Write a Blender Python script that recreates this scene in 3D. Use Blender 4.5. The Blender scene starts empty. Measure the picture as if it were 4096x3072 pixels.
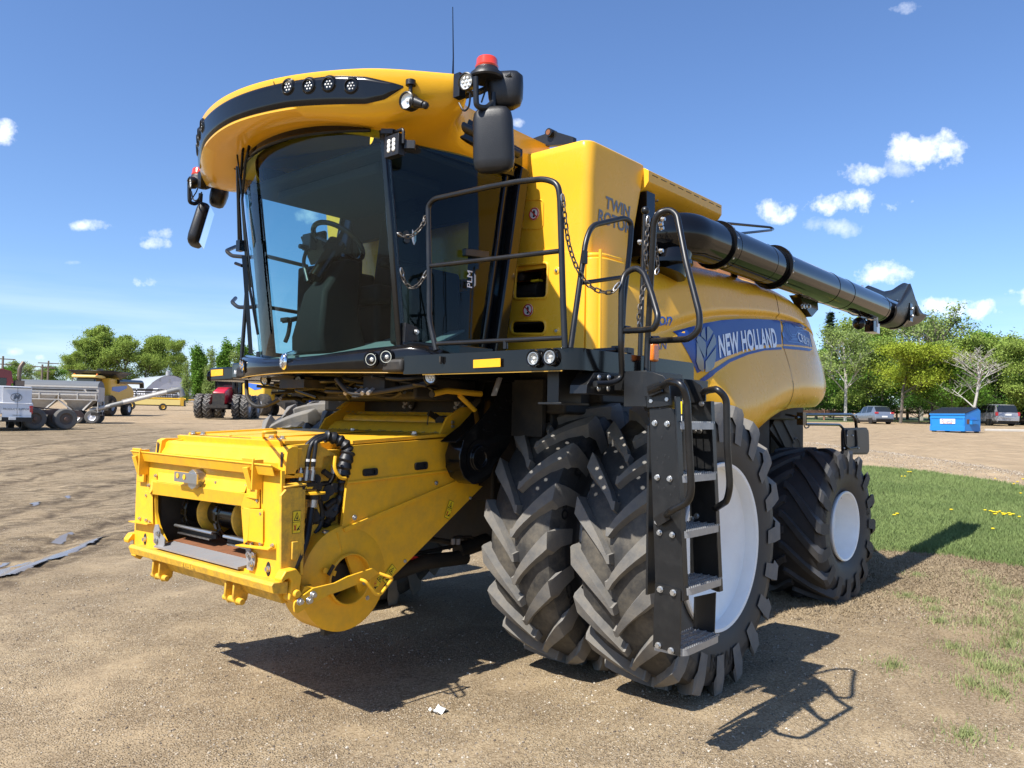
import bpy, bmesh, math, random
from mathutils import Vector, Matrix, noise
from mathutils.geometry import tessellate_polygon
random.seed(7)
PI = math.pi; R_ = math.radians
S = bpy.context.scene
COL = S.collection

# ------------------------------------------------------------------ camera
CAM = Vector((4.9481, 4.7114, 1.7866)); YAW, PIT, ROL, FPX = R_(220.741), R_(2.4811), R_(1.0528), 3149.974
fw = Vector((math.cos(PIT)*math.cos(YAW), math.cos(PIT)*math.sin(YAW), math.sin(PIT)))
r0 = fw.cross(Vector((0, 0, 1))).normalized(); u0 = r0.cross(fw)
RT = math.cos(ROL)*r0 + math.sin(ROL)*u0; UP = -math.sin(ROL)*r0 + math.cos(ROL)*u0
cam = bpy.data.objects.new('camera', bpy.data.cameras.new('camera')); COL.objects.link(cam)
m = Matrix((RT, UP, -fw)).transposed().to_4x4(); m.translation = CAM
cam.matrix_world = m
cam.data.sensor_width = 36; cam.data.lens = 36*FPX/4096
cam.data.clip_start = .05; cam.data.clip_end = 3000
S.camera = cam

# survey helper: photo measurement + one known coordinate -> a point in metres
CR = {'C1':(700,150,.6781),'C2':(700,800,.5123),'C3':(500,1600,.6781),'C4':(1600,600,.6027),'C5':(1800,1350,.904),
 'C6':(2400,500,.7234),'C7':(0,1250,.4521),'C8':(2900,1150,.8136),'F':(0,0,1),'D':(0,0,1.8517),'A1':(500,1700,.4822),
 'A2':(1150,1550,.5727),'A3':(750,400,.6631),'A4':(1700,150,.3617),'A5':(2350,1450,.7534),'A6':(3000,1050,.3165),
 'A7':(0,1750,.7968),'A8':(2400,2200,.7667),'D1':(2550,1250,.3617),'E1':(1500,1400,.4973),'G1':(780,1350,.4521),'H1':(2500,650,.2712)}
def ray(c, u, v):
    o = CR[c]; X = o[0]+u*o[2]; Y = o[1]+v*o[2]
    return fw*FPX + RT*(X-2048) + UP*(1536-Y)
def at(c, u, v, x=None, y=None, z=None):
    d = ray(c, u, v)
    i, w = (0, x) if x is not None else (1, y) if y is not None else (2, z)
    return CAM + d*((w-CAM[i])/d[i])
def hit(c, u, v, fn, axis=1):
    """ray against a height field: axis 1 -> y = fn(x,z); axis 0 -> x = fn(y,z)"""
    d = ray(c, u, v).normalized()
    def g(t):
        p = CAM+d*t
        return (p.y-fn(p.x, p.z)) if axis == 1 else (p.x-fn(p.y, p.z))
    t = 1.0
    while t < 16 and g(t) > 0: t += .02
    a, b = t-.02, t
    for _ in range(20):
        mm = (a+b)/2
        if g(mm) > 0: a = mm
        else: b = mm
    return CAM+d*a
def sm(a, b, x):
    t = min(1, max(0, (x-a)/(b-a))); return t*t*(3-2*t)
def lerp(a, b, t): return a+(b-a)*t
def interp(x, pts):
    if x <= pts[0][0]: return pts[0][1]
    for (x0, y0), (x1, y1) in zip(pts, pts[1:]):
        if x <= x1: return y0+(y1-y0)*(x-x0)/(x1-x0)
    return pts[-1][1]

# terrain: level under the machine, gently rising outwards
def plane(x, y): return .0866-.0190*(x-4.95)-.0125*(y-4.71)
def gz(x, y):
    r = math.hypot(x-4.95, y-4.71)
    loc = .02*sm(.6, 1.8, x)*sm(-4, -1.5, y)
    if y > 2.6: loc *= 1-sm(2.6, 3.4, y)*.4
    w = sm(8.5, 30, r)
    return lerp(loc, plane(x, y), w)
def ground(c, u, v):
    d = ray(c, u, v).normalized(); t = 1.
    while t < 1500:
        p = CAM+d*t
        if p.z < gz(p.x, p.y): break
        t *= 1.01
    a, b = t/1.01, t
    for _ in range(18):
        mm = (a+b)/2; p = CAM+d*mm
        if p.z < gz(p.x, p.y): b = mm
        else: a = mm
    p = CAM+d*a; return Vector((p.x, p.y, gz(p.x, p.y)))
def height_at(c, v0, v1, p):
    """metres between two photo rows at the depth of p"""
    return (v1-v0)*CR[c][2]*((p-CAM).dot(fw))/FPX

# ------------------------------------------------------------------ tags
def tag(o, label=None, cat=None, group=None, kind=None):
    if label: o['label'] = label
    if cat: o['category'] = cat
    if group: o['group'] = group
    if kind: o['kind'] = kind
    return o
def empty(name, loc=(0, 0, 0), rz=0, **k):
    o = bpy.data.objects.new(name, None); COL.objects.link(o); o.empty_display_size = .3
    o.location = loc; o.rotation_euler = (0, 0, rz); return tag(o, **k)
def copy_tree(o, parent=None):
    c = o.copy(); COL.objects.link(c)
    if parent: c.parent = parent
    for ch in list(o.children): copy_tree(ch, c)
    return c

# ------------------------------------------------------------------ mesh builder
def rnd(path, r, n=5, closed=False):
    """round the corners of a polyline"""
    P = [Vector(p) for p in path]; out = []
    N = len(P)
    for i, p in enumerate(P):
        if not closed and i in (0, N-1): out.append(p); continue
        a = P[(i-1) % N]-p; b = P[(i+1) % N]-p
        rr = r[i] if isinstance(r, (list, tuple)) else r
        k = min(rr, a.length*.49, b.length*.49)
        if k < 1e-5: out.append(p); continue
        p0 = p+a.normalized()*k; p2 = p+b.normalized()*k
        for j in range(n+1):
            t = j/n; out.append(p0*(1-t)**2+p*2*t*(1-t)+p2*t*t)
    return out
class MB:
    def __init__(s): s.v = []; s.f = []; s.m = []; s.c = 0
    def mat(s, i): s.c = i; return s
    def add(s, vs, fs):
        b = len(s.v); s.v += [tuple(v) for v in vs]
        for f in fs: s.f.append([i+b for i in f]); s.m.append(s.c)
        return s
    def box(s, c, d, M=None):
        x, y, z = d[0]/2, d[1]/2, d[2]/2; c = Vector(c)
        vs = [Vector(q) for q in ((-x,-y,-z),(x,-y,-z),(x,y,-z),(-x,y,-z),(-x,-y,z),(x,-y,z),(x,y,z),(-x,y,z))]
        if M: vs = [M @ q for q in vs]
        return s.add([q+c for q in vs], [(3,2,1,0),(4,5,6,7),(0,1,5,4),(1,2,6,5),(2,3,7,6),(3,0,4,7)])
    def bx(s, a, b): return s.box([(a[i]+b[i])/2 for i in range(3)], [abs(a[i]-b[i]) for i in range(3)])
    def bar(s, a, b, w, h, up=(0, 0, 1)):
        a = Vector(a); b = Vector(b); d = (b-a); L = d.length; d.normalize()
        x = d.cross(Vector(up))
        x = x.normalized() if x.length > 1e-4 else Vector((1, 0, 0))
        u = x.cross(d); M = Matrix((d, x, u)).transposed()
        return s.box((a+b)/2, (L, w, h), M)
    def prism(s, pts, axis, a, b, holes=()):
        """flat outline swept along an axis; pts are the two other coordinates in xyz order"""
        def mk(q, w):
            return {'x': (w, q[0], q[1]), 'y': (q[0], w, q[1]), 'z': (q[0], q[1], w)}[axis]
        loops = [list(pts)]+[list(h) for h in holes]
        tri = tessellate_polygon([[Vector((q[0], q[1], 0)) for q in l] for l in loops])
        allp = [q for l in loops for q in l]; n = len(allp)
        vs = [mk(q, a) for q in allp]+[mk(q, b) for q in allp]; fs = []
        if not holes:
            fs += [list(range(n)), [i+n for i in reversed(range(n))]]
        else:
            for t in tri: fs.append(list(t)); fs.append([i+n for i in reversed(t)])
        o = 0
        for l in loops:
            k = len(l)
            for i in range(k): j = (i+1) % k; fs.append((o+i, o+j, o+j+n, o+i+n))
            o += k
        return s.add(vs, fs)
    def slab(s, P, t):
        """polygon of 3-D points given thickness along its normal"""
        P = [Vector(p) for p in P]; nrm = Vector((0, 0, 0))
        for i in range(len(P)): nrm += (P[i]-P[0]).cross(P[(i+1) % len(P)]-P[0])
        nrm.normalize(); n = len(P)
        vs = P+[p+nrm*t for p in P]
        fs = [list(reversed(range(n))), [i+n for i in range(n)]]
        for i in range(n): j = (i+1) % n; fs.append((i, j, j+n, i+n))
        return s.add(vs, fs)
    def tube(s, path, r, n=10, closed=False, caps=True):
        P = [Vector(p) for p in path]; N = len(P); rings = []
        nx = None
        for i, p in enumerate(P):
            if closed: d = P[(i+1) % N]-P[(i-1) % N]
            else: d = P[min(i+1, N-1)]-P[max(i-1, 0)]
            if d.length < 1e-7: d = Vector((0, 0, 1))
            d.normalize()
            if nx is None:
                nx = d.cross(Vector((0, 0, 1)) if abs(d.z) < .9 else Vector((1, 0, 0))).normalized()
            else:
                nx = (nx-d*nx.dot(d))
                if nx.length < 1e-6: nx = d.orthogonal()
                nx.normalize()
            ny = d.cross(nx); rr = r[i] if isinstance(r, (list, tuple)) else r
            rings.append([p+nx*rr*math.cos(2*PI*k/n)+ny*rr*math.sin(2*PI*k/n) for k in range(n)])
        vs = [q for ring in rings for q in ring]; fs = []
        for i in range(N if closed else N-1):
            j = (i+1) % N
            for k in range(n):
                l = (k+1) % n; fs.append((i*n+k, i*n+l, j*n+l, j*n+k))
        if caps and not closed:
            fs.append(list(reversed(range(n)))); fs.append([(N-1)*n+k for k in range(n)])
        return s.add(vs, fs)
    def cyl(s, a, b, r0, r1=None, n=20): return s.tube([a, b], [r0, r0 if r1 is None else r1], n)
    def lathe(s, prof, o, axis='y', n=48, a0=0, a1=2*PI):
        """prof: (radius, offset along axis)"""
        o = Vector(o); full = abs(a1-a0-2*PI) < 1e-6; N = n if full else n+1; vs = []; fs = []
        for r, h in prof:
            for k in range(N):
                t = a0+(a1-a0)*k/n; c, q = r*math.cos(t), r*math.sin(t)
                vs.append(o+Vector({'y': (c, h, q), 'x': (h, c, q), 'z': (c, q, h)}[axis]))
        for i in range(len(prof)-1):
            for k in range(n):
                l = (k+1) % N
                f = (i*N+k, i*N+l, (i+1)*N+l, (i+1)*N+k)
                fs.append(f)
        return s.add(vs, fs)
    def sph(s, c, r, n=12, m=8, sc=(1, 1, 1)):
        prof = [(r*math.sin(PI*i/m), -r*math.cos(PI*i/m)) for i in range(m+1)]
        b = len(s.v); s.lathe(prof, (0, 0, 0), 'z', n)
        for i in range(b, len(s.v)):
            v = s.v[i]; s.v[i] = (c[0]+v[0]*sc[0], c[1]+v[1]*sc[1], c[2]+v[2]*sc[2])
        return s
    def grid(s, fn, nu, nv, flip=False, skip=None):
        vs = [fn(i/nu, j/nv) for i in range(nu+1) for j in range(nv+1)]; fs = []
        for i in range(nu):
            for j in range(nv):
                if skip and skip((i+.5)/nu, (j+.5)/nv): continue
                a = i*(nv+1)+j; f = (a, a+1, a+nv+2, a+nv+1); fs.append(f[::-1] if flip else f)
        return s.add(vs, fs)
    def bolt(s, p, axis, r=.014, h=.012):
        a = Vector(p); d = Vector(axis).normalized(); s.cyl(a, a+d*h*.35, r*1.35, n=10); s.cyl(a+d*h*.3, a+d*h*1.3, r, n=6); return s
    def xf(s, fn, b=0):
        for i in range(b, len(s.v)): s.v[i] = tuple(fn(Vector(s.v[i])))
        return s
    def build(s, name, mats, parent=None, smooth=35, bevel=0, seg=2, label=None, thick=0, loc=None):
        me = bpy.data.meshes.new(name); me.from_pydata(s.v, [], s.f)
        if not isinstance(mats, (list, tuple)): mats = [mats]
        for q in mats: me.materials.append(q)
        me.polygons.foreach_set('material_index', [min(i, len(mats)-1) for i in s.m])
        bm = bmesh.new(); bm.from_mesh(me); bmesh.ops.recalc_face_normals(bm, faces=bm.faces); bm.to_mesh(me); bm.free()
        if smooth:
            me.polygons.foreach_set('use_smooth', [True]*len(me.polygons)); me.set_sharp_from_angle(angle=R_(smooth))
        o = bpy.data.objects.new(name, me); COL.objects.link(o)
        if parent: o.parent = parent
        if loc is not None: o.location = loc
        if thick:
            md = o.modifiers.new('solid', 'SOLIDIFY'); md.thickness = thick; md.offset = -1
        if bevel:
            md = o.modifiers.new('bevel', 'BEVEL'); md.width = bevel; md.segments = seg; md.limit_method = 'ANGLE'; md.angle_limit = R_(40); md.harden_normals = False
        if label: o['label'] = label
        return o

def text_verts(body, size=1., extrude=0., bold=0., shear=0., space=1., font_w=1.):
    cu = bpy.data.curves.new('t', 'FONT'); cu.body = body; cu.size = size; cu.extrude = extrude; cu.offset = bold
    cu.shear = shear; cu.space_character = space; cu.align_x = 'CENTER'; cu.align_y = 'CENTER'; cu.resolution_u = 3
    ob = bpy.data.objects.new('t', cu); COL.objects.link(ob); dg = bpy.context.evaluated_depsgraph_get(); dg.update()
    me = bpy.data.meshes.new_from_object(ob.evaluated_get(dg))
    V = [Vector((v.co.x*font_w, v.co.y, v.co.z)) for v in me.vertices]; F = [list(p.vertices) for p in me.polygons]
    bpy.data.objects.remove(ob); bpy.data.curves.remove(cu); bpy.data.meshes.remove(me)
    return V, F
def put_text(mb, body, fn, **k):
    V, F = text_verts(body, **k); mb.add([fn(v) for v in V], F); return mb

# ------------------------------------------------------------------ materials
def nodes(name):
    mt = bpy.data.materials.new(name); mt.use_nodes = True; nt = mt.node_tree
    return mt, nt, nt.nodes['Principled BSDF']
def N(nt, typ, **k):
    n = nt.nodes.new(typ)
    for a, b in k.items():
        if a.startswith('i_'): n.inputs[a[2:].replace('_', ' ')].default_value = b
        else: setattr(n, a, b)
    return n
def ramp(nt, fac, stops, interp_='LINEAR'):
    r = nt.nodes.new('ShaderNodeValToRGB'); r.color_ramp.interpolation = interp_
    e = r.color_ramp.elements
    while len(e) > 1: e.remove(e[-1])
    e[0].position = stops[0][0]; e[0].color = (*stops[0][1][:3], 1)
    for p, c in stops[1:]:
        q = e.new(p); q.color = (*c[:3], 1)
    nt.links.new(fac, r.inputs[0]); return r.outputs[0]
def coords(nt, scale=(1, 1, 1), obj=True):
    tc = nt.nodes.new('ShaderNodeTexCoord'); mp = nt.nodes.new('ShaderNodeMapping')
    mp.inputs['Scale'].default_value = scale; nt.links.new(tc.outputs['Object' if obj else 'Generated'], mp.inputs[0]); return mp.outputs[0]
def noise_n(nt, vec, scale, detail=4, rough=.55, dist=0):
    n = N(nt, 'ShaderNodeTexNoise'); n.inputs['Scale'].default_value = scale; n.inputs['Detail'].default_value = detail
    n.inputs['Roughness'].default_value = rough; n.inputs['Distortion'].default_value = dist
    nt.links.new(vec, n.inputs['Vector']); return n.outputs['Fac']
def mixc(nt, f, a, b, typ='MIX'):
    n = N(nt, 'ShaderNodeMix', data_type='RGBA', blend_type=typ)
    for i, w in ((0, f), (6, a), (7, b)):
        if isinstance(w, (int, float)): n.inputs[i].default_value = w
        elif isinstance(w, (tuple, list)): n.inputs[i].default_value = (*w[:3], 1)
        else: nt.links.new(w, n.inputs[i])
    return n.outputs[2]
def math_n(nt, op, a, b=0, clamp=False):
    n = N(nt, 'ShaderNodeMath', operation=op, use_clamp=clamp)
    for i, w in ((0, a), (1, b)):
        if isinstance(w, (int, float)): n.inputs[i].default_value = w
        else: nt.links.new(w, n.inputs[i])
    return n.outputs[0]
def bump(nt, b, h, strength=.3, dist=.01):
    n = N(nt, 'ShaderNodeBump'); n.inputs['Strength'].default_value = strength; n.inputs['Distance'].default_value = dist
    nt.links.new(h, n.inputs['Height']); nt.links.new(n.outputs[0], b.inputs['Normal'])
def paint(name, col, rough=.3, metal=0, var=.12, vs=3., bmp=0, bscale=60, coat=0, dirt=None, dirt_amt=.0, dscale=5, spec=.5):
    mt, nt, b = nodes(name); v = coords(nt)
    n1 = noise_n(nt, v, vs, 5, .6)
    c = mixc(nt, n1, tuple(x*(1-var) for x in col), tuple(min(1, x*(1+var)) for x in col))
    if dirt:
        n2 = noise_n(nt, v, dscale, 8, .7); f = ramp(nt, n2, [(.5-dirt_amt*.3, (0,0,0)), (.78-dirt_amt*.3, (1,1,1))])
        f = math_n(nt, 'MULTIPLY', f, dirt_amt); c = mixc(nt, f, c, dirt)
        rr = math_n(nt, 'ADD', math_n(nt, 'MULTIPLY', f, .5), rough, True); nt.links.new(rr, b.inputs['Roughness'])
    else:
        rr = math_n(nt, 'ADD', math_n(nt, 'MULTIPLY', n1, .12), rough-.05, True); nt.links.new(rr, b.inputs['Roughness'])
    nt.links.new(c, b.inputs['Base Color']); b.inputs['Metallic'].default_value = metal
    b.inputs['Coat Weight'].default_value = coat; b.inputs['Coat Roughness'].default_value = .04
    b.inputs['Specular IOR Level'].default_value = spec
    if bmp: bump(nt, b, noise_n(nt, v, bscale, 4), bmp, .004)
    return mt
M = {}
M['yellow'] = paint('yellow_paint', (.88, .465, .030), .27, var=.03, spec=.32, coat=.12, dirt=(.30, .20, .08), dirt_amt=.10, dscale=2.2)
M['feeder'] = paint('feeder_yellow_paint', (.87, .465, .022), .36, var=.05, spec=.3, coat=.04, dirt=(.30, .19, .07), dirt_amt=.30, dscale=9, bmp=.04)
M['chipped'] = paint('chipped_yellow_paint', (.82, .46, .028), .42, var=.05, dirt=(.10, .08, .06), dirt_amt=.45, dscale=18, bmp=.08)
M['black'] = paint('black_gloss_paint', (.005, .005, .0055), .14, var=.2, coat=.1, dirt=(.05, .045, .035), dirt_amt=.08, dscale=7, spec=.35)
M['augerblack'] = paint('auger_gloss_black', (.004, .004, .0045), .05, var=.2, coat=.1, dirt=(.05, .045, .035), dirt_amt=.03, dscale=5, spec=.38)
M['blacksatin'] = paint('black_satin_metal', (.008, .0083, .009), .36, var=.25, dirt=(.08, .075, .065), dirt_amt=.12, dscale=11, bmp=.05)
M['plastic'] = paint('black_textured_plastic', (.009, .0095, .011), .42, var=.2, bmp=.25, bscale=220, dirt=(.1, .09, .08), dirt_amt=.1)
M['dark'] = paint('dark_machinery', (.010, .0095, .009), .6, var=.4, dirt=(.10, .075, .045), dirt_amt=.35, dscale=6)
M['interior'] = paint('cab_interior', (.009, .0085, .008), .7, var=.15, spec=.15)
M['grey'] = paint('grey_trim', (.15, .15, .155), .5, var=.1)
M['mat'] = paint('cab_floor_mat', (.10, .12, .115), .8, var=.1, bmp=.4, bscale=90)
M['silver'] = paint('bare_steel', (.55, .55, .54), .32, metal=.9, var=.2, dirt=(.2, .18, .15), dirt_amt=.2, dscale=14)
M['chrome'] = paint('chrome', (.8, .8, .8), .08, metal=1, var=.03)
M['steelstep'] = paint('galvanised_step', (.42, .43, .44), .4, metal=.6, var=.15, dirt=(.2, .17, .13), dirt_amt=.25, dscale=20)
M['worn'] = paint('worn_steel', (.33, .33, .335), .42, metal=.25, var=.3, dirt=(.2, .1, .05), dirt_amt=.3, dscale=12)
M['rust'] = paint('rusty_steel', (.20, .075, .028), .75, var=.45, vs=9, dirt=(.1, .045, .02), dirt_amt=.4, dscale=14)
M['white'] = paint('white_rim_paint', (.90, .90, .87), .3, var=.03, coat=.2, dirt=(.4, .35, .28), dirt_amt=.12, dscale=5)
M['blue'] = paint('decal_blue', (.008, .045, .24), .35, var=.05, coat=.15)
M['lightblue'] = paint('decal_light_blue', (.06, .15, .40), .3, var=.05, coat=.4)
M['letter'] = paint('decal_silver', (.80, .82, .84), .3, var=.06, coat=.3)
M['leafsilver'] = paint('emblem_silver', (.24, .24, .23), .3, metal=.5, var=.25, vs=2)
M['bluetext'] = paint('decal_script_blue', (.02, .09, .36), .35, var=.05)
M['greytext'] = paint('decal_grey', (.16, .17, .19), .35, metal=.3, var=.1)
M['amber'] = paint('amber_reflector', (.85, .42, .01), .35, var=.12, vs=50, bmp=.3, bscale=300)
M['stickery'] = paint('warning_sticker_yellow', (.85, .62, .02), .4, var=.03)
M['stickerw'] = paint('sticker_white', (.75, .75, .72), .4, var=.03)
M['ink'] = paint('sticker_ink', (.01, .01, .01), .5, var=.1)
M['redpaint'] = paint('red_sign_paint', (.55, .02, .02), .35, var=.05)
M['yellowglove'] = paint('pale_yellow_panel', (.9, .75, .12), .5, var=.05)
def rubber():
    mt, nt, b = nodes('tyre_rubber'); v = coords(nt)
    n1 = noise_n(nt, v, 3.5, 9, .68); n2 = noise_n(nt, v, 26, 6, .6)
    c = mixc(nt, n2, (.018, .018, .0185), (.042, .041, .040))
    f = ramp(nt, n1, [(.46, (0,0,0)), (.66, (1,1,1))]); c = mixc(nt, math_n(nt, 'MULTIPLY', f, .5), c, (.20, .17, .125))
    nt.links.new(c, b.inputs['Base Color']); b.inputs['Roughness'].default_value = .62
    bump(nt, b, noise_n(nt, v, 70, 5), .35, .004); return mt
M['rubber'] = rubber()
M['lug'] = paint('tyre_lug_rubber', (.135, .133, .129), .7, var=.3, vs=14, bmp=.35, bscale=90, dirt=(.27, .235, .18), dirt_amt=.5, dscale=8)
M['lugshade'] = paint('shaded_lug_rubber', (.036, .037, .040), .6, var=.25, vs=10, bmp=.25, bscale=80, dirt=(.11, .09, .07), dirt_amt=.22, dscale=5)  # rear lugs: lug rubber again, darkened so its colour carries the shade
M['rubbershade'] = paint('shaded_tyre_rubber', (.018, .018, .020), .6, var=.25, vs=6, dirt=(.10, .08, .06), dirt_amt=.25, dscale=4)  # rear tread: darker copy of the tyre rubber, shade painted in
M['sidewall'] = paint('tyre_sidewall', (.030, .031, .034), .5, var=.2, vs=6, dirt=(.13, .11, .08), dirt_amt=.28, dscale=5, bmp=.1)
M['tyretext'] = paint('tyre_lettering', (.010, .010, .011), .55, var=.1)
def glass(name, tint, rough=.0, ior=1.5, mixr=1.):
    mt = bpy.data.materials.new(name); mt.use_nodes = True; nt = mt.node_tree; nt.nodes.clear()
    out = N(nt, 'ShaderNodeOutputMaterial'); tr = N(nt, 'ShaderNodeBsdfTransparent'); gl = N(nt, 'ShaderNodeBsdfGlossy'); mx = N(nt, 'ShaderNodeMixShader')
    tr.inputs[0].default_value = (*tint, 1); gl.inputs['Roughness'].default_value = .005; gl.inputs['Color'].default_value = (.9, .95, 1, 1)
    fr = N(nt, 'ShaderNodeLayerWeight'); fr.inputs['Blend'].default_value = .5
    nt.links.new(math_n(nt, 'ADD', math_n(nt, 'MULTIPLY', math_n(nt, 'POWER', fr.outputs['Facing'], 4.5), .5*mixr), .022), mx.inputs[0]); nt.links.new(tr.outputs[0], mx.inputs[1]); nt.links.new(gl.outputs[0], mx.inputs[2])
    nt.links.new(mx.outputs[0], out.inputs[0]); return mt
M['glass'] = glass('tinted_cab_glass', (.66, .88, .88))
M['doorglass'] = glass('tinted_door_glass', (.50, .68, .72))
M['lens'] = glass('clear_lamp_lens', (.9, .9, .9))
M['redlens'] = paint('red_beacon_lens', (.62, .045, .02), .15, var=.1, coat=.5)
M['orangelens'] = paint('orange_lamp_lens', (.80, .20, .015), .2, var=.15, coat=.5, bmp=.5, bscale=150)
M['led'] = paint('lamp_reflector', (.7, .7, .66), .25, metal=.3, var=.3, vs=60)
M['roof'] = paint('roof_yellow_paint', (.85, .45, .020), .24, var=.03, spec=.4, coat=.25, dirt=(.3, .2, .08), dirt_amt=.06, dscale=3)

CO = empty('combine_harvester', (0, 0, 0), label='large yellow combine harvester with dual front tyres and open feeder throat, filling the foreground', cat='combine harvester')
# ------------------------------------------------------------------ wheels
def tyre(R, W, rim, nl, A, sgn, lugh, textL=None, side=1):
    kind_f = sgn > 0
    mb = MB(); b = R-lugh
    hw = W/2
    prof = [(rim-.01, -hw*.80), (rim+.02, -hw*.86), (rim+(b-rim)*.3, -hw*.98), (rim+(b-rim)*.6, -hw*1.0), (b-.07, -hw*.95), (b-.025, -hw*.86), (b-.005, -hw*.6), (b, 0)]
    prof = prof+[(r, -h) for r, h in reversed(prof[:-1])]
    mb.mat(1); mb.lathe(prof[:4], (0, 0, 0), 'y', 96); mb.lathe(prof[-4:], (0, 0, 0), 'y', 96)
    mb.mat(0); mb.lathe(prof[3:-3], (0, 0, 0), 'y', 96)
    mb.mat(2)
    for s in (-1, 1):
        for k in range(nl):
            t0 = 2*PI*(k+(.5 if s > 0 else 0))/nl
            st = []
            for t in (-.06, .0, .12, .3, .5, .7, .88, .98):
                a = t0+sgn*A*(max(t, 0)**(.84 if kind_f else 1.12))
                rb = b-.02-(.03 if t > .8 else 0); rt = R-.018*max(t, 0)**2
                w = (lerp(.030, .064, min(1, max(t, 0)*1.15)) if kind_f else lerp(.036, .062, max(t, 0)))/R*1.1
                st.append((a, s*hw*t, rb, rt, w, w*.80))
            a = t0+sgn*A*1.04
            st.append((a, s*hw*1.035, b-.10, R-.055, .056/R, .045/R))
            st.append((a+sgn*.012, s*hw*1.03, b-.22, b-.16, .055/R, .04/R))
            vs = []
            for a, y, rb, rt, w, wt in st:
                for q, rr in ((-w*1.3, rb), (-wt, rt-.006), (wt, rt), (w*1.15, rb)): vs.append((rr*math.cos(a+q), y, rr*math.sin(a+q)))
            fs = []
            for i in range(len(st)-1):
                for j in range(3): fs.append((i*4+j, i*4+j+1, i*4+j+5, i*4+j+4))
            fs += [(0, 1, 2, 3), tuple(len(vs)-4+j for j in (3, 2, 1, 0))]
            mb.add(vs, fs)
    if textL:
        mb.mat(3)
        for txt, ang, rr, sz in textL:
            V, F = text_verts(txt, size=sz, bold=.003, space=1.12)
            vs = []
            for v in V:
                th = ang-side*v.x/rr; r = rr+v.y
                k = min(1, max(0, (r-rim)/(b-rim)))
                y = interp(k, [(0, hw*.86), (.3, hw*.98), (.6, hw), (.9, hw*.96), (1, hw*.86)])+.005
                vs.append((r*math.cos(th), side*y, r*math.sin(th)))
            mb.add(vs, F)
    return mb
def rim_mb(r, depth, hubr, y0=0, s=1, bolts=10):
    mb = MB()
    if r < .5:
        P = [(r, y0*s), (r-.005, (y0+.012)*s), (r-.022, (y0+.008)*s), (r-.030, (y0-.012)*s), (r-.036, (y0-.06)*s), (r-.05, (y0-.10)*s), (r-.055, (y0-depth)*s), (r-.075, (y0-depth-.015)*s), (hubr, (y0-depth-.02)*s), (.001, (y0-depth-.02)*s)]
    else:
        P = [(r, y0*s), (r-.006, (y0+.012)*s), (r-.026, (y0+.008)*s), (r-.034, (y0-.015)*s), (r-.040, (y0-.075)*s), (r-.062, (y0-.088)*s), (r-.10, (y0-.095)*s), (r-.20, (y0-.13)*s), (r*.46, (y0-depth)*s), (r*.44, (y0-depth-.02)*s), (hubr+.01, (y0-depth-.02)*s), (.001, (y0-depth-.02)*s)]
    mb.lathe(P, (0, 0, 0), 'y', 80)
    mb.lathe([(r, y0*s), (r-.004, (y0-.02)*s), (r-.03, (y0-.05)*s), (r-.03, (y0-.42)*s)], (0, 0, 0), 'y', 80)
    mb.mat(1)
    for k in range(bolts):
        a = 2*PI*k/bolts; mb.bolt(((hubr+.06)*math.cos(a), (y0-depth-.02)*s, (hubr+.06)*math.sin(a)), (0, s, 0), .016, .02)
    mb.mat(1); mb.cyl((.03, (y0-.08)*s, r-.045), (.03, (y0-.03)*s, r-.075), .008, .006, 8)
    return mb
def wheel(x, y, z, kind, side, rz=0, rot=0, label=None):
    if kind == 'f':
        rm = rim_mb(.5625, .17, .10, .27, side, 0)
        ty = tyre(.98, .57, .545, 19, .32, 1, .058, [('520/85 R 42', 1.02, .79, .095), ('CFO', .42, .80, .085), ('HC3000', -.35, .77, .085), ('BKW', -1.55, .74, .15)] if side > 0 else None, side)
    else:
        rm = rim_mb(.355, .22, .05, .335, side, 0)
        ty = tyre(.79, .73, .345, 16, .52, -1, .040, [('750/65', 1.05, .60, .085), ('R26', .25, .60, .08), ('SFT', 2.85, .56, .11)] if side > 0 else None, side)
    w = rm.build('wheel', [M['white'], M['silver']], CO, label=label)
    w.location = (x, y, z); w.rotation_euler = (0, 0, rz)
    t = ty.build('tyre', [M['rubber'], M['sidewall'], M['lug'], M['tyretext']] if kind == 'f' else [M['rubbershade'], M['sidewall'], M['lugshade'], M['tyretext']], w, smooth=28)
    md = t.modifiers.new('bevel', 'BEVEL'); md.width = .007; md.segments = 2; md.limit_method = 'ANGLE'; md.angle_limit = R_(35)
    w.rotation_euler = (0, rot, rz)
    return w
wheel(0, 2.06, .955, 'f', 1, label='outer left front dual wheel with white rim behind the ladder')
wheel(0, 1.31, .955, 'f', 1, rot=.09, label='inner left front dual wheel')
wheel(0, -1.31, .955, 'f', -1, rot=.12, label='inner right front dual wheel'); wheel(0, -2.06, .955, 'f', -1, label='outer right front dual wheel')
wheel(-3.43, 1.70, .75, 'r', 1, R_(-3), label='left rear steering wheel with white rim')
wheel(-3.43, -1.70, .75, 'r', -1, label='right rear steering wheel')
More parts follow.
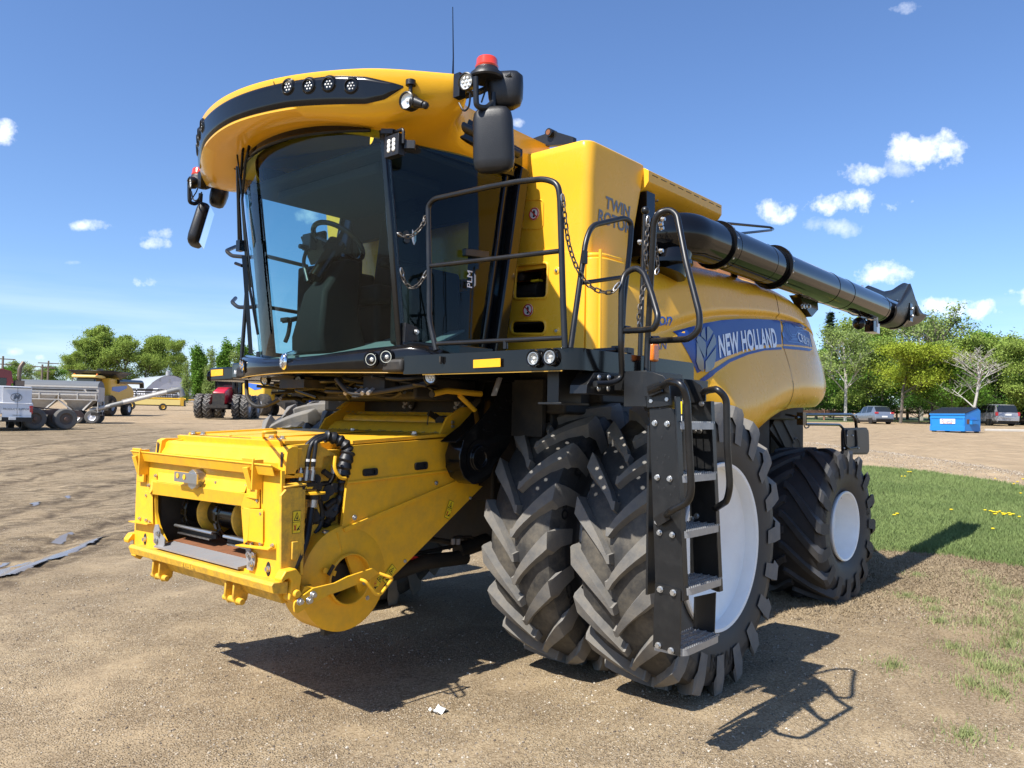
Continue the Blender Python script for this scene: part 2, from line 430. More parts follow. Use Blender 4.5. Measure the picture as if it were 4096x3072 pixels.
# ------------------------------------------------------------------ grain tank and side body
# tank tower: front face, rounded corners, flared left wall
def tank_ring(z):
    t = (z-2.95)/(3.76-2.95)
    xf = lerp(.43, .50, t); xr = lerp(-.10, -.235, t); y1 = lerp(1.50, 1.56, t)
    P = [(xr, y1), (xf, y1), (xf, -y1), (xr, -y1)]
    return rnd([(a, b, z) for a, b in P], [.01, .09, .09, .01], 6, True)
mb = MB(); zs = [2.90, 3.2, 3.5, 3.70, 3.745, 3.76]; rings = []
for i, z in enumerate(zs):
    r = tank_ring(min(z, 3.74)); ins = (0, 0, 0, 0, .012, .04)[i]
    c = Vector((.13, 0, z)); rings.append([Vector((p.x+(c.x-p.x)*ins, p.y+(c.y-p.y)*ins*.4, z)) for p in r])
n = len(rings[0]); vs = [p for r in rings for p in r]; fs = []
for i in range(len(rings)-1):
    for k in range(n): l = (k+1) % n; fs.append((i*n+k, i*n+l, (i+1)*n+l, (i+1)*n+k))
fs.append(list(range((len(rings)-1)*n, len(rings)*n))); mb.add(vs, fs)
tank = mb.build('grain_tank', M['yellow'], CO, smooth=40)
# seam, hatch and recessed inspection door on the front face
def tf(y, z): return (lerp(.43, .50, (z-2.95)/.81), y, z)
mb = MB()
p = [at('C4', *q, x=.46) for q in ((820, 335), (958, 330), (945, 520), (805, 525))]
p = [Vector((tf(q.y, q.z)[0]+.003, q.y, q.z)) for q in p]; mb.tube(rnd(p, .04, 4, True), .0045, 6, True)
mb.build('inspection_hatch', M['yellow'], tank)
# prohibition stickers
def nostep(c, r, nrm_x, name='warning_sign'):
    mb = MB(); mb.mat(0); mb.cyl(c, (c[0]+.004, c[1], c[2]), r, n=32)
    mb.mat(1)
    c2 = Vector((c[0]+.005, c[1], c[2]))
    mb.tube([c2+Vector((0, r*.88*math.cos(a), r*.88*math.sin(a))) for a in [2*PI*k/32 for k in range(32)]], r*.10, 6, True)
    mb.bar(c2+Vector((0, -r*.62, r*.62)), c2+Vector((0, r*.62, -r*.62)), r*.16, .006, up=(1, 0, 0))
    mb.mat(2); mb.box(c2+Vector((-.001, 0, -r*.42)), (.004, r*.34, r*.3)); mb.sph(c2+Vector((-.001, 0, r*.18)), r*.25, 10, 6, (.02, .9, 1.7))
    return mb
for uv, xx in (((887, 422), None), ((850, 1063), .47)):
    q = at('C4', *uv, x=.47)
    if xx is None: q = Vector((tf(q.y, q.z)[0]+.002, q.y, q.z))
    nostep(q, .047, 1).build('warning_sign', [M['stickerw'], M['redpaint'], M['ink']], tank)
q = at('C4', 735, 55, x=.49); mb = MB()
mb.box(q, (.004, .055, .13)); mb.mat(1)
mb.prism([(q.y-.020, q.z+.008), (q.y+.020, q.z+.008), (q.y, q.z+.05)], 'x', q.x+.002, q.x+.004); mb.mat(0).prism([(q.y-.012, q.z+.013), (q.y+.012, q.z+.013), (q.y, q.z+.04)], 'x', q.x+.004, q.x+.0055)
mb.mat(1).bar((q.x+.003, q.y-.006, q.z+.016), (q.x+.003, q.y+.003, q.z+.032), .004, .006, up=(1, 0, 0)); mb.box((q.x+.003, q.y, q.z), (.003, .05, .002))
mb.mat(2).bar((q.x+.003, q.y-.015, q.z-.045), (q.x+.003, q.y+.015, q.z-.01), .004, .004, up=(1, 0, 0)); mb.bar((q.x+.003, q.y+.015, q.z-.045), (q.x+.003, q.y-.015, q.z-.01), .004, .004, up=(1, 0, 0))
mb.build('warning_sticker', [M['stickery'], M['ink'], M['redpaint']], tank)
# TWIN ROTOR lettering on the tank's left wall
def tw(v):
    return (v.x, lerp(1.50, 1.56, (v.z-2.95)/.81)+.004+v.y, v.z)
def side_text(mb, txt, u, v_, crop, h, slope=0., yy=1.545, **k):
    c = at(crop, u, v_, y=yy)
    put_text(mb, txt, lambda t: tw(Vector((c.x-t.x, t.z, c.z+t.y+slope*t.x))), size=h, **k)
mb = MB(); side_text(mb, 'TWIN', 1457, 383, 'C4', .118, bold=.0035, font_w=1.05, slope=-.02)
side_text(mb, 'ROTOR', 1440, 478, 'C4', .125, bold=.0035, font_w=1.0, slope=-.02)
mb.build('lettering', M['greytext'], tank)
# tank cover shelf over the auger
mb = MB()
yo = 1.60; xb = -1.46; xf = -.22
mb.prism([(1.10, 3.74), (yo-.04, 3.725), (yo, 3.70), (yo, 3.615), (yo-.03, 3.575), (1.25, 3.42), (1.10, 3.42)], 'x', xf, xb)
mb.mat(1)
for i in range(9):
    x0 = xf-.05-i*.135; mb.box((x0-.045, yo+.001, 3.675), (.085, .003, .006))
mb.build('tank_shelf', [M['yellow'], M['dark']], CO, bevel=.008)
mb = MB(); mb.prism([(-1.10, 3.74), (-yo, 3.70), (-yo, 3.6), (-1.1, 3.42)], 'x', xf, xb); mb.build('tank_shelf', M['yellow'], CO, bevel=.008)
mb = MB(); mb.bx((-.26, 1.12, 3.0), (-3.6, -1.12, 3.62)); mb.build('tank_body', M['yellow'], CO, bevel=.05)
# black folded tank covers showing over the tank's front edge
mb = MB()
a, b2, c3 = at('A4', 1110, 1145, x=.3), at('A4', 1390, 1045, x=.3), at('A4', 1640, 1100, x=.3)
mb.slab([(.30, a.y, a.z-.05), a, b2+Vector((0, -.02, .0)), b2+Vector((0, .03, 0)), c3, (.30, c3.y, c3.z-.05)], .04)
mb.cyl(b2+Vector((-.05, 0, -.01)), b2+Vector((.03, 0, -.01)), .032, n=20); mb.mat(1); mb.cyl(b2+Vector((.03, 0, -.01)), b2+Vector((.034, 0, -.01)), .02)
mb.build('folded_cover', [M['blacksatin'], M['rust']], tank)

# lower front panel under the tank with the two openings
mb = MB()
X0 = .455
A = lambda u, v: (lambda p: (p.y, p.z))(at('C4', u, v, x=X0))
outer = [(.36, 2.22), (.36, 2.90), A(640, 670), A(870, 650), (1.44, 2.955), (1.50, 2.955), (1.50, 2.18)]
h1 = [(q[1], q[2]) for q in rnd([(0, *A(770, 765)), (0, *A(985, 745)), (0, *A(975, 985)), (0, *A(757, 990))], .04, 4, True)]
h2 = [(q[1], q[2]) for q in rnd([(0, *A(742, 1132)), (0, *A(968, 1128)), (0, *A(968, 1222)), (0, *A(738, 1222))], .06, 4, True)]
mb.prism(outer, 'x', X0, X0-.02, [h1, h2])
for h in (h1, h2): mb.tube([(X0, a, b) for a, b in h], .011, 8, True)
for u, v in ((675, 820), (643, 1230), (1040, 800), (1040, 1200)):
    q = at('C4', u, v, x=X0); mb.mat(0).sph(q, .03, 12, 6, (.25, 1, 1)); mb.mat(1).bolt(q+Vector((.006, 0, 0)), (1, 0, 0), .009, .008)
mb.mat(0)
fp = mb.build('front_panel', [M['yellow'], M['silver']], CO, bevel=.012, seg=3)
mb = MB(); mb.bx((.455, -1.60, 2.18), (.435, -.36, 2.96)); mb.build('front_panel', M['yellow'], CO, bevel=.012, label='right front panel seen through the cab')
mb = MB()
q = at('C4', 870, 870, x=.30); mb.bx((.44, q.y-.2, q.z-.35), (.0, q.y+.25, q.z-.33)); mb.bx((.05, .4, 2.1), (.0, 1.5, 2.9))
mb.cyl((.30, q.y-.10, q.z-.09), (.30, q.y+.10, q.z-.09), .065, n=20); mb.cyl((.30, q.y+.08, q.z-.09), (.30, q.y+.11, q.z-.09), .075, n=20)
mb.cyl((.1, q.y-.1, q.z+.08), (.40, q.y-.02, q.z+.02), .03)
mb.mat(1).box((.33, q.y+.08, q.z-.01), (.05, .08, .015)); mb.build('filter_canister', [M['dark'], M['stickery']], fp)

# ---- left side skin, y as a function of (x, z)
STN = [  # x, bottom z, decal lower, decal upper, crease, top
 (.40, 2.05, 2.12, 2.30, 2.40, 2.98), (-.25, 1.98, 2.10, 2.34, 2.48, 3.04), (-.90, 1.85, 2.10, 2.58, 2.67, 3.12), (-1.3, 1.66, 2.26, 2.66, 2.74, 3.155),
 (-1.75, 1.62, 2.42, 2.72, 2.79, 3.175), (-2.15, 1.78, 2.48, 2.76, 2.83, 3.185), (-2.55, 1.92, 2.50, 2.79, 2.855, 3.185), (-3.0, 1.95, 2.53, 2.80, 2.855, 3.165),
 (-3.4, 1.955, 2.56, 2.785, 2.82, 3.09), (-3.8, 1.97, 2.58, 2.76, 2.78, 2.98), (-4.3, 2.02, 2.59, 2.71, 2.73, 2.84), (-4.8, 2.10, 2.55, 2.64, 2.66, 2.72)]
STN.reverse()
def stn(x):
    x = max(STN[0][0], min(STN[-1][0], x))
    for a, b in zip(STN, STN[1:]):
        if x <= b[0]:
            t = (x-a[0])/(b[0]-a[0]); return [lerp(a[i], b[i], t) for i in range(1, 6)]
    return list(STN[-1][1:])
def fine_stn(x):
    s = [0]*5
    for d, w in ((-.25, .25), (0, .5), (.25, .25)):
        q = stn(x+d)
        for i in range(5): s[i] += q[i]*w
    return s
def side_y(x, z):
    zb, zl, zu, zc, zt = fine_stn(x)
    base = 1.60+.07*sm(.1, -1.2, x)
    d = max(0, -2.6-x); base -= .0642*d**3 if d < 1.6 else .0642*1.6**3+(d-1.6)*.49
    xs = interp(z, [(1.7, -1.15), (2.1, -.93), (2.3, -.68), (2.5, -.46), (2.7, .1), (2.8, .3)]); bul = sm(xs+.06, xs-.30, x) if z < zu+.02 else sm(.1, -.8, x)   # bulge of the rear hood
    if z > zc:
        t = (z-zc)/(zt-zc); off = .0-.06*t-.17*max(0, t-.45)**2*3.3
    elif z > zu:
        t = (zc-z)/(zc-zu); off = -.035*math.sin(PI*min(1, t))*bul+.0
    elif z > zl:
        t = (zu-z)/(zu-zl); off = .05*bul*t
    else:
        t = (zl-z)/max(.05, zl-zb); off = .05*bul+bul*(.10*math.sin(PI*min(1, t)*.62)-.28*max(0, t-.55)**2*1.6-.13*max(0, t-.85)**2*8)
    return base+off
def skin(x0, x1, nx, nz=56, zb0=None):
    mb = MB()
    def f(u, v):
        x = lerp(x0, x1, u); zb, zl, zu, zc, zt = fine_stn(x)
        ks = [zb, (zb+zl)/2, zl, zu, zc, zt]; vs_ = [0, .28, .5, .68, .76, 1]
        z = interp(v, list(zip(vs_, ks))); y = side_y(x, z)
        if v > .985: y -= .03
        return (x, y, z)
    mb.grid(f, nx, nz)
    # bottom lip turning inwards
    def g(u, v):
        p = f(u, 0); return (p[0], p[1]-.30*v, p[2]+.05*math.sin(v*3))
    mb.grid(g, nx, 3, flip=True)
    def h(u, v):
        p = f(u, 1); return (p[0], p[1]-.5*v, p[2]+.02*v)
    mb.grid(h, nx, 3)
    return mb
sp = skin(.28, -2.578, 80).build('side_panel', M['yellow'], CO, smooth=50)
sh_ = sp
def rear_skin(mb=None):
    return skin(-2.592, -4.8, 50)
rh = rear_skin().build('rear_cowl', M['yellow'], CO, smooth=50)
mb = MB()  # dark gap line between the hood panels, then the plain closure behind
mb.grid(lambda u, v: (lerp(-2.57, -2.60, u), side_y(-2.585, lerp(*[fine_stn(-2.585)[i] for i in (0, 4)], v))-.02, lerp(*[fine_stn(-2.585)[i] for i in (0, 4)], v)), 1, 30)
mb.build('panel_gap', M['dark'], CO)
mb = MB(); mb.bx((-4.75, -1.0, 2.1), (-4.85, .86, 2.7)); mb.bx((-3.6, 1.05, 2.2), (-4.7, -1.3, 2.72)); mb.build('rear_end', M['yellow'], CO, bevel=.05)
mb = MB()  # right side skin mirrored, plain
mb.bx((.4, -1.58, 2.0), (-3.6, -1.62, 3.1)); mb.build('right_side_panel', M['yellow'], CO, bevel=.02)
# raised vertical fold between the tank corner panel and side panel
mb = MB(); a = at('C4', 1330, 660, y=1.62); b = at('C4', 1325, 1320, y=1.62)
mb.tube([a, b], .012, 8); mb.mat(1)
mb.build('panel_edge', [M['yellow'], M['dark']], CO)
# corner column between front panel and side panel
mb = MB(); ring = [(.452, 1.502), (.445, 1.54), (.42, 1.58), (.38, 1.606), (.33, 1.615), (.12, 1.618), (.12, 1.502)]
for z0, z1, i in ((2.18, 2.93, 0), (2.93, 2.965, 1)):
    mb.prism(ring if i == 0 else [(lerp(x, .2, .06), lerp(y, 1.45, .10)) for x, y in ring], 'z', z0, z1)
mb.build('corner_panel', M['yellow'], CO, bevel=.012, smooth=60)

# ---- decals hugging the skin
def dec(mb, pts, off=.004, sub=.06):
    """flat polygon in photo coordinates laid on the skin"""
    P = [hit(c, u, v, side_y) for c, u, v in pts]
    poly(mb, [(p.x, p.z) for p in P], off, sub)
def poly(mb, xz, off, sub=.06):
    bm = bmesh.new(); vs = [bm.verts.new((x, 0, z)) for x, z in xz]; bm.faces.new(vs)
    xs = [q[0] for q in xz]; zs = [q[1] for q in xz]
    x = min(xs)+sub
    while x < max(xs):
        bmesh.ops.bisect_plane(bm, geom=bm.verts[:]+bm.edges[:]+bm.faces[:], plane_co=(x, 0, 0), plane_no=(1, 0, 0)); x += sub
    z = min(zs)+sub*.5
    while z < max(zs):
        bmesh.ops.bisect_plane(bm, geom=bm.verts[:]+bm.edges[:]+bm.faces[:], plane_co=(0, 0, z), plane_no=(0, 0, 1)); z += sub*.5
    bm.verts.index_update()
    mb.add([(v.co.x, side_y(v.co.x, v.co.z)+off, v.co.z) for v in bm.verts], [[v.index for v in f.verts] for f in bm.faces]); bm.free()
mb = MB()
dec(mb, [('D1', 385, 212), ('D1', 560, 165), ('D1', 740, 118), ('D1', 920, 85), ('D1', 1120, 70), ('D1', 1320, 72), ('D1', 1560, 85),
         ('D1', 1590, 350), ('D1', 1400, 362), ('D1', 1200, 405), ('D1', 1000, 480), ('D1', 850, 550), ('D1', 655, 670), ('D1', 600, 540), ('D1', 520, 390)])
dec(mb, [('D1', 682, 745), ('D1', 800, 650), ('D1', 1000, 520), ('D1', 1200, 440), ('D1', 1400, 395), ('D1', 1590, 382), ('D1', 1592, 408), ('D1', 1400, 420), ('D1', 1220, 465), ('D1', 1020, 550), ('D1', 860, 665), ('D1', 710, 780)])
db = mb.build('blue_decal', M['blue'], sh_, smooth=60)
mb = MB()
dec(mb, [('D1', 1575, 78), ('D1', 1680, 92), ('D1', 1790, 118), ('D1', 1870, 165), ('D1', 1900, 240), ('D1', 1930, 385), ('D1', 1800, 365), ('D1', 1605, 350)])
dec(mb, [('D1', 1605, 368), ('D1', 1800, 385), ('D1', 1932, 405), ('D1', 1900, 426), ('D1', 1608, 398)])
mb.mat(1)
def dline(mb, pts, w=.008):
    P = [hit('D1', u, v, side_y) for u, v in pts]
    for a, b in zip(P, P[1:]):
        d = Vector((b.x-a.x, b.z-a.z)).normalized()*w; nx = Vector((-d.y, d.x))*.5
        poly(mb, [(a.x+nx.x, a.z+nx.y), (b.x+nx.x, b.z+nx.y), (b.x-nx.x, b.z-nx.y), (a.x-nx.x, a.z-nx.y)], .007, .15)
for l in ([(1665, 110), (1675, 200), (1700, 245), (1740, 245), (1775, 195), (1860, 200)], [(1640, 105), (1650, 210), (1690, 265), (1730, 268), (1765, 222), (1800, 222)], [(1600, 130), (1690, 300), (1790, 305), (1900, 330)],
          [(1620, 130), (1705, 285), (1790, 292)], [(1700, 120), (1740, 160), (1830, 175)], [(1730, 115), (1765, 145), (1840, 165)], [(1605, 250), (1660, 320), (1800, 340)]): dline(mb, l)
for u, v in ((1600, 110), (1622, 118), (1606, 248)):
    p = hit('D1', u, v, side_y); poly(mb, [(p.x+.02*math.cos(a), p.z+.03*math.sin(a)) for a in [k*PI/4 for k in range(8)]], .007, .2)
mb.mat(2)
c = hit('D1', 1842, 308, side_y)
put_text(mb, 'CR8.90', lambda t: (c.x-t.x, side_y(c.x-t.x, c.z+t.y)+.009, c.z+t.y-t.x*.07), size=.135, font_w=1.05, bold=.0)
mb.build('blue_decal', [M['blue'], M['lightblue'], M['letter']], rh, smooth=60)
mb = MB()
def skin_text(mb, txt, cen, size, slope, off=.008, curve=0, width=None, **k):
    c = hit('D1', *cen, side_y)
    V, F = text_verts(txt, size=size, **k)
    if width:
        w = max(t.x for t in V)-min(t.x for t in V)
        for t in V: t.x *= width/w
    mb.add([(c.x-t.x, side_y(c.x-t.x, c.z+t.y+slope*t.x+curve*t.x*t.x)+off, c.z+t.y+slope*t.x+curve*t.x*t.x) for t in V], F)
a, b = hit('D1', 905, 400, side_y), hit('D1', 1550, 260, side_y)
wd = a.x-b.x; sl = (b.z-a.z)/wd
skin_text(mb, 'NEW HOLLAND', (1232, 318), .25, sl*.86, bold=.0085, width=wd*.97, shear=.10, space=1.08, curve=-.05)
mb.build('lettering', M['letter'], sh_, smooth=60)
# leaf emblem
mb = MB()
LEAF = [[(695, 265), (740, 300), (745, 310), (735, 210), (728, 160), (705, 190), (690, 240)], [(757, 320), (757, 160), (775, 155), (825, 215), (790, 280)],
 [(735, 505), (748, 400), (742, 330), (690, 270), (655, 260), (640, 300), (680, 400), (715, 470)], [(757, 495), (757, 405), (835, 235), (855, 290), (858, 350), (810, 410)],
 [(722, 655), (722, 540), (660, 350), (640, 330), (638, 540), (668, 625), (700, 650)], [(738, 655), (740, 540), (857, 385), (855, 500), (835, 600), (790, 650), (755, 660)]]
for l in LEAF: dec(mb, [('D1', u, v) for u, v in l], .010, .1)
mb.build('leaf_emblem', M['leafsilver'], sh_, smooth=60)
# blue script words and swooshes on the front side panel
mb = MB()
for txt, uv, sz in (('TERRATION', (165, 85), .11), ('OPTI-CLEAN', (140, 380), .085)):
    pass
c = hit('D1', 305, 78, side_y); put_text(mb, 'on', lambda t: (c.x-t.x, side_y(c.x-t.x, c.z+t.y)+.005, c.z+t.y-t.x*-.08), size=.15, bold=.001, font_w=1.2, shear=.1)
c2_ = hit('D1', 250, 370, side_y); put_text(mb, 'AN', lambda t: (c2_.x-t.x, side_y(c2_.x-t.x, c2_.z+t.y)+.005, c2_.z+t.y+t.x*.12), size=.09, bold=.0, font_w=1.3, shear=.1)
for pts in ([(205, 150), (345, 112), (348, 118), (210, 160)], [(20, 215), (205, 158), (206, 168), (25, 235)], [(70, 415), (205, 385), (205, 392), (75, 425)]):
    dec(mb, [('D1', u, v) for u, v in pts], .005)
mb.build('script_decal', M['bluetext'], sp)

# ------------------------------------------------------------------ unloading auger
mb = MB(); ya = 1.70
ca, cb = Vector((-1.25, ya, 3.275)), Vector((-6.45, ya, 3.275)); ra = .172
def along(x): return Vector((x, ya, 3.275))
mb.tube([along(-1.05), along(-2.30)], .178, 40); mb.tube([along(-2.38), along(-6.45)], ra, 40)
for x in (-1.28, -2.05, -3.75, -4.25, -5.6): mb.cyl(along(x), along(x-.006), ra+.0085 if x > -2.3 else ra+.004, n=40)
aug = mb.build('unloading_auger', M['augerblack'], CO, smooth=50)
for x, r, nb in ((-1.14, .205, 14), (-2.33, .212, 12)):
    mb = MB(); mb.mat(0).cyl(along(x+.016), along(x-.016), r, n=40); mb.cyl(along(x-.016), along(x-.034), r-.008, r-.03, n=40)
    mb.mat(1)
    for k in range(nb):
        a = 2*PI*k/nb+.2; p = along(x-.016)+Vector((0, (r-.012)*math.cos(a), (r-.012)*math.sin(a))); mb.sph(p, .016, 8, 5, (1.2, 1, 1))
    mb.build('auger_flange', [M['black'], M['silver']], aug)
for u, v in ((1160, 780), (1450, 893), (760, 630)):
    mb = MB(); p = at('C6', u, v+10, y=ya-.02); mb.cyl(p, p+Vector((0, 0, .04)), .014, n=8); mb.build('lug_nut', M['silver'], aug)
# elbow towards the tank
mb = MB()
path = rnd([(-1.1, ya, 3.275), (-.62, ya, 3.27), (-.50, 1.45, 3.26), (-.50, 1.0, 3.25)], .28, 8)
mb.tube(path, .180, 32); mb.build('auger_elbow', M['augerblack'], aug)
mb = MB(); mb.tube(rnd([(-.62, 1.62, 3.2), (-.55, 1.58, 2.95)], .1), .15, 28)
mb.cyl((-.55, 1.56, 3.02), (-.55, 1.56, 3.05), .22, n=32); mb.build('elbow_foot', M['augerblack'], aug); mb = MB(); mb.bx((-.24, 1.15, 3.05), (-.36, 1.575, 3.55))
mb.build('elbow_mount', M['augerblack'], aug)
if True:
  def _b(p, d):
    mb = MB(); mb.bolt(p, d, .014, .02); mb.build('bolt', M['silver'], aug)
  for u, v in ((455, 770), (545, 840), (512, 912), (523, 972), (205, 1175), (515, 1305)): _b(at('H1', u, v, y=1.79), (0, 1, 0))
  for u, v in ((338, 530), (403, 500), (460, 530), (397, 560)): _b(at('H1', u, v, y=1.5), (0, .3, -1))
mb = MB()
# rubber discharge spout
mb = MB()
NT = [(p.x, p.z) for p in (at('A6', u, v, y=1.89) for u, v in ((1830, 560), (1890, 488), (1945, 380), (2005, 255), (2060, 420), (2108, 680)))]
FT = [(p.x, p.z) for p in (at('A6', u, v, y=1.49) for u, v in ((1450, 325), (1500, 288), (1600, 325), (1700, 365), (1810, 345), (1900, 285), (1960, 252), (2010, 270)))]
BT = [(p.x, p.z) for p in (at('A6', u, v, y=1.70) for u, v in ((1640, 770), (1760, 808), (1900, 812), (2000, 800), (2070, 765), (2105, 700)))]
def res(P, t):
    Ls = [0]
    for a, b in zip(P, P[1:]): Ls.append(Ls[-1]+math.hypot(a[0]-b[0], a[1]-b[1]))
    return (interp(t*Ls[-1], list(zip(Ls, [p[0] for p in P]))), interp(t*Ls[-1], list(zip(Ls, [p[1] for p in P]))))
def spout(u, v):
    n_, f_, b_ = res(NT, u), res(FT, u), res(BT, u)
    a = PI*v  # near top -> bottom -> far top
    k = math.sin(a); e = k**.75
    w = v; tx = lerp(n_[0], f_[0], w); tz = lerp(n_[1], f_[1], w)
    return (lerp(tx, b_[0], e), 1.69+(.2+.01*u)*math.copysign(abs(math.cos(a))**.7, math.cos(a)), lerp(tz, b_[1], e))
mb.grid(spout, 24, 32)
mb.build('discharge_spout', M['plastic'], aug, smooth=70, thick=.014)
mb = MB(); mb.cyl(along(-6.38), along(-6.46), ra+.026, n=40)
p = along(-6.45)+Vector((0, ra+.03, .02)); mb.box(p, (.12, .02, .24)); mb.mat(1)
for dz in (-.05, .05): mb.bolt(p+Vector((0, .01, dz)), (0, 1, 0), .018, .02)
for k in range(14):
    a = 2*PI*k/14; mb.sph(along(-6.42)+Vector((0, (ra+.027)*math.cos(a), (ra+.027)*math.sin(a))), .008, 6, 4)
mb.build('spout_clamp', [M['black'], M['silver']], aug)
# lamp and camera hanging under the auger end
mb = MB(); q = at('A6', 1375, 770, y=ya); mb.sph(q, .075, 14, 8, (.7, 1, 1)); q2 = at('A6', 1530, 820, y=ya)
mb.bar(at('A6', 1385, 690, y=ya), at('A6', 1560, 700, y=ya), .03, .03); mb.bar(at('A6', 1440, 690, y=ya), at('A6', 1470, 770, y=ya), .02, .02); mb.tube([at('A6', 1240, 630, y=ya+.02), at('A6', 1300, 665, y=ya+.02), at('A6', 1390, 675, y=ya+.02)], .008, 6)
mb.tube([q, at('A6', 1400, 700, y=ya)], .02, 8); mb.mat(1); mb.box(q2+Vector((-.08, 0, 0)), (.26, .09, .13)); mb.mat(0).box(q2+Vector((.08, .02, .0)), (.14, .11, .14)); mb.mat(1).bar(q2+Vector((.02, .06, .16)), q2+Vector((.0, .06, .0)), .01, .05, up=(0, 1, 0))
mb.build('auger_camera', [M['black'], M['letter']], aug, bevel=.006)
# support cradle
mb = MB(); P = [('A6', 550, 410), ('A6', 880, 460), ('A6', 880, 490), ('A6', 800, 510), ('A6', 805, 600), ('A6', 725, 690), ('A6', 640, 560)]
P = [at(c, u, v, y=1.55) for c, u, v in P]; mb.prism([(p.x, p.z) for p in P], 'y', 1.50, 1.60); mb.mat(1)
for u in (655, 690, 735): mb.bolt(at('A6', u, 555, y=1.60), (0, 1, 0), .02, .02)
mb.build('auger_cradle', [M['black'], M['silver']], CO)
mb = MB(); q = at('C6', 742, 785, y=1.52); mb.tube([q+Vector((0, -.02, .0)), q+Vector((0, 0, .02))], [.03, .03], 12); mb.tube(rnd([q+Vector((0, 0, -.1)), q+Vector((0, 0, .03)), q+Vector((.03, -.05, .06))], .03), .032, 12); mb.build('marker_lamp', M['black'], CO)
# wire guard frame beside the auger
mb = MB(); yb = 1.45
pts = [at('H1', 1140, 900, y=yb), at('H1', 1330, 880, y=yb), at('H1', 2140, 955, y=yb), at('H1', 2190, 985, y=yb+.02), at('H1', 2150, 1000, y=yb+.06), at('H1', 1580, 1060, y=yb+.16), at('H1', 1270, 905, y=yb)]
mb.tube(rnd(pts, .03, 4), .013, 8); mb.build('guard_rail', M['black'], CO)
# ------------------------------------------------------------------ cab roof
def cat(P, n=7, mirror=False):
    """catmull-rom through key points"""
    P = [Vector(p) for p in P]; out = []
    for i in range(len(P)-1):
        p0 = P[max(i-1, 0)] if i or not mirror else Vector((P[1].x, -P[1].y, P[1].z)); p1 = P[i]; p2 = P[i+1]; p3 = P[min(i+2, len(P)-1)]
        for j in range(n):
            t = j/n; out.append(.5*((2*p1)+(-p0+p2)*t+(2*p0-5*p1+4*p2-p3)*t*t+(-p0+3*p1-3*p2+p3)*t*t*t))
    out.append(P[-1]); return out
KX2 = [(2.335,0,3.875),(2.26,.5,3.872),(2.04,1.0,3.86),(1.79,1.40,3.81),(1.705,1.49,3.795),(1.60,1.45,3.80),(1.40,1.20,3.83),(1.2,1.06,3.87),(.8,1.02,3.885),(.25,1.0,3.885)]
def sc(K, f, dz, dx=0): return [((x-1.1)*f+1.1+dx, y*f, z+dz) for x, y, z in K]
K4 = [(2.315,0,3.675),(2.235,.5,3.67),(2.02,1.0,3.655),(1.78,1.37,3.66),(1.70,1.45,3.665),(1.60,1.40,3.66),(1.42,1.17,3.67),(1.22,1.045,3.68),(.8,1.01,3.68),(.25,1.0,3.68)]
K5 = [(2.07,0,3.70),(1.99,.45,3.685),(1.80,.82,3.615),(1.70,.90,3.58),(1.64,.93,3.57),(1.56,.95,3.57),(1.4,.96,3.575),(1.2,.965,3.585),(.8,.965,3.59),(.25,.965,3.60)]
K45 = [((a[0]*.62+b[0]*.38), a[1]*.62+b[1]*.38, min(a[2], b[2])-.035 if i < 3 else (a[2]*.6+b[2]*.4)-.02) for i, (a, b) in enumerate(zip(K4, K5))]
KIN = [(1.95,0,3.66),(1.9,.4,3.65),(1.7,.7,3.6),(1.5,.8,3.56),(1.45,.8,3.56),(1.4,.8,3.56),(1.3,.8,3.56),(1.1,.8,3.56),(.8,.8,3.56),(.25,.8,3.56)]
LV = [sc(KX2, .05, .085), sc(KX2, .6, .07), sc(KX2, .86, .045), sc(KX2, .965, .012), sc(KX2, .99, .004), KX2, sc(KX2, 1.002, -.02), sc(KX2, .994, -.045), K4, K45, K5, KIN]
mb = MB(); rings = []
for K in LV:
    h = cat(K, 14, True); rings.append([Vector((p.x, -p.y, p.z)) for p in reversed(h[1:])]+h)
n = len(rings[0]); vs = [p for r in rings for p in r]; fs = []
for i in range(len(rings)-1):
    for k in range(n):
        l = (k+1) % n; fs.append((i*n+k, i*n+l, (i+1)*n+l, (i+1)*n+k))
mb.add(vs, fs); roof = mb.build('cab_roof', M['roof'], CO, smooth=62)
RXA = [(p.y, p.x) for p in cat(KX2, 14, True)[:48]]; RXB = [(p.y, p.x) for p in cat(K4, 14, True)[:48]]
def roof_x(y, z):
    ay = abs(y); a = interp(ay, RXA); b = interp(ay, RXB)
    return lerp(a*.994+1.1*.006, b, max(0, min(1, (3.825-z)/.15)))
mb = MB()  # black band with its lamp row
def band(u, v):
    y = lerp(-1.2, 1.2, u); a = abs(y)
    zt = interp(a, [(0, 3.842), (.8, 3.838), (1.0, 3.812), (1.15, 3.765), (1.2, 3.745)]); zb = interp(a, [(0, 3.69), (.5, 3.685), (.8, 3.665), (1.0, 3.65), (1.1, 3.67), (1.2, 3.735)])
    z = lerp(zt, zb, v); e = min(1, min(v, 1-v)*8, (1.2-a)*20)
    return (roof_x(y, z)+.002+.014*e, y, z)
mb.grid(band, 140, 12); bd = mb.build('lamp_band', M['black'], roof, smooth=60)
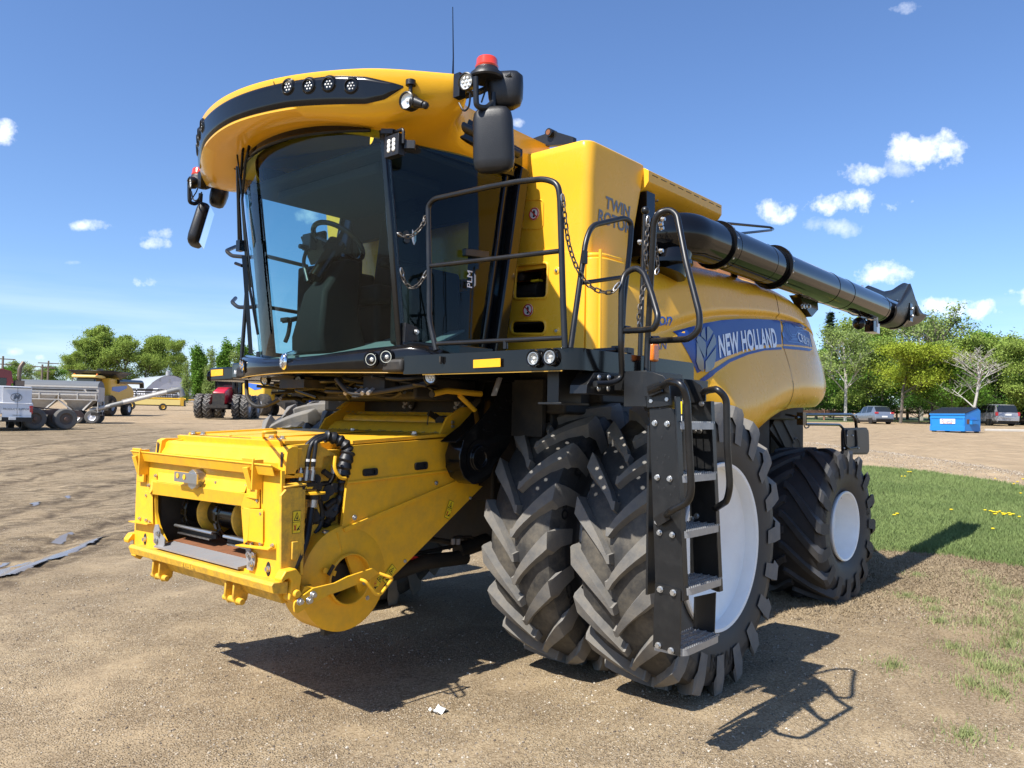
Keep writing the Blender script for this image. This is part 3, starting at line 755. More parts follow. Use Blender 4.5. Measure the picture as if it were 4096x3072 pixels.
def lamp(parent, c, nrm, r, name='work_lamp', depth=.03, n_led=6, ring=M['blacksatin']):
    c = Vector(c); d = Vector(nrm).normalized(); mb = MB()
    mb.mat(0); q = d.to_track_quat('Z', 'Y').to_matrix()
    def T(p): return c+q @ Vector(p)
    b = len(mb.v); mb.lathe([(r*.8, -depth), (r*1.25, -depth*.6), (r*1.28, .004), (r*1.12, .008), (r*1.02, -.004)], (0, 0, 0), 'z', 24)
    mb.mat(1); mb.lathe([(r*1.02, -.004), (r*.6, -.010), (0.0005, -.006)], (0, 0, 0), 'z', 24)
    mb.mat(2)
    for k in range(n_led):
        a = 2*PI*k/n_led; mb.sph((r*.58*math.cos(a), r*.58*math.sin(a), -.004), r*.22, 8, 5, (1, 1, .5))
    mb.sph((0, 0, -.003), r*.2, 8, 5, (1, 1, .5))
    for i in range(b, len(mb.v)): mb.v[i] = tuple(T(mb.v[i]))
    return mb.build(name, [ring, M['led'], M['lens2']], parent, smooth=50)
M['lens2'] = paint('lamp_led_dome', (.85, .84, .78), .08, var=.05, coat=1)
for s in (1, -1):
    for uv in ((678, 297), (800, 290), (918, 280), (1052, 290)):
        p = hit('C1', *uv, roof_x, 0); y = p.y*s; nx = Vector((1, s*(.62*abs(y)), -.12))
        lamp(bd, (roof_x(y, p.z)+.018, y, p.z), nx, .034)
        mb = MB(); c = Vector((roof_x(y, p.z)+.008, y, p.z)); q = nx.normalized().to_track_quat('Z', 'Y').to_matrix()
        mb.lathe([(.056, 0), (.054, .006), (.044, .012)], (0, 0, 0), 'z', 24); mb.xf(lambda v: c+q @ v); mb.build('lamp_bezel', M['black'], bd)
q = at('C1', 397, 488, x=2.13); lamp(roof, q+Vector((.02, 0, -.01)), (.75, -.1, -.6), .036)
q = Vector((q.x, -q.y, q.z))
# spotlight hanging in the moulded pocket, left tip
q = at('C1', 1365, 372, x=1.93); lamp(roof, q, (.9, .15, -.1), .042, 'spotlight', .09, 0)
mb = MB(); mb.tube([q+Vector((-.03, 0, .02)), q+Vector((-.03, .0, .12))], .012, 8); mb.cyl(q+Vector((-.03, 0, .10)), q+Vector((-.03, 0, .13)), .03); mb.tube([q+Vector((-.03, .02, 0)), q+Vector((-.05, .09, -.03))], [.035, .022], 12); mb.sph(q+Vector((-.05, .11, -.04)), .022); mb.build('spotlight_bracket', M['plastic'], roof)
# thin seams on the roof moulding
mb = MB()
for pts in (((590, 262), (600, 330), (615, 382)),):
    mb.tube([hit('C1', u, v, roof_x, 0)+Vector((.010, 0, 0)) for u, v in pts], .0025, 5)
mb.build('moulding_seam', M['dark'], roof)
# black vent boxes under the roof sides
for s in (1, -1):
    mb = MB(); P = [(1.47, 3.80), (1.45, 3.69), (1.40, 3.655), (.62, 3.62), (.62, 3.75), (1.30, 3.815)]
    mb.prism(P, 'y', s*1.0, s*1.05); vb = mb.build('side_vent', M['black'], roof, bevel=.01)
    mb = MB(); mb.cyl((1.30, s*1.045, 3.73), (.68, s*1.045, 3.70), .035); mb.build('vent_tube', M['plastic'], vb)
# whip antenna
mb = MB(); a = at('C1', 1640, 200, x=1.0); b = at('F', 1811, 28, x=1.0); mb.tube([a+Vector((0, 0, -.1)), a+Vector((0, 0, .1)), b], [.009, .005, .003], 6); mb.cyl(a+Vector((0, 0, -.16)), a+Vector((0, 0, -.06)), .02); mb.build('antenna', M['black'], roof)

# ------------------------------------------------------------------ cab shell and glass
def ws_x(y, z): return 1.80+.137*(z-2.2)-.345*y*y
mb = MB(); YW = .83; YG = .86
mb.grid(lambda u, v: (ws_x(lerp(-YG, YG, u), lerp(2.16, 3.68, v)), lerp(-YG, YG, u), lerp(2.16, 3.68, v)), 40, 16)
mb.build('windscreen', M['glass'], CO, smooth=80)
def pillar(s, k):  # door plane from front pillar to rear pillar
    z0, z1 = 2.2, 3.62
    return lambda z: Vector((ws_x(YW, z), s*YW, z)), lambda z: Vector((lerp(.84, .64, (z-2.3)/1.3), s*.955, z))
for s in (1, -1):
    fa, fb = pillar(s, 0)
    mb = MB(); mb.grid(lambda u, v: tuple(fa(lerp(2.22, 3.60, v)).lerp(fb(lerp(2.22, 3.60, v)), u)+Vector((0, s*.06*math.sin(PI*u), 0))), 12, 8)
    dg = mb.build('door_glass', M['doorglass'], CO, smooth=80, label='tinted left door glass' if s > 0 else 'tinted right side glass')
    mb = MB()
    for z0, z1 in ((2.15, 3.64),):
        o_ = Vector((-.015, 0, 0)) if s > 0 else Vector((-.085, .01, 0)); mb.bar(fa(z0)+o_, fa(z1)+o_, .05, .05 if s > 0 else .10, up=(1, 0, 0))
    mb.bar(fa(2.22)+Vector((0, s*.01, 0)), fb(2.22)+Vector((0, s*.03, 0)), .07, .11); mb.bar(fa(3.59)+Vector((0, s*.01, 0)), fb(3.59)+Vector((0, s*.02, 0)), .05, .09)
    mb.build('door_frame', M['black'], CO, bevel=.008)
    mb = MB(); mb.bar(fb(2.18)+Vector((-.03, 0, 0)), fb(3.62)+Vector((-.06, 0, 0)), .18, .10, up=(1, 0, 0)); mb.bar(fb(2.18)+Vector((.07, s*.01, 0)), fb(3.60)+Vector((.05, s*.01, 0)), .03, .05, up=(1, 0, 0))
    mb.build('rear_pillar', M['black'], CO, bevel=.012)
mb = MB()
for u, v in ((1800, 265), (1805, 320)):
    mb = MB(); q = at('C2', u, v, y=.86); mb.cyl(q, q+Vector((.01, .02, 0)), .018, n=16); mb.build('glass_button', M['plastic'], CO)
mb = MB()
q = at('C2', 1870, 1040, y=.87); mb.prism([(q.x+.09, q.z+.06), (q.x+.09, q.z-.07), (q.x-.07, q.z-.035), (q.x-.10, q.z), (q.x-.07, q.z+.03)], 'y', .85, .88); mb.mat(1)
mb.bolt(at('C2', 1885, 1030, y=.885), (0, 1, 0)); mb.build('door_hinge', [M['plastic'], M['silver']], CO, bevel=.005); mb = MB()
q = at('C4', 490, 700, y=.97); mb.bar(q+Vector((.12, .02, 0)), q+Vector((-.12, .02, .02)), .035, .05)
mb.build('door_handle', [M['plastic'], M['silver']], CO, bevel=.005)
mb = MB(); q = at('C4', 478, 860, y=.985); put_text(mb, 'PLM', lambda t: (q.x+.02+t.y, q.y+.0, q.z+t.x), size=.07, bold=.001); mb.box((q.x-.025, q.y, q.z-.0), (.003, .002, .09)); mb.box((q.x-.035, q.y, q.z-.0), (.003, .002, .075))
mb.build('window_sticker', M['letter'], CO)
mb = MB()
q = at('C4', 93, 580, y=.88)
for s_ in (-1, 1):
    for k in range(3): mb.prism([(q.x+s_*.002, q.z-.05+k*.028), (q.x+s_*.018, q.z-.02+k*.026), (q.x+s_*.016, q.z+.01+k*.02), (q.x+s_*.002, q.z-.028+k*.028)], 'y', q.y, q.y+.002)
mb.build('leaf_sticker', M['letter'], CO)
M['headliner'] = paint('dark_headliner', (.008, .008, .009), .8)
# interior: floor, rear wall, lining
mb = MB(); mb.bx((.60, -.88, 2.15), (.66, .88, 2.75)); mb.bx((.60, -.88, 3.30), (.66, .88, 3.62)); mb.bx((.60, -.95, 2.7), (.66, -.80, 3.35)); mb.bx((.60, .55, 2.7), (.66, .95, 3.35))
mb.build('cab_rear_wall', M['interior'], CO)
mb = MB(); mb.grid(lambda u, v: (.66 if v == 0 else ws_x(lerp(-.88, .88, u), 2.2)-.02, lerp(-.88, .88, u), 2.19), 20, 1); mb.build('cab_floor', M['mat'], CO, thick=.03)
mb = MB(); mb.grid(lambda u, v: (lerp(ws_x(lerp(-.86, .86, u), 2.2)-.02, 1.0, v), lerp(-.86, .86, u), lerp(2.195, 2.40, v**1.3)), 24, 6); mb.build('toe_board', M['mat'], CO, thick=.01)
mb = MB(); mb.bx((.66, -.9, 3.50), (1.72, .9, 3.56)); mb.bx((1.0, -.6, 3.42), (1.6, .6, 3.50)); mb.build('headliner', M['headliner'], CO, bevel=.02)
mb = MB()
P = [(1.70, 2.20), (1.72, 2.34), (1.66, 2.66), (1.60, 2.74), (1.46, 2.92), (1.30, 2.93), (1.32, 2.80), (1.36, 2.5), (1.30, 2.20)]
b = len(mb.v); mb.prism(P, 'y', -.16, .16)
for i in range(b, len(mb.v)):
    x, y, z = mb.v[i]; mb.v[i] = (x, y*lerp(1.25, .55, (z-2.2)/.75), z)
sc_ = mb.build('steering_column', M['interior'], CO, bevel=.03)
mb = MB(); c = Vector((1.46, 0, 3.05)); ax = Vector((-.55, .0, .83)).normalized(); q = ax.to_track_quat('Z', 'Y').to_matrix()
mb.tube([c+q @ Vector((.20*math.cos(a), .20*math.sin(a), 0)) for a in [2*PI*k/40 for k in range(40)]], .019, 10, True)
for a in (0.5, 2.6, 4.7): mb.bar(c-ax*.03, c+q @ Vector((.19*math.cos(a), .19*math.sin(a), 0)), .03, .02)
mb.cyl(c-ax*.09, c-ax*.01, .07); mb.cyl(c-ax*.35, c-ax*.05, .05); mb.build('steering_wheel', M['black'], CO)
mb = MB(); a, b2 = at('C2', 1065, 265, y=-.25), at('C2', 1145, 490, y=-.25)
mb.bar(a, b2, .22, .05, up=(1, 0, .2)); mb.box(at('C2', 1050, 330, y=-.25), (.06, .10, .12)); mb.tube(rnd([at('C2', 1030, 380, y=-.25), at('C2', 1000, 480, y=-.22), at('C2', 1040, 640, y=-.1)], .05), .014); mb.tube([at('C2', 970, 360, y=-.25), at('C2', 1030, 370, y=-.25)], .018)
mb.tube(rnd([at('C2', 1010, 480, y=-.22), at('C2', 1005, 560, y=-.2), at('C2', 1060, 640, y=-.1)], .03), .005)
mb.mat(1); mb.bar(a+Vector((-.025, 0, 0)), b2+Vector((-.025, 0, 0)), .18, .02, up=(1, 0, .2)); mb.build('monitor', [M['plastic'], M['grey']], CO, bevel=.006)
mb = MB(); mb.tube(rnd([at('C2', 860, 1110, y=-.35), at('C2', 885, 1050, y=-.35), at('C2', 900, 950, y=-.35)], .03), .016); mb.box(at('C2', 930, 930, y=-.35), (.14, .12, .03), Matrix.Rotation(.3, 3, 'Y')); mb.box(at('C2', 870, 935, y=-.35), (.05, .09, .03)); mb.tube([at('C2', 1110, 985, y=.1), at('C2', 1180, 975, y=.1)], .012)
mb.build('pedal', M['interior'], CO, bevel=.004)
mb = MB(); mb.box((1.05, 0, 2.68), (.5, .52, .14)); mb.box((.84, 0, 3.05), (.14, .50, .66), Matrix.Rotation(-.12, 3, 'Y')); mb.box((.83, 0, 3.43), (.10, .28, .16)); mb.box((1.05, 0, 2.42), (.36, .36, .42))
mb.box((1.15, .36, 2.88), (.42, .10, .08)); mb.build('operator_seat', M['interior'], CO, bevel=.04, seg=3)
mb = MB(); mb.box((1.15, -.38, 2.86), (.55, .2, .12)); mb.box((1.0, -.62, 2.72), (.6, .25, .5)); mb.box((1.36, -.40, 3.1), (.04, .22, .2)); mb.cyl((1.3, -.38, 2.9), (1.34, -.38, 3.04), .03); mb.build('armrest_console', M['interior'], CO, bevel=.02)
mb = MB(); mb.grid(lambda u, v: (lerp(1.0, 1.2, v)-.1*math.sin(PI*u), lerp(.3, .72, u), lerp(2.3, 2.85, v)), 6, 6); mb.box((1.15, .62, 2.55), (.5, .2, .55)); mb.build('instructor_seat', M['interior'], CO, bevel=.03)
# sun visor rail above the windscreen and wiper
mb = MB(); mb.tube([(ws_x(y, 3.60)+.03, y, 3.60+.03*(1-(y/.8)**2)) for y in [(-.78+1.56*k/16) for k in range(17)]], .013, 8)
mb.grid(lambda u, v: (ws_x(lerp(-.8, .8, u), lerp(3.62, 3.72, v))+.012, lerp(-.8, .8, u), lerp(3.62, 3.72, v)), 20, 2)
mb.build('windscreen_trim', M['black'], CO)
mb = MB()
for pts in (((375, 170), (335, 300), (310, 600), (325, 870)), ((395, 170), (350, 380), (330, 600), (360, 920), (385, 1130)), ((300, 400), (310, 860)), ((330, 600), (360, 1050), (425, 1415))):
    P = [Vector((0, 0, 0))+at('A3', u, v, x=lerp(2.02, 1.80, (v-170)/1300)) for u, v in pts]; mb.tube(P, .010, 6)
q = at('A3', 318, 880, x=1.93); mb.box(q, (.04, .05, .08)); mb.bar(at('A3', 340, 940, x=1.92), at('A3', 382, 1530, x=1.86), .022, .03); mb.tube([at('A3', 425, 1415, x=1.84), at('A3', 300, 330, x=2.0)], .006, 6)
mb.tube([at('A3', 290, 985, x=1.92), at('A3', 330, 1000, x=1.92)], .012)
mb.build('windscreen_wiper', M['black'], CO)
mb = MB()
mb.tube(rnd([at('A3', 290, 410, x=1.88), at('A3', 235, 370, x=1.9), at('A3', 225, 300, x=1.93), at('A3', 320, 265, x=1.95)], .08, 6), .014, 10); mb.build('grab_handle', M['black'], CO)

M['edge'] = paint('dirty_yellow_edge', (.42, .24, .03), .5, var=.2)
# ------------------------------------------------------------------ front bumper below the windscreen
BY = 1.14
def bump_x(y): return 1.88-.25*y*y
mb = MB()
def bum(u, v):
    y = lerp(-BY, BY, u); a = abs(y)/BY
    zt = interp(abs(y), [(0, 2.155), (.3, 2.165), (.7, 2.205), (1.0, 2.235), (1.16, 2.20)]); zb = interp(abs(y), [(0, 2.065), (.4, 2.06), (.8, 2.055), (1.05, 2.065), (1.16, 2.10)])
    xo = bump_x(y)
    xi = min(xo-.09, ws_x(min(abs(y), .83), 2.2)-.12*max(0, abs(y)-.8))
    A_ = [(xi-.08, zt-.02), (xi+.005, zt+.015), (lerp(xi, xo, .45), zt+.018), (xo-.025, zt+.002), (xo-.004, zt-.02), (xo, (zt+zb)/2+.005), (xo-.012, zb+.015), (xo-.05, zb), (xi-.02, zb-.004)]
    k = v*(len(A_)-1); i = min(int(k), len(A_)-2); t = k-i
    p = lerp(A_[i][0], A_[i+1][0], t), lerp(A_[i][1], A_[i+1][1], t)
    e = max(0, (abs(y)-1.05)/.11); return (p[0]-.05*e*e, y, lerp(p[1], (zt+zb)/2, .35*e*e))
mb.grid(bum, 60, 24); bp_ = mb.build('front_bumper', M['black'], CO, smooth=60)
mb = MB(); mb.tube([(bump_x(y)-.005, y, interp(abs(y), [(0, 2.068), (.5, 2.062), (1.0, 2.058)])) for y in [-1.0+2*k/30 for k in range(31)]], .0032, 6); mb.build('yellow_edge', M['edge'], bp_)
def headlamp(parent, c, nrm, r, name='headlight', chrome=True):
    c = Vector(c); q = Vector(nrm).normalized().to_track_quat('Z', 'Y').to_matrix(); mb = MB()
    mb.mat(0).lathe([(r*1.35, .0), (r*1.3, .01), (r*1.15, .006), (r*1.05, -.012)], (0, 0, 0), 'z', 32)
    mb.mat(1).lathe([(r*1.0, .004), (r*.96, .012), (r*.86, .012), (r*.78, -.005)], (0, 0, 0), 'z', 32)
    mb.mat(2).lathe([(r*.8, -.006), (r*.55, -.014), (r*.35, -.008), (r*.34, .0), (r*.2, .006), (.0005, .008)], (0, 0, 0), 'z', 32)
    mb.xf(lambda v: c+q @ v); o = mb.build(name, [M['black'], M['chrome'] if chrome else M['silver'], M['led']], parent, smooth=50)
    mb = MB(); mb.lathe([(r*.86, .010), (r*.5, .018), (.0005, .020)], (0, 0, 0), 'z', 32); mb.xf(lambda v: c+q @ v); mb.build('lamp_lens', M['lens'], o, smooth=60)
    return o
for uv in ((1537, 1245), (1655, 1225)):
    p = hit('C2', *uv, lambda y, z: bump_x(y), 0)
    for s in (1, -1): headlamp(bp_, (bump_x(p.y)+.002, p.y*s, p.z), (1, s*.5*p.y, -.05), .040)
p = at('C2', 915, 1265, x=bump_x(0)); mb = MB()
mb.sph((bump_x(0)+.002, 0, p.z+.005), .05, 20, 12, (.45, .72, 1.12)); mb.mat(1)
for s in (-1, 1):
    for k in range(3): mb.bar((bump_x(0)+.024, s*.003, p.z-.035+k*.02), (bump_x(0)+.020, s*.024, p.z-.005+k*.018), .006, .004)
mb.mat(0).bar((bump_x(0)-.0, 0, p.z+.05), (bump_x(0)-.10, 0, p.z+.085), .05, .02); mb.build('front_badge', [M['chrome'], M['greytext']], bp_, smooth=60)
# small round lamps and hoses slung below the cab floor
for c, (u, v), xx, r in (('C2', (1990, 1383), 1.62, .036), ('C2', (962, 1417), 1.62, .036), ('C2', (697, 1410), 1.60, .030)):
    q = at(c, u, v, x=xx); lamp(CO, q, (1, .25, -.15), r, 'work_lamp', .05)
mb = MB(); random.seed(4)
for k in range(26):
    y0 = random.uniform(-.8, .8); z0 = random.uniform(1.93, 2.03); P = [Vector((random.uniform(1.25, 1.72), y0+j*.14, z0+random.uniform(-.05, .04))) for j in range(4)]
    mb.mat(0 if k % 3 else 1).tube(cat(P, 5), random.choice((.008, .011, .015)), 7)
mb.mat(0); mb.tube(cat([(1.7, .35, 2.03), (1.68, .5, 1.93), (1.6, .75, 1.95), (1.55, 1.1, 2.0)], 6), .017)
mb.tube(cat([(1.6, -.95, 2.04), (1.62, -.88, 1.90), (1.6, -.75, 1.84), (1.55, -.55, 1.90), (1.5, -.5, 2.0)], 6), .016)
mb.mat(0); mb.box((1.45, .62, 2.0), (.3, .22, .10)); mb.box((1.5, -.1, 2.0), (.5, .3, .06)); mb.mat(2)
for k in range(5): mb.cyl((1.62, .40+k*.06, 1.96), (1.68, .42+k*.06, 1.93), .014, n=8)
mb.build('hydraulic_lines', [M['dark'], M['blacksatin'], M['worn']], CO)
mb = MB(); mb.bx((.7, -.95, 2.06), (1.7, 1.0, 2.145)); mb.bx((.75, -.7, 1.9), (1.35, .75, 2.06)); mb.build('cab_underside', M['dark'], CO, bevel=.02)

# ------------------------------------------------------------------ mirrors, beacons, work lamp cubes
def mirror_set(s):
    # arm from the roof tip
    mb = MB()
    mb.tube(rnd([(1.68, s*1.42, 3.76), (1.71, s*1.60, 3.78), (1.68, s*1.72, 3.77)], .05), .018); mb.tube(rnd([(1.62, s*1.40, 3.72), (1.66, s*1.60, 3.69), (1.60, s*1.78, 3.76)], .04), .018)
    mb.tube(rnd([(1.77, s*1.66, 3.72), (1.765, s*1.66, 3.60), (1.76, s*1.66, 3.555), (1.70, s*1.68, 3.555), (1.66, s*1.69, 3.60)], .05, 6), .0165, 10)
    mb.box((1.74, s*1.50, 3.72), (.05, .05, .14)); mb.cyl((1.655, s*1.69, 3.50), (1.65, s*1.69, 3.66), .018)
    mb.tube(cat([(1.77, s*1.62, 3.64), (1.76, s*1.60, 3.57), (1.75, s*1.55, 3.56), (1.74, s*1.5, 3.62)], 5), .006, 6); mb.tube([(1.68, s*1.66, 3.74), (1.70, s*1.67, 3.66), (1.74, s*1.68, 3.58)], .005, 6)
    arm = mb.build('mirror_arm', M['blacksatin'], CO, label=('left' if s > 0 else 'right')+' mirror arm with beacon')
    def shell(K, nm, par):
        mb = MB(); rings = []
        for (z, cx, w, d, ry) in K:
            ring = []
            for k in range(28):
                a = 2*PI*k/28; ex = math.copysign(abs(math.cos(a))**.55, math.cos(a)); ey = math.copysign(abs(math.sin(a))**.7, math.sin(a))
                ring.append(Vector((cx+ex*w, s*(1.69+ey*d), z)))
            rings.append(ring)
        n = 28; mb.add([p for r in rings for p in r], [(i*n+k, i*n+(k+1) % n, (i+1)*n+(k+1) % n, (i+1)*n+k) for i in range(len(K)-1) for k in range(n)]+[list(range(n)), [(len(K)-1)*n+k for k in range(n)]])
        return mb
    # tall main mirror; the broad housing faces forward and outward
    rz = s*R_(48)
    K = [(3.575, 0, .045, .02, 0), (3.567, 0, .085, .035, 0), (3.54, 0, .108, .048, 0), (3.50, 0, .116, .052, 0), (3.27, 0, .120, .055, 0), (3.225, 0, .112, .050, 0), (3.205, 0, .09, .04, 0), (3.198, 0, .05, .02, 0)]
    def place(mb, c, rz, tilt=0):
        Rm = (Matrix.Rotation(R_(-13), 3, 'Y') @ Matrix.Rotation(R_(-4), 3, 'X') if s < 0 else Matrix.Rotation(R_(4), 3, 'Y')) @ Matrix.Rotation(rz, 3, 'Z')
        for i, v in enumerate(mb.v):
            p = Vector((v[0], v[1]-s*1.69, v[2]-3.4)); mb.v[i] = tuple(Rm @ p+Vector((c[0], c[1], 3.4)))
    RZ = R_(-50) if s > 0 else R_(155)
    mb = shell(K, 'm', None); place(mb, (1.645, s*1.69), R_(122) if s > 0 else R_(52)); hs = mb.build('mirror_housing', M['plastic'], arm, smooth=50)
    mb = MB(); mb.box((0, .0, 0), (.20, .004, .33)); ang = R_(122) if s > 0 else R_(52)
    off = Vector((math.sin(ang), -math.cos(ang), 0))*(.056 if s < 0 else .056)
    sgn = -1 if off.x > 0 else 1
    Rg = (Matrix.Rotation(R_(-13), 3, 'Y') @ Matrix.Rotation(R_(-4), 3, 'X') if s < 0 else Matrix.Rotation(R_(4), 3, 'Y'))
    mb.xf(lambda v: Rg @ (Matrix.Rotation(ang, 3, 'Z') @ v+off*sgn)+Vector((1.645, s*1.69, 3.38))); mb.build('mirror_glass', M['chrome'], hs)
    K = [(3.80, -.0, .03, .02, 0), (3.795, 0, .08, .045, 0), (3.77, 0, .105, .065, 0), (3.72, 0, .105, .075, 0), (3.65, .0, .10, .07, 0), (3.61, .0, .085, .06, 0), (3.59, 0, .05, .04, 0)]
    mb = shell(K, 'm', None); place(mb, (1.55, s*1.71), R_(125) if s > 0 else R_(60)); mb.build('wide_mirror_housing', M['plastic'], arm, smooth=50)
    mb = MB(); c = Vector((1.68, s*1.66, 0))
    mb.mat(1).lathe([(.094, 3.735), (.10, 3.745), (.095, 3.765), (.072, 3.785), (.066, 3.80)], (c.x, c.y, 0), 'z', 28); mb.lathe([(.0, 3.735), (.094, 3.735)], (c.x, c.y, 0), 'z', 28)
    mb.mat(0).lathe([(.066, 3.80), (.069, 3.810), (.064, 3.816), (.061, 3.852), (.054, 3.861), (.0005, 3.866)], (c.x, c.y, 0), 'z', 28)
    mb.mat(1)
    mb.build('beacon_lamp', [M['redlens'], M['plastic']], arm, smooth=40)
    lamp(arm, (1.79, s*1.60, 3.705), (.9, s*.2, -.15), .040, 'work_lamp', .06)
mirror_set(1); mirror_set(-1)
q = at('C1', 1272, 635, x=1.88); mb = MB(); mb.box(q+Vector((-.03, 0, 0)), (.05, .13, .13)); mb.mat(2)
for i in (-1, 1):
    for j in (-1, 0, 1): mb.sph(q+Vector((-.004, i*.022, j*.026)), .016, 10, 6, (.5, 1, 1))
mb.mat(0); mb.bar(q+Vector((-.05, .07, 0)), q+Vector((-.09, .12, 0)), .03, .05); mb.tube(rnd([q+Vector((-.03, -.08, 0)), q+Vector((-.03, -.08, .09)), q+Vector((-.03, .08, .09)), q+Vector((-.03, .08, 0))], .02), .01)
for k in range(5): mb.box(q+Vector((-.065, 0, -.04+k*.02)), (.02, .12, .006))
mb.bar(q+Vector((-.03, 0, .09)), q+Vector((-.02, -.1, .11)), .04, .03)
mb.build('cube_lamp', [M['plastic'], M['led'], M['lens2']], CO, bevel=.004)
# ------------------------------------------------------------------ left platform, rails and ladder
mb = MB(); OUT = rnd([(.36, 1.0, 0), (.36, 2.30, 0), (1.585, 2.30, 0), (1.66, 2.22, 0), (1.68, 1.18, 0), (1.68, 1.0, 0)], [0, .0, .03, .05, .02, 0], 5, True)
IN = [Vector((max(.40, p.x-.045), min(2.255, p.y) if p.y > 1.1 else 1.04, 0)) for p in OUT]
mb.prism([(p.x, p.y) for p in OUT], 'z', 2.045, 2.162, [[(p.x, p.y) for p in IN]]); pf = mb.build('platform', M['black'], CO, bevel=.006, seg=2)
mb = MB(); HL = []
for i in range(8):
    for k in range(10):
        if (i*7+k*3) % 5 in (1, 3): continue
        cx, cy = .98+i*.078, 1.32+k*.093+(i % 2)*.045; HL.append([(cx+.0155*math.cos(a), cy+.0155*math.sin(a)) for a in [2*PI*q/8 for q in range(8)]])
mb.prism([(p.x, p.y) for p in IN], 'z', 2.156, 2.160, HL); mb.build('platform_deck', M['blacksatin'], pf, smooth=0)
mb = MB(); mb.bar((1.672, 1.17, 2.042), (1.652, 2.22, 2.040), .008, .006); mb.build('yellow_edge', M['edge'], pf)
for uv in ((893, 1385), (1002, 1375)): headlamp(pf, at('C4', *uv, x=1.683)+Vector((.004, 0, 0)), (1, .03, 0), .036, chrome=False)
P = [at('C4', *q, x=1.684) for q in ((486, 1393), (666, 1382), (666, 1438), (486, 1447))]
mb = MB(); mb.slab(P, .004); mb.build('amber_reflector', M['amber'], pf)
mb = MB(); q = at('C4', 272, 1390, x=1.69); mb.box(q, (.02, .012, .035)); mb.sph(q+Vector((0, 0, -.02)), .008); 
mb.build('clip', M['dark'], pf)
# right platform stub with reflector and dealer lettering
mb = MB(); mb.bx((1.52, -1.68, 2.06), (.5, -1.30, 2.17)); mb.prism([(1.60, -1.17), (1.60, -.90), (1.2, -.85), (.5, -.85), (.5, -1.25), (1.55, -1.25)], 'z', 2.065, 2.19)
rp = mb.build('right_platform', M['black'], CO, bevel=.012)
mb = MB(); P = [at('C2', u, v, x=1.524) for u, v in ((281, 1327), (374, 1320), (374, 1369), (281, 1377))]; mb.slab(P, .003); mb.build('amber_reflector', M['amber'], rp)
headlamp(rp, (1.50, -1.70, 2.10), (.6, -.9, 0), .034, chrome=False)
mb = MB(); c = at('C2', 515, 1343, x=1.604); put_text(mb, 'MAZERGROUP', lambda t: (c.x, c.y+.035+t.x, c.z+t.y), size=.043, bold=.0012, shear=.15)
c = at('C2', 528, 1310, x=1.604); put_text(mb, 'M', lambda t: (c.x, c.y+t.x, c.z+t.y), size=.035, bold=.002, shear=.2); mb.tube([(c.x, c.y+.028*math.cos(a), c.z+.020*math.sin(a)) for a in [2*PI*k/24 for k in range(24)]], .0018, 5, True); mb.box((c.x, c.y-.06, c.z-.015), (.002, .05, .004))
mb.build('dealer_lettering', M['letter'], rp)
# rails
def rail(pts, xf=None, r=.0165, k=.07, name='handrail', **kw):
    mb = MB()
    for P in pts: mb.tube(rnd(P, k, 6), r, 12)
    return mb.build(name, M['blacksatin'], CO, **kw)
def c4(u, v, **k): return at('C4', u, v, **k)
X = 1.645
mb = MB()
mb.tube(rnd([c4(240, 1330, x=X), c4(195, 1130, x=X), c4(193, 780, x=X), c4(186, 370, x=X), c4(225, 325, x=X), c4(600, 243, x=X), c4(770, 212, x=X), c4(960, 190, x=X), c4(1050, 225, x=X), c4(1062, 330, x=X), c4(1082, 1000, x=X), c4(1095, 1315, x=X)], [0, .05, .05, .04, .04, .02, .02, .06, .05, .02, .02, 0], 5), .0165, 12)
mb.tube([c4(203, 770, x=X), c4(1060, 670, x=X)], .0135, 10); mb.tube([c4(248, 1285, x=X), c4(1080, 1247, x=X)], .0135, 10); mb.tube([c4(700, 1265, x=X), c4(700, 1320, x=X)], .0135, 10)
mb.build('handrail', M['blacksatin'], CO, label='front handrail across the platform')
Y = 2.25
mb = MB(); mb.tube(rnd([c4(1132, 1315, y=Y), c4(1190, 900, y=Y), c4(1235, 590, y=Y), c4(1275, 500, y=Y), c4(1490, 450, y=Y), c4(1537, 480, y=Y), c4(1525, 650, y=Y), c4(1485, 1000, y=Y), c4(1470, 1330, y=Y)], [0, .05, .05, .06, .05, .05, .05, .05, 0], 5), .0155, 12)
mb.tube([c4(1210, 882, y=Y), c4(1512, 838, y=Y)], .012, 10); mb.tube([c4(1290, 1335, y=Y), c4(1440, 1325, y=Y)], .015, 10); mb.box(c4(1225, 712, y=Y+.02), (.03, .02, .07)); mb.box(c4(1440, 1330, y=Y), (.04, .05, .05))
mb.build('handrail', M['blacksatin'], CO, label='side handrail of the platform')
mb = MB(); Y = 2.42
mb.tube(rnd([c4(1295, 1552, y=2.34), c4(1400, 1550, y=2.35), c4(1475, 1510, y=2.38), c4(1467, 1300, y=Y), c4(1470, 900, y=Y), c4(1490, 820, y=Y), c4(1560, 780, y=2.48), c4(1615, 810, y=2.54), c4(1665, 940, y=2.62), c4(1715, 1110, y=2.70), c4(1690, 1185, y=2.68), c4(1610, 1195, y=2.58), c4(1480, 1200, y=Y)], [0, .04, .07, .04, .04, .05, .05, .05, .04, .05, .05, .03, 0], 5), .0165, 12)
mb.tube([c4(1480, 1190, y=Y), c4(1520, 1195, y=Y)], .022); mb.build('ladder_grab_rail', M['blacksatin'], CO)
mb = MB()
Y = 2.46
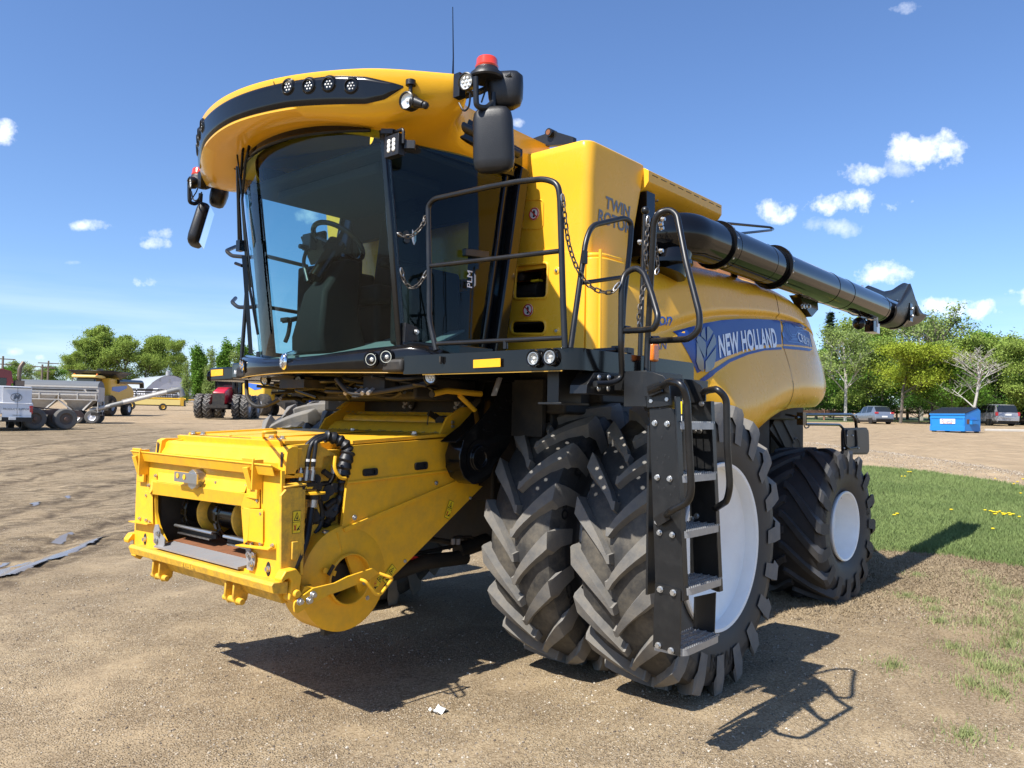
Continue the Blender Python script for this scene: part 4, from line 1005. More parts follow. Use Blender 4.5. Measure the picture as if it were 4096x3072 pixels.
mb.tube(rnd([c4(1635, 1480, y=Y), c4(1645, 1240, y=Y), c4(1685, 480, y=2.55), c4(1715, 415, y=2.58), c4(1790, 395, y=2.63), c4(1838, 430, y=2.67), c4(1900, 750, y=2.76), c4(1990, 1100, y=2.86), c4(1985, 1200, y=2.86), c4(1915, 1255, y=2.80), c4(1660, 1268, y=Y)], [0, .04, .03, .05, .05, .05, .04, .04, .07, .06, 0], 6), .0165, 12)
mb.tube([c4(1660, 1262, y=Y), c4(1710, 1262, y=Y)], .024); mb.build('ladder_grab_rail', M['blacksatin'], CO)
mb = MB(); Yp = 2.18; mb.tube([c4(1592, 1375, y=Yp), c4(1625, 430, y=Yp)], .015, 12); mb.sph(c4(1628, 402, y=Yp), .026, 16, 10); mb.cyl(c4(1590, 1380, y=Yp), c4(1590, 1365, y=Yp), .03)
mb.build('gate_post', M['blacksatin'], CO)
mb = MB(); mb.box(c4(1515, 1330, y=2.2), (.06, .03, .03)); mb.box(c4(1530, 1350, y=2.2), (.03, .03, .06)); mb.build('latch', M['blacksatin'], CO)
q = c4(1682, 1345, y=2.36); mb = MB(); mb.box(q, (.07, .04, .105)); mb.build('marker_lamp', M['orangelens'], CO, bevel=.012)
mb = MB(); mb.box(q+Vector((.0, -.01, -.12)), (.05, .02, .15)); mb.build('marker_bracket', M['blacksatin'], CO)
def links(pts, ln=.040, r=.0042, w=.011, name='safety_chain', mat='chain'):
    P = cat(pts, 14); L_ = [0]
    for a, b in zip(P, P[1:]): L_.append(L_[-1]+(b-a).length)
    n = max(2, int(L_[-1]/(ln*.74))); mb = MB()
    for i in range(n):
        s = (i+.5)/n*L_[-1]; k = max(j for j in range(len(L_)) if L_[j] <= s); k = min(k, len(P)-2)
        t = (s-L_[k])/max(1e-6, L_[k+1]-L_[k]); c = P[k].lerp(P[k+1], t); d = (P[k+1]-P[k]).normalized()
        a1 = d.cross(Vector((.31, .52, .8))).normalized(); b1 = d.cross(a1); side = a1 if i % 2 else b1
        mb.tube([c+d*(ln/2-w)*math.copysign(1, math.cos(a))*(1 if abs(math.cos(a)) > .05 else 0)+d*w*.9*math.cos(a)+side*w*math.sin(a) for a in [2*PI*j/10+.1 for j in range(10)]], r, 6, True)
    mb.mat(1)
    for e, d in ((P[0], P[1]-P[0]), (P[-1], P[-2]-P[-1])):
        d = d.normalized(); sd_ = d.cross(Vector((.3, .5, .8))).normalized(); c = e+d*.02
        mb.tube([c+d*.028*math.cos(a)+sd_*.011*math.sin(a) for a in [2*PI*j/14 for j in range(14)]], .0035, 6, True)
    return mb.build(name, [M['chainm'], M['silver']], CO)
M['chainm'] = paint('oxidised_chain', (.085, .075, .065), .5, metal=.5, var=.4, vs=30)
def mixp(P, Q, pts): return [c4(u, v, x=1.645) for u, v in pts]
pa = c4(1078, 300, x=1.645); pb = c4(1455, 885, y=2.42)
cp = [(1078, 300), (1095, 450), (1120, 620), (1165, 760), (1215, 850), (1270, 910), (1345, 942), (1410, 938), (1455, 885)]
def blendp(u, v, i, n):
    d = ray('C4', u, v); da = (pa-CAM).dot(fw); dbb = (pb-CAM).dot(fw); dep = lerp(da, dbb, i/(n-1)); return CAM+d*(dep/FPX)
links([blendp(u, v, i, 9) for i, (u, v) in enumerate(cp)])
links([c4(u, v, y=2.22) for u, v in ((1648, 445), (1640, 560), (1630, 700), (1645, 850), (1620, 900), (1600, 1000), (1585, 1100), (1588, 1190))])
links([c4(u, v, y=2.05) for u, v in ((1680, 520), (1705, 700), (1712, 780), (1700, 820))])
def chb(pts, x0, x1):
    n = len(pts); return [at('C4', u, v, x=lerp(x0, x1, i/(n-1))) for i, (u, v) in enumerate(pts)]
links(chb([(-10, 555), (20, 572), (70, 572), (115, 540), (155, 490), (172, 440)], 1.80, 1.645), ln=.034)
links(chb([(8, 790), (25, 860), (60, 905), (95, 912), (135, 880), (180, 805)], 1.76, 1.645), ln=.034)

# ---- ladder
XF, XR = 1.345, .935
def a5(u, v, **k): return at('A5', u, v, **k)
def plate(pts, x, t, mb):
    P = [a5(u, v, x=x) for u, v in pts]; mb.prism([(p.y, p.z) for p in P], 'x', x, x-t); return mb
mb = MB(); plate([(328, 245), (460, 245), (508, 1265), (498, 1270), (360, 1175)], XF, .008, mb); plate([(460, 180), (468, 180), (513, 1268), (500, 1268)], XF+.012, .05, mb)
plate([(295, 52), (345, 52), (400, 70), (430, 105), (445, 225), (380, 235), (315, 240), (318, 180), (295, 180)], XF+.012, .010, mb)
mb.mat(1)
for u, v in ((341, 150), (343, 205), (427, 196), (358, 322), (424, 326), (371, 610), (437, 618), (371, 846), (396, 832), (383, 903), (451, 915)): mb.bolt(a5(u, v, x=XF+.002), (1, 0, 0), .012, .012)
mb.mat(2)
for u, v in ((394, 400), (370, 510), (411, 497), (431, 508), (400, 535), (377, 668), (406, 670), (462, 665), (440, 706)): mb.box(a5(u, v, x=XF+.0005), (.002, .008, .016))
lf = mb.build('ladder_side_plate', [M['blacksatin'], M['silver'], M['ink']], CO, bevel=.002)
mb = MB(); plate([(359, 1172), (420, 1185), (495, 1212), (492, 1400), (487, 1563), (420, 1530), (347, 1508), (352, 1330)], XF+.012, .010, mb); mb.mat(1)
for u, v in ((387, 1204), (456, 1222), (376, 1502), (444, 1530)): mb.bolt(a5(u, v, x=XF+.014), (1, 0, 0), .013, .012)
mb.mat(0); mb.prism([(p.y, p.z) for p in (a5(370, 1190, x=XF), a5(475, 1213, x=XF), a5(475, 1240, x=XF), a5(375, 1215, x=XF))], 'x', XF+.012, XF+.016)
mb.build('lower_side_plate', [M['chipblack'] if 'chipblack' in M else M['blacksatin'], M['silver']], CO)
mb = MB(); plate([(540, 212), (650, 205), (655, 300), (700, 1218), (690, 1218), (545, 1160)], XR, .008, mb); plate([(648, 205), (655, 205), (702, 1218), (694, 1218)], XR+.01, .04, mb)
plate([(512, 88), (555, 92), (600, 120), (626, 165), (626, 205), (540, 215), (512, 190)], XR+.012, .010, mb)
plate([(565, 1245), (680, 1220), (672, 1470), (560, 1440)], XR-.002, .008, mb); mb.mat(1)
for u, v in ((607, 218), (568, 361), (597, 362), (555, 830), (580, 815)): mb.bolt(a5(u, v, x=XR+.001), (1, 0, 0), .012, .012)
mb.build('ladder_side_plate', [M['blacksatin'], M['silver']], CO)
mb = MB(); mb.bx((XR+.002, 2.545, .88), (XF-.01, 2.557, 1.76)); mb.build('ladder_back_plate', M['blacksatin'], CO)
mb = MB(); P = [(1.02, 2.46), (.86, 2.46)]; mb.prism([(1.20, .58), (1.15, .58), (1.09, .92), (1.13, .92)], 'y', 2.58, 2.61); mb.build('lower_step_brace', M['blacksatin'], CO)
def step(z, y1, tilt=0):
    mb = MB(); x0, x1 = XR+.004, XF-.010; y0 = y1-.17
    fr = rnd([(x0, y0, 0), (x0, y1-.02, 0), (x0+.03, y1, 0), (x1-.03, y1, 0), (x1, y1-.02, 0), (x1, y0, 0)], [0, .02, .02, .02, .02, 0], 3)
    P = [Vector((p.x, p.y, z-.014)) for p in fr]
    for a, b in zip(P, P[1:]): mb.bar(a, b, .006, .036)
    for k in range(4):
        y = lerp(y0, y1-.02, k/3.4); mb.bar((x0, y, z-.014), (x1, y, z-.014), .005, .034)
        m_ = 17
        for j in range(m_): mb.box((lerp(x0+.01, x1-.01, j/(m_-1)), y, z+.006), (.009, .006, .010))
    for k in range(5): mb.bar((lerp(x0, x1, (k+.5)/5), y0, z-.018), (lerp(x0, x1, (k+.5)/5), y1-.01, z-.018), .005, .024)
    for j in range(17): mb.box((lerp(x0+.02, x1-.02, j/16), y1-.002, z+.006), (.009, .006, .010))
    return mb.build('ladder_step', M['steelstep'], CO)
for v, du in ((338, 470), (622, 482), (918, 496), (1222, 510), (1545, 492)):
    q = a5(du, v, x=XF); step(q.z+.016, q.y+.02)
mb = MB()
mb.tube(rnd([a5(330, 152, x=1.37), a5(372, 135, x=1.39), a5(405, 120, x=1.41), a5(440, 100, y=2.84), a5(500, 112, y=2.92), a5(528, 190, y=2.93), a5(540, 450, y=2.93), a5(552, 680, y=2.93), a5(535, 740, y=2.91), a5(440, 790, y=2.80), a5(420, 808, x=1.38)], [0, .02, .02, .04, .05, .05, .03, .05, .05, .03, 0], 6), .0175, 12)
mb.bar(a5(322, 155, x=1.37), a5(392, 128, x=1.39), .055, .012, up=(1, 0, 0)); mb.bar(a5(365, 848, x=1.37), a5(432, 805, x=1.38), .05, .012, up=(1, 0, 0)); mb.build('ladder_handle', M['blacksatin'], CO)
mb = MB()
mb.tube(rnd([a5(612, 158, x=.95), a5(640, 148, y=2.82), a5(690, 140, y=2.92), a5(738, 190, y=2.95), a5(742, 450, y=2.95), a5(757, 660, y=2.95), a5(740, 735, y=2.92), a5(680, 775, x=.95)], [0, .03, .04, .06, .03, .05, .05, 0], 6), .0175, 12)
mb.build('ladder_handle', M['blacksatin'], CO)
# bracket under the platform that carries the ladder
mb = MB()
e1 = lambda u, v, **k: at('E1', u, v, **k)
P = [e1(1765, 183, y=2.31), e1(2160, 183, y=2.31), e1(2150, 375, y=2.31), e1(1700, 350, y=2.31), e1(1705, 280, y=2.31)]
mb.prism([(p.x, p.z) for p in P], 'y', 2.31, 2.20); mb.mat(1)
for u, v in ((1803, 222), (1881, 222), (1800, 310), (1877, 310)): mb.sph(e1(u, v, y=2.325), .016, 10, 6, (1, .5, 1))
mb.mat(2)
for u, v in ((2047, 228), (2045, 312), (1962, 313)): mb.box(e1(u, v, y=2.311), (.016, .003, .016))
mb.mat(0)
P = [e1(1480, 180, y=2.1), e1(1660, 180, y=2.1), e1(1665, 430, y=2.1), e1(1460, 420, y=2.1)]
mb.bx((P[1].x, 2.02, P[1].z+.02), (P[0].x, 2.1, P[3].z)); mb.bx((P[1].x-.02, 1.98, P[3].z), (P[0].x+.03, 2.14, P[3].z-.012))
mb.bx((.60, 2.2, 1.95), (1.3, 2.52, 2.03)); mb.bx((.95, 2.40, 1.86), (1.34, 2.54, 2.05))
mb.build('ladder_bracket', [M['blacksatin'], M['silver'], M['ink']], CO, bevel=.003)
q = e1(1, 1, y=2.3)
mb = MB(); q = a5(477, 240, x=1.0); mb.box(q, (.003, .06, .07)); mb.mat(1).box(q+Vector((0, 0, -.09)), (.003, .06, .09)); mb.mat(2).prism([(q.y-.02, q.z-.02), (q.y+.02, q.z-.02), (q.y, q.z+.025)], 'x', q.x+.002, q.x+.0035)
mb.build('warning_sticker', [M['stickery'], M['stickerw'], M['ink']], CO)
# right side rails seen past the cab
mb = MB(); X = 1.50
for v0, ue, v1 in ((905, 232, 950), (1215, 268, 1250)):
    mb.tube(rnd([at('A3', 290, v0-20, x=1.3), at('A3', ue, v0+5, x=X), at('A3', ue+35, v0+35, x=X), at('A3', 380, v1, x=X), Vector((X, -.95, at('A3', 380, v1, x=X).z)), Vector((1.0, -1.05, at('A3', 380, v1, x=X).z+.0))], [0, .05, .04, .02, .02, 0], 5), .0165, 10)
mb.tube([(1.55, -1.12, 2.17), (1.53, -1.10, 2.9)], .016); mb.build('handrail', M['blacksatin'], CO, label='handrail on the right side of the cab')
# ------------------------------------------------------------------ feeder house
def a1(u, v, **k): return at('A1', u, v, **k)
def a2(u, v, **k): return at('A2', u, v, **k)
def yz(p): return (p.y, p.z)
def xz(p): return (p.x, p.z)
FX = 2.45
fh = None
# main box: sloping trunk behind the face plate
mb = MB()
top = 1.615
P = [(2.30, top-.03), (2.20, 1.60), (1.9, 1.62), (1.0, 1.66), (.55, 1.60), (.55, 1.25), (.80, 1.22), (2.0, .62), (2.30, .78)]
# two side walls and floor so that the throat stays open
mb.prism(P, 'y', -.70, -.73); mb.prism(P, 'y', .58, .61)
mb.slab([(2.36, -.70, .80), (2.36, .58, .80), (1.2, .58, 1.02), (1.2, -.70, 1.02)], .02)
mb.slab([(1.2, -.7, 1.0), (1.2, .6, 1.0), (1.22, .6, 1.6), (1.22, -.7, 1.6)], .02)
mb.build('feeder_trunk', M['feeder'], CO, bevel=.004)
mb = MB(); mb.slab([(2.20, -.76, 1.600), (2.20, .52, 1.600), (1.92, .58, 1.607), (1.90, .80, 1.608), (1.08, .80, 1.650), (1.08, -.76, 1.650)], .022)
mb.slab([(2.215, -.77, 1.625), (2.215, .52, 1.625), (2.20, .52, 1.575), (2.20, -.77, 1.575)], -.02)
for y0, y1 in ((-.70, -.30), (-.26, .12)): mb.slab([(2.10, y0, 1.626), (2.10, y1, 1.626), (1.25, y1, 1.668), (1.25, y0, 1.668)], .006)
mb.tube([(2.17, -.72, 1.63), (1.2, -.76, 1.675)], .012)
mb.tube(rnd([a1(1145, 95, z=1.635), a1(1150, 60, z=1.69), a1(1250, 60, z=1.69), a1(1248, 88, z=1.635)], .03, 5), .009, 8); mb.mat(1)
for q in ((2.15, -.70), (2.15, -.56), (2.15, .30), (2.15, .42), (1.3, .70), (1.2, -.1)): mb.bolt((q[0], q[1], 1.63+(2.15-q[0])*.04), (0, 0, 1), .017, .015)
mb.mat(2).slab([(2.185, -.6, 1.626), (2.185, .1, 1.626), (2.172, .1, 1.627), (2.172, -.6, 1.627)], .0015)
mb.build('feeder_top', [M['feeder'], M['silver'], M['dark']], CO, bevel=.003)
# face plate with the throat opening
mb = MB()
hole = [yz(a1(u, v, x=FX)) for u, v in ((250, 572), (420, 590), (640, 625), (860, 655), (940, 668), (975, 685), (993, 730), (1000, 850), (1012, 985), (1012, 1195), (650, 1100), (300, 1015), (330, 960), (300, 900), (270, 825), (250, 720))]
out = [(-.905, .93), (-.905, 1.475), (.885, 1.47), (.90, .93), (.90, .86), (.5, .845), (-.5, .845), (-.905, .86)]
mb.prism(out, 'x', FX, FX-.02, [hole])
fp_ = mb.build('face_plate', M['feeder'], CO)
mb = MB()
# raised frame around the opening, folded like the pressed sheet
def fold(pts_in, pts_out, h, m=0):
    A_ = [Vector((FX+h, *yz(a1(u, v, x=FX)))) for u, v in pts_in]; B_ = [Vector((FX+.001, *yz(a1(u, v, x=FX)))) for u, v in pts_out]
    return A_, B_
def q4(a, h=.004, t=-.006):
    mb.slab([Vector((FX+(w[2] if len(w) > 2 else h), *yz(a1(w[0], w[1], x=FX)))) for w in a], t)
q4([(290, 392, .006), (1034, 475, .006), (1034, 562, .030), (985, 560, .030), (275, 465, .030), (290, 455, .006)])
q4([(275, 465, .032), (1038, 562, .032), (985, 668, .012), (940, 664, .012), (245, 572, .012)])
q4([(1038, 562, .032), (1130, 578, .006), (1130, 690, .006), (1000, 690, .020), (985, 665, .014)])
q4([(985, 680, .012), (1088, 690, .034), (1065, 955, .030), (1005, 985, .010)])
q4([(1088, 690, .034), (1158, 700, .006), (1158, 985, .006), (1065, 955, .030)])
q4([(230, 450, .006), (292, 460, .006), (245, 572, .028), (220, 560, .006)])
q4([(176, 545, .004), (245, 555, .010), (250, 825, .010), (200, 770, .004)])
q4([(1000, 985, .02), (1255, 1010, .02), (1250, 1030, .02), (1000, 1010, .02)], t=-.02)
mb.build('throat_frame', M['feeder'], fp_, bevel=.003)
for a_ in (((90, 790), (245, 815), (250, 826), (90, 800)), ((980, 985), (1255, 1020), (1255, 1035), (985, 1000))):
    mb = MB(); P = [Vector((FX, *yz(a1(u, v, x=FX)))) for u, v in a_]; mb.slab([P[0], P[1], P[1]+Vector((.05, 0, -.0)), P[0]+Vector((.05, 0, 0))], .007); mb.build('face_ledge', M['feeder'], fp_)
for a_ in (((100, 755), (245, 785), (245, 820), (100, 795)), ((1065, 955), (1255, 985), (1255, 1020), (1065, 990))):
    mb = MB(); mb.slab([Vector((FX+.003, *yz(a1(u, v, x=FX)))) for u, v in a_], .005); mb.build('face_strip', M['feeder'], fp_)
for u, v in ((123, 775), (178, 790), (208, 800), (1055, 990), (1130, 985), (1225, 1000), (258, 420), (200, 500), (183, 583), (762, 475), (1014, 503), (1105, 628), (1133, 735), (245, 540), (987, 648), (1025, 1075)):
    mb = MB(); mb.bolt(a1(u, v, x=FX+.008), (1, 0, 0), .0095, .009); mb.build('bolt', M['silver'], fp_)
for u, v in ((168, 948), (1190, 1195)):
    mb = MB(); mb.bolt(a1(u, v, x=FX+.002), (1, 0, 0), .014, .014); mb.mat(1).sph(a1(u, v, x=FX-.001), .034, 14, 8, (.1, .8, 1.3)); mb.build('bolt', [M['silver'], M['dark']], fp_)
for k in range(9): mb = MB(); q = a1(lerp(190, 1060, k/8), lerp(292, 368, k/8), x=FX+.02); mb.bx((q.x-.002, q.y-.028, q.z-.004), (q.x+.003, q.y+.028, q.z+.003)); mb.build('slot', M['dark'], fp_)
# top flange of the face plate with the two latch hooks
mb = MB()
mb.slab([(FX-.01, -.85, 1.475), (FX-.01, .87, 1.47), (FX+.06, .87, 1.505), (FX+.06, -.88, 1.515)], .007); mb.slab([(FX+.06, -.88, 1.515), (FX+.06, .87, 1.505), (FX+.035, .87, 1.44), (FX+.035, -.86, 1.445)], .005)
for y0 in (.62, -.80):
    mb.slab([(FX+.062, y0-.055, 1.53), (FX+.062, y0+.07, 1.53), (FX+.02, y0+.03, 1.36), (FX+.02, y0-.01, 1.36)], .012)
    mb.box((FX+.035, y0+.075, 1.44), (.07, .012, .17)); mb.box((FX+.018, y0+.01, 1.335), (.02, .11, .07)); mb.bar((FX+.07, y0+.01, 1.48), (FX+.035, y0+.02, 1.36), .05, .02, up=(1, 0, 0))
mb.build('top_flange', M['feeder'], fp_, bevel=.004)
# steel pivot lock
mb = MB(); q = a1(600, 450, x=FX+.03); mb.cyl(q+Vector((-.03, 0, 0)), q+Vector((.035, 0, 0)), .062, n=8)
a, b2 = a1(415, 425, x=FX+.075), a1(600, 450, x=FX+.075); mb.bar(a, b2, .062, .012, up=(1, 0, 0)); mb.mat(1)
for u, v in ((435, 420), (490, 432)): p = a1(u, v, x=FX+.083); mb.cyl(p, p+Vector((.002, 0, 0)), .017, n=16)
mb.build('swivel_latch', [M['silver'], M['feeder']], fp_, bevel=.003)
# lower beam, lip plate, worn guides
mb = MB()
mb.prism([(FX-.02, .87), (FX+.07, .875), (FX+.085, .86), (FX+.07, .815), (FX-.02, .80)], 'y', -.80, .95)
mb.prism([(FX-.06, .82), (FX+.02, .81), (FX-.02, .74), (FX-.10, .74)], 'y', -.62, .90)
mb.slab([(FX-.25, -.55, .805), (FX-.25, .85, .805), (FX-.03, .85, .745), (FX-.03, -.55, .745)], .01)
for y0 in (-.46, .46):
    for dy in (-.045, .045):
        b = len(mb.v); mb.prism([(FX-.05, .79), (FX+.05, .80), (FX+.055, .72), (FX+.03, .675), (FX-.01, .67), (FX-.04, .70)], 'y', y0+dy-.008, y0+dy+.008)
    mb.cyl((FX+.02, y0-.10, .70), (FX+.02, y0+.10, .70), .019, n=14)
mb.mat(1); V_, F_ = text_verts('21-16', size=.07); mb.add([(FX+.084, .02+v.x, .845+v.y*.5) for v in V_], F_)
mb.build('lower_beam', [M['chipped'], M['feeder']], fp_, bevel=.004)
mb = MB(); mb.slab([Vector((FX+.04, .53, .885)), Vector((FX+.04, -.52, .885)), Vector((FX-.10, -.52, .90)), Vector((FX-.10, .53, .90))], -.012); mb.mat(1).slab([Vector((FX-.10, .55, .905)), Vector((FX-.10, -.54, .905)), Vector((1.4, -.54, 1.02)), Vector((1.4, .55, 1.02))], -.01)
mb.build('throat_floor', [M['worn'], M['rust']], fp_)
mb = MB()
for pts in ([(250, 825), (275, 825), (290, 900), (328, 940), (325, 1000), (290, 1018), (258, 1000), (240, 975), (235, 880)], [(1000, 990), (1035, 1010), (1045, 1060), (1078, 1065), (1075, 1150), (1058, 1210), (1010, 1200)]):
    mb = MB(); P = [Vector((FX+.016, *yz(a1(u, v, x=FX+.016)))) for u, v in pts]; mb.slab(P, .006); mb.mat(1)
    for u, v in ((275, 900), (258, 960), (1025, 1075), (1060, 1080), (1045, 1155)):
        if (u < 600) == (pts[0][0] < 600): mb.bolt(a1(u, v, x=FX+.022), (1, 0, 0), .014, .01)
    mb.build('wear_plate', [M['worn'], M['silver']], fp_)
# conveyor drum, chains and slats inside
mb = MB(); dz = 1.115; dx = 2.16
mb.mat(0).cyl((dx, -.60, dz), (dx, .60, dz), .095, n=32); mb.mat(1)
for y in (-.38, .06, .46): mb.lathe([(.095, -.085), (.125, -.05), (.148, -.005), (.148, .012), (.12, .03), (.095, .035)], (dx, y+.07, dz), 'y', 36)
mb.mat(0)
for y in (-.46, -.03, .38):
    for k in range(20):
        a = 2*PI*k/20; c, s_ = math.cos(a), math.sin(a); mb.box((dx+.165*c, y, dz+.165*s_), (.03, .028, .038), Matrix.Rotation(-a, 3, 'Y'))
    mb.lathe([(.158, -.018), (.17, -.012), (.17, .012), (.158, .018)], (dx, y, dz), 'y', 40)
drum = mb.build('feeder_drum', [M['black'], M['chipped']], fp_)
mb = MB()
for y0, y1, z0, xx in ((-.56, -.06, .995, 2.30), (.10, .60, .995, 2.31), (-.16, .42, 1.225, 2.22)):
    mb.mat(0).bx((xx-.005, y0, z0-.022), (xx+.006, y1, z0+.018)); mb.bx((xx-.02, y0, z0+.012), (xx+.03, y1, z0+.020)); mb.bx((xx-.02, y0+.04, z0-.03), (xx+.03, y1-.03, z0-.024))
    mb.mat(1)
    for k in range(26): mb.box((xx+.031, lerp(y0+.05, y1-.04, k/25), z0-.027), (.006, .009, .009))
    mb.cyl((xx+.03, y0, z0+.018), (xx+.03, y1, z0+.018), .010, n=8)
mb.build('feeder_slat', [M['dark'], M['silver']], fp_)
mb = MB(); mb.bx((2.40, -.68, .9), (1.3, -.62, 1.4)); mb.bx((1.25, -.68, .9), (1.3, .60, 1.5)); mb.bx((2.40, -.62, 1.30), (1.3, .6, 1.34))
mb.build('throat_lining', M['dark'], fp_)
# upper cross beam with end brackets
mb = MB(); mb.prism([(2.30, 1.585), (2.32, 1.57), (2.325, 1.54), (2.35, 1.50), (2.34, 1.46), (2.24, 1.46), (2.22, 1.585)], 'y', -.80, .74)
mb.prism([(2.33, 1.60), (2.36, 1.585), (2.37, 1.50), (2.37, 1.44), (2.31, 1.43), (2.29, 1.48), (2.29, 1.60)], 'y', .72, .80); mb.prism([(2.32, 1.60), (2.35, 1.585), (2.36, 1.50), (2.36, 1.46), (2.20, 1.45), (2.20, 1.60)], 'y', -.83, -.76)
mb.mat(1).box((2.372, .76, 1.525), (.004, .022, .085)); mb.box((2.362, -.79, 1.53), (.004, .022, .085)); mb.mat(0)
mb.bx((2.25, -.78, 1.42), (2.43, .80, 1.445)); mb.build('cross_beam', [M['feeder'], M['dark']], CO, bevel=.006)
# left return of the frame with its sticker
mb = MB(); P = [xz(a1(u, v, y=.9)) for u, v in ((1290, 585), (1345, 520), (1470, 515), (1487, 980), (1400, 1200), (1395, 1250), (1290, 1300))]
mb.prism(P, 'y', .905, .885); mb.slab([(2.30, .72, 1.385), (2.44, .72, 1.375), (2.44, .91, 1.375), (2.30, .91, 1.385)], .01); mb.bx((2.30, .70, .88), (2.32, .9, 1.36)); q = a1(1405, 1040, y=.91); mb.bx((q.x-.02, .903, q.z-.05), (q.x+.02, .92, q.z+.05))
fr = mb.build('frame_side', M['chipped'], CO, bevel=.004)
def sticker(c, nrm, upv, w, h, par, style=0):
    """stacked yellow pictogram sticker: warning triangle above, crossed hand below"""
    c = Vector(c); nrm = Vector(nrm).normalized(); upv = Vector(upv).normalized(); r = upv.cross(nrm).normalized(); mb = MB()
    def P(x, y, o): return c+r*x*w+upv*y*h+nrm*o
    def pg(pts, o, m): mb.mat(m); mb.slab([P(x, y, o) for x, y in pts], .0004) if (P(*pts[0], 0)-P(*pts[1], 0)).length else None
    def fl(pts, o, m):
        mb.mat(m); mb.add([P(x, y, o) for x, y in pts], [list(range(len(pts)))])
    fl([(-.5, -.5), (.5, -.5), (.5, .5), (-.5, .5)], .002, 1); fl([(-.47, -.48), (.47, -.48), (.47, -.01), (-.47, -.01)], .003, 0); fl([(-.47, .01), (.47, .01), (.47, .48), (-.47, .48)], .003, 0)
    fl([(-.40, .06), (.40, .06), (0, .45)], .004, 1); fl([(-.29, .10), (.29, .10), (0, .38)], .005, 0)
    fl([(-.12, .13), (.05, .12), (.14, .18), (0, .22), (-.1, .2)], .006, 1); fl([(-.05, .2), (.03, .2), (.04, .29), (-.03, .29)], .006, 1)
    fl([(.0, -.30), (.10, -.40), (.42, -.22), (.40, -.16), (.12, -.30)], .004, 1); fl([(.18, -.34), (.40, -.36), (.40, -.31), (.2, -.28)], .004, 1)
    fl([(-.38, -.38), (-.30, -.40), (-.02, -.12), (-.10, -.10)], .004, 2); fl([(-.38, -.14), (-.30, -.10), (-.02, -.38), (-.08, -.41)], .004, 2); fl([(-.27, -.33), (-.12, -.33), (-.12, -.18), (-.27, -.18)], .0038, 1)
    return mb.build('warning_sticker', [M['stickery'], M['ink'], M['redpaint']], par, smooth=0)
sticker(a1(1422, 805, y=.907), (0, 1, 0), (0, 0, 1), .052, .125, fr)
# left side cover: flat sheets with folds, then the round drive housing
YS = .80
def s2(pts): return [xz(a2(u, v, y=YS)) for u, v in pts]
mb = MB()
mb.prism(s2(((440, 405), (1155, 350), (1168, 385), (1190, 388), (1228, 368), (1222, 400), (1200, 430), (1196, 490), (1205, 575), (412, 672))), 'y', YS+.012, YS-.02)
mb.prism(s2(((412, 672), (1205, 575), (1222, 632), (378, 985))), 'y', YS+.004, YS-.02)
mb.tube([a2(415, 665, y=YS+.012), a2(1205, 570, y=YS+.012)], .010, 8)
mb.prism(s2(((378, 980), (1222, 625), (1235, 640), (385, 1008))), 'y', YS+.024, YS)
mb.prism(s2(((385, 1000), (1235, 635), (1300, 675), (1355, 690), (940, 1110), (700, 1350), (560, 1470), (520, 1510), (345, 1010))), 'y', YS+.010, YS-.015)
mb.mat(1)
for u, v, r in ((467, 908, .017), (1038, 667, .015), (820, 1213, .012), (1275, 772, .012), (557, 1465, .012), (535, 1367, .010)): q = a2(u, v, y=YS+.012); mb.cyl(q, q+Vector((0, .006, 0)), r, n=14); mb.bolt(q+Vector((0, .004, 0)), (0, 1, 0), .008, .006)
sc2 = mb.build('side_cover', [M['feeder'], M['silver']], CO, bevel=.003)
for (u0, v0, u1, v1) in ((527, 562, 627, 618), (890, 518, 976, 575)):
    A_ = [a2(u0, v0+8, y=YS+.018), a2(u1, v0-2, y=YS+.018), a2(u1, v1-6, y=YS+.018), a2(u0, v1+3, y=YS+.018)]
    mb = MB(); P = rnd(A_, .018, 4, True); c = sum(P, Vector())/len(P); inn = [c+(p-c)*.66 for p in P]
    mb.prism([xz(p) for p in P], 'y', YS+.026, YS+.012, [[xz(p) for p in inn]]); mb.mat(1).prism([xz(p) for p in inn], 'y', YS+.014, YS+.010)
    mb.mat(0).bar(c+Vector((-.01, 0, .0)), c+Vector((.035, 0, 0)), .012, .028); mb.build('grip_opening', [M['plastic'], M['ink']], sc2)
sticker(a2(1128, 852, y=YS+.013), (0, 1, 0), (-.38, 0, .92), .05, .125, sc2); sticker(a2(708, 1302, y=YS+.013), (0, 1, 0), (-.72, 0, .69), .055, .12, sc2)
# round housing
cc = a2(405, 1330, y=YS); R0 = .318
mb = MB()
prof = [(.0, .02)]
mb.lathe([(.145, -.16), (.145, .055), (.150, .058), (.156, .05), (.156, .02), (R0-.03, .014), (R0, .0), (R0+.002, -.03), (R0+.0, -.20)], (cc.x, cc.y, cc.z), 'y', 72)
mb.mat(1).cyl((cc.x, cc.y-.12, cc.z), (cc.x, cc.y-.06, cc.z), .08, n=24); mb.cyl((cc.x, cc.y-.2, cc.z), (cc.x, cc.y-.15, cc.z), .15, n=24)
mb.mat(0).tube([a2(348, 1010, y=YS+.018), a2(380, 1150, y=YS+.018)], .004, 6); mb.mat(1)
q = a2(305, 1285, y=YS+.05); mb.bar(a2(322, 1240, y=YS+.06), a2(285, 1310, y=YS+.06), .008, .02); mb.mat(0).bar(a2(250, 1275, y=YS+.045), a2(335, 1300, y=YS+.045), .01, .03); mb.mat(2)
for u, v in ((258, 1012), (278, 1016)): mb.bolt(a2(u, v, y=YS-.02), (0, .4, 1), .012, .01)
for u, v in ((535, 1367), (555, 1470)): mb.bolt(a2(u, v, y=YS+.015), (0, 1, 0), .010, .01)
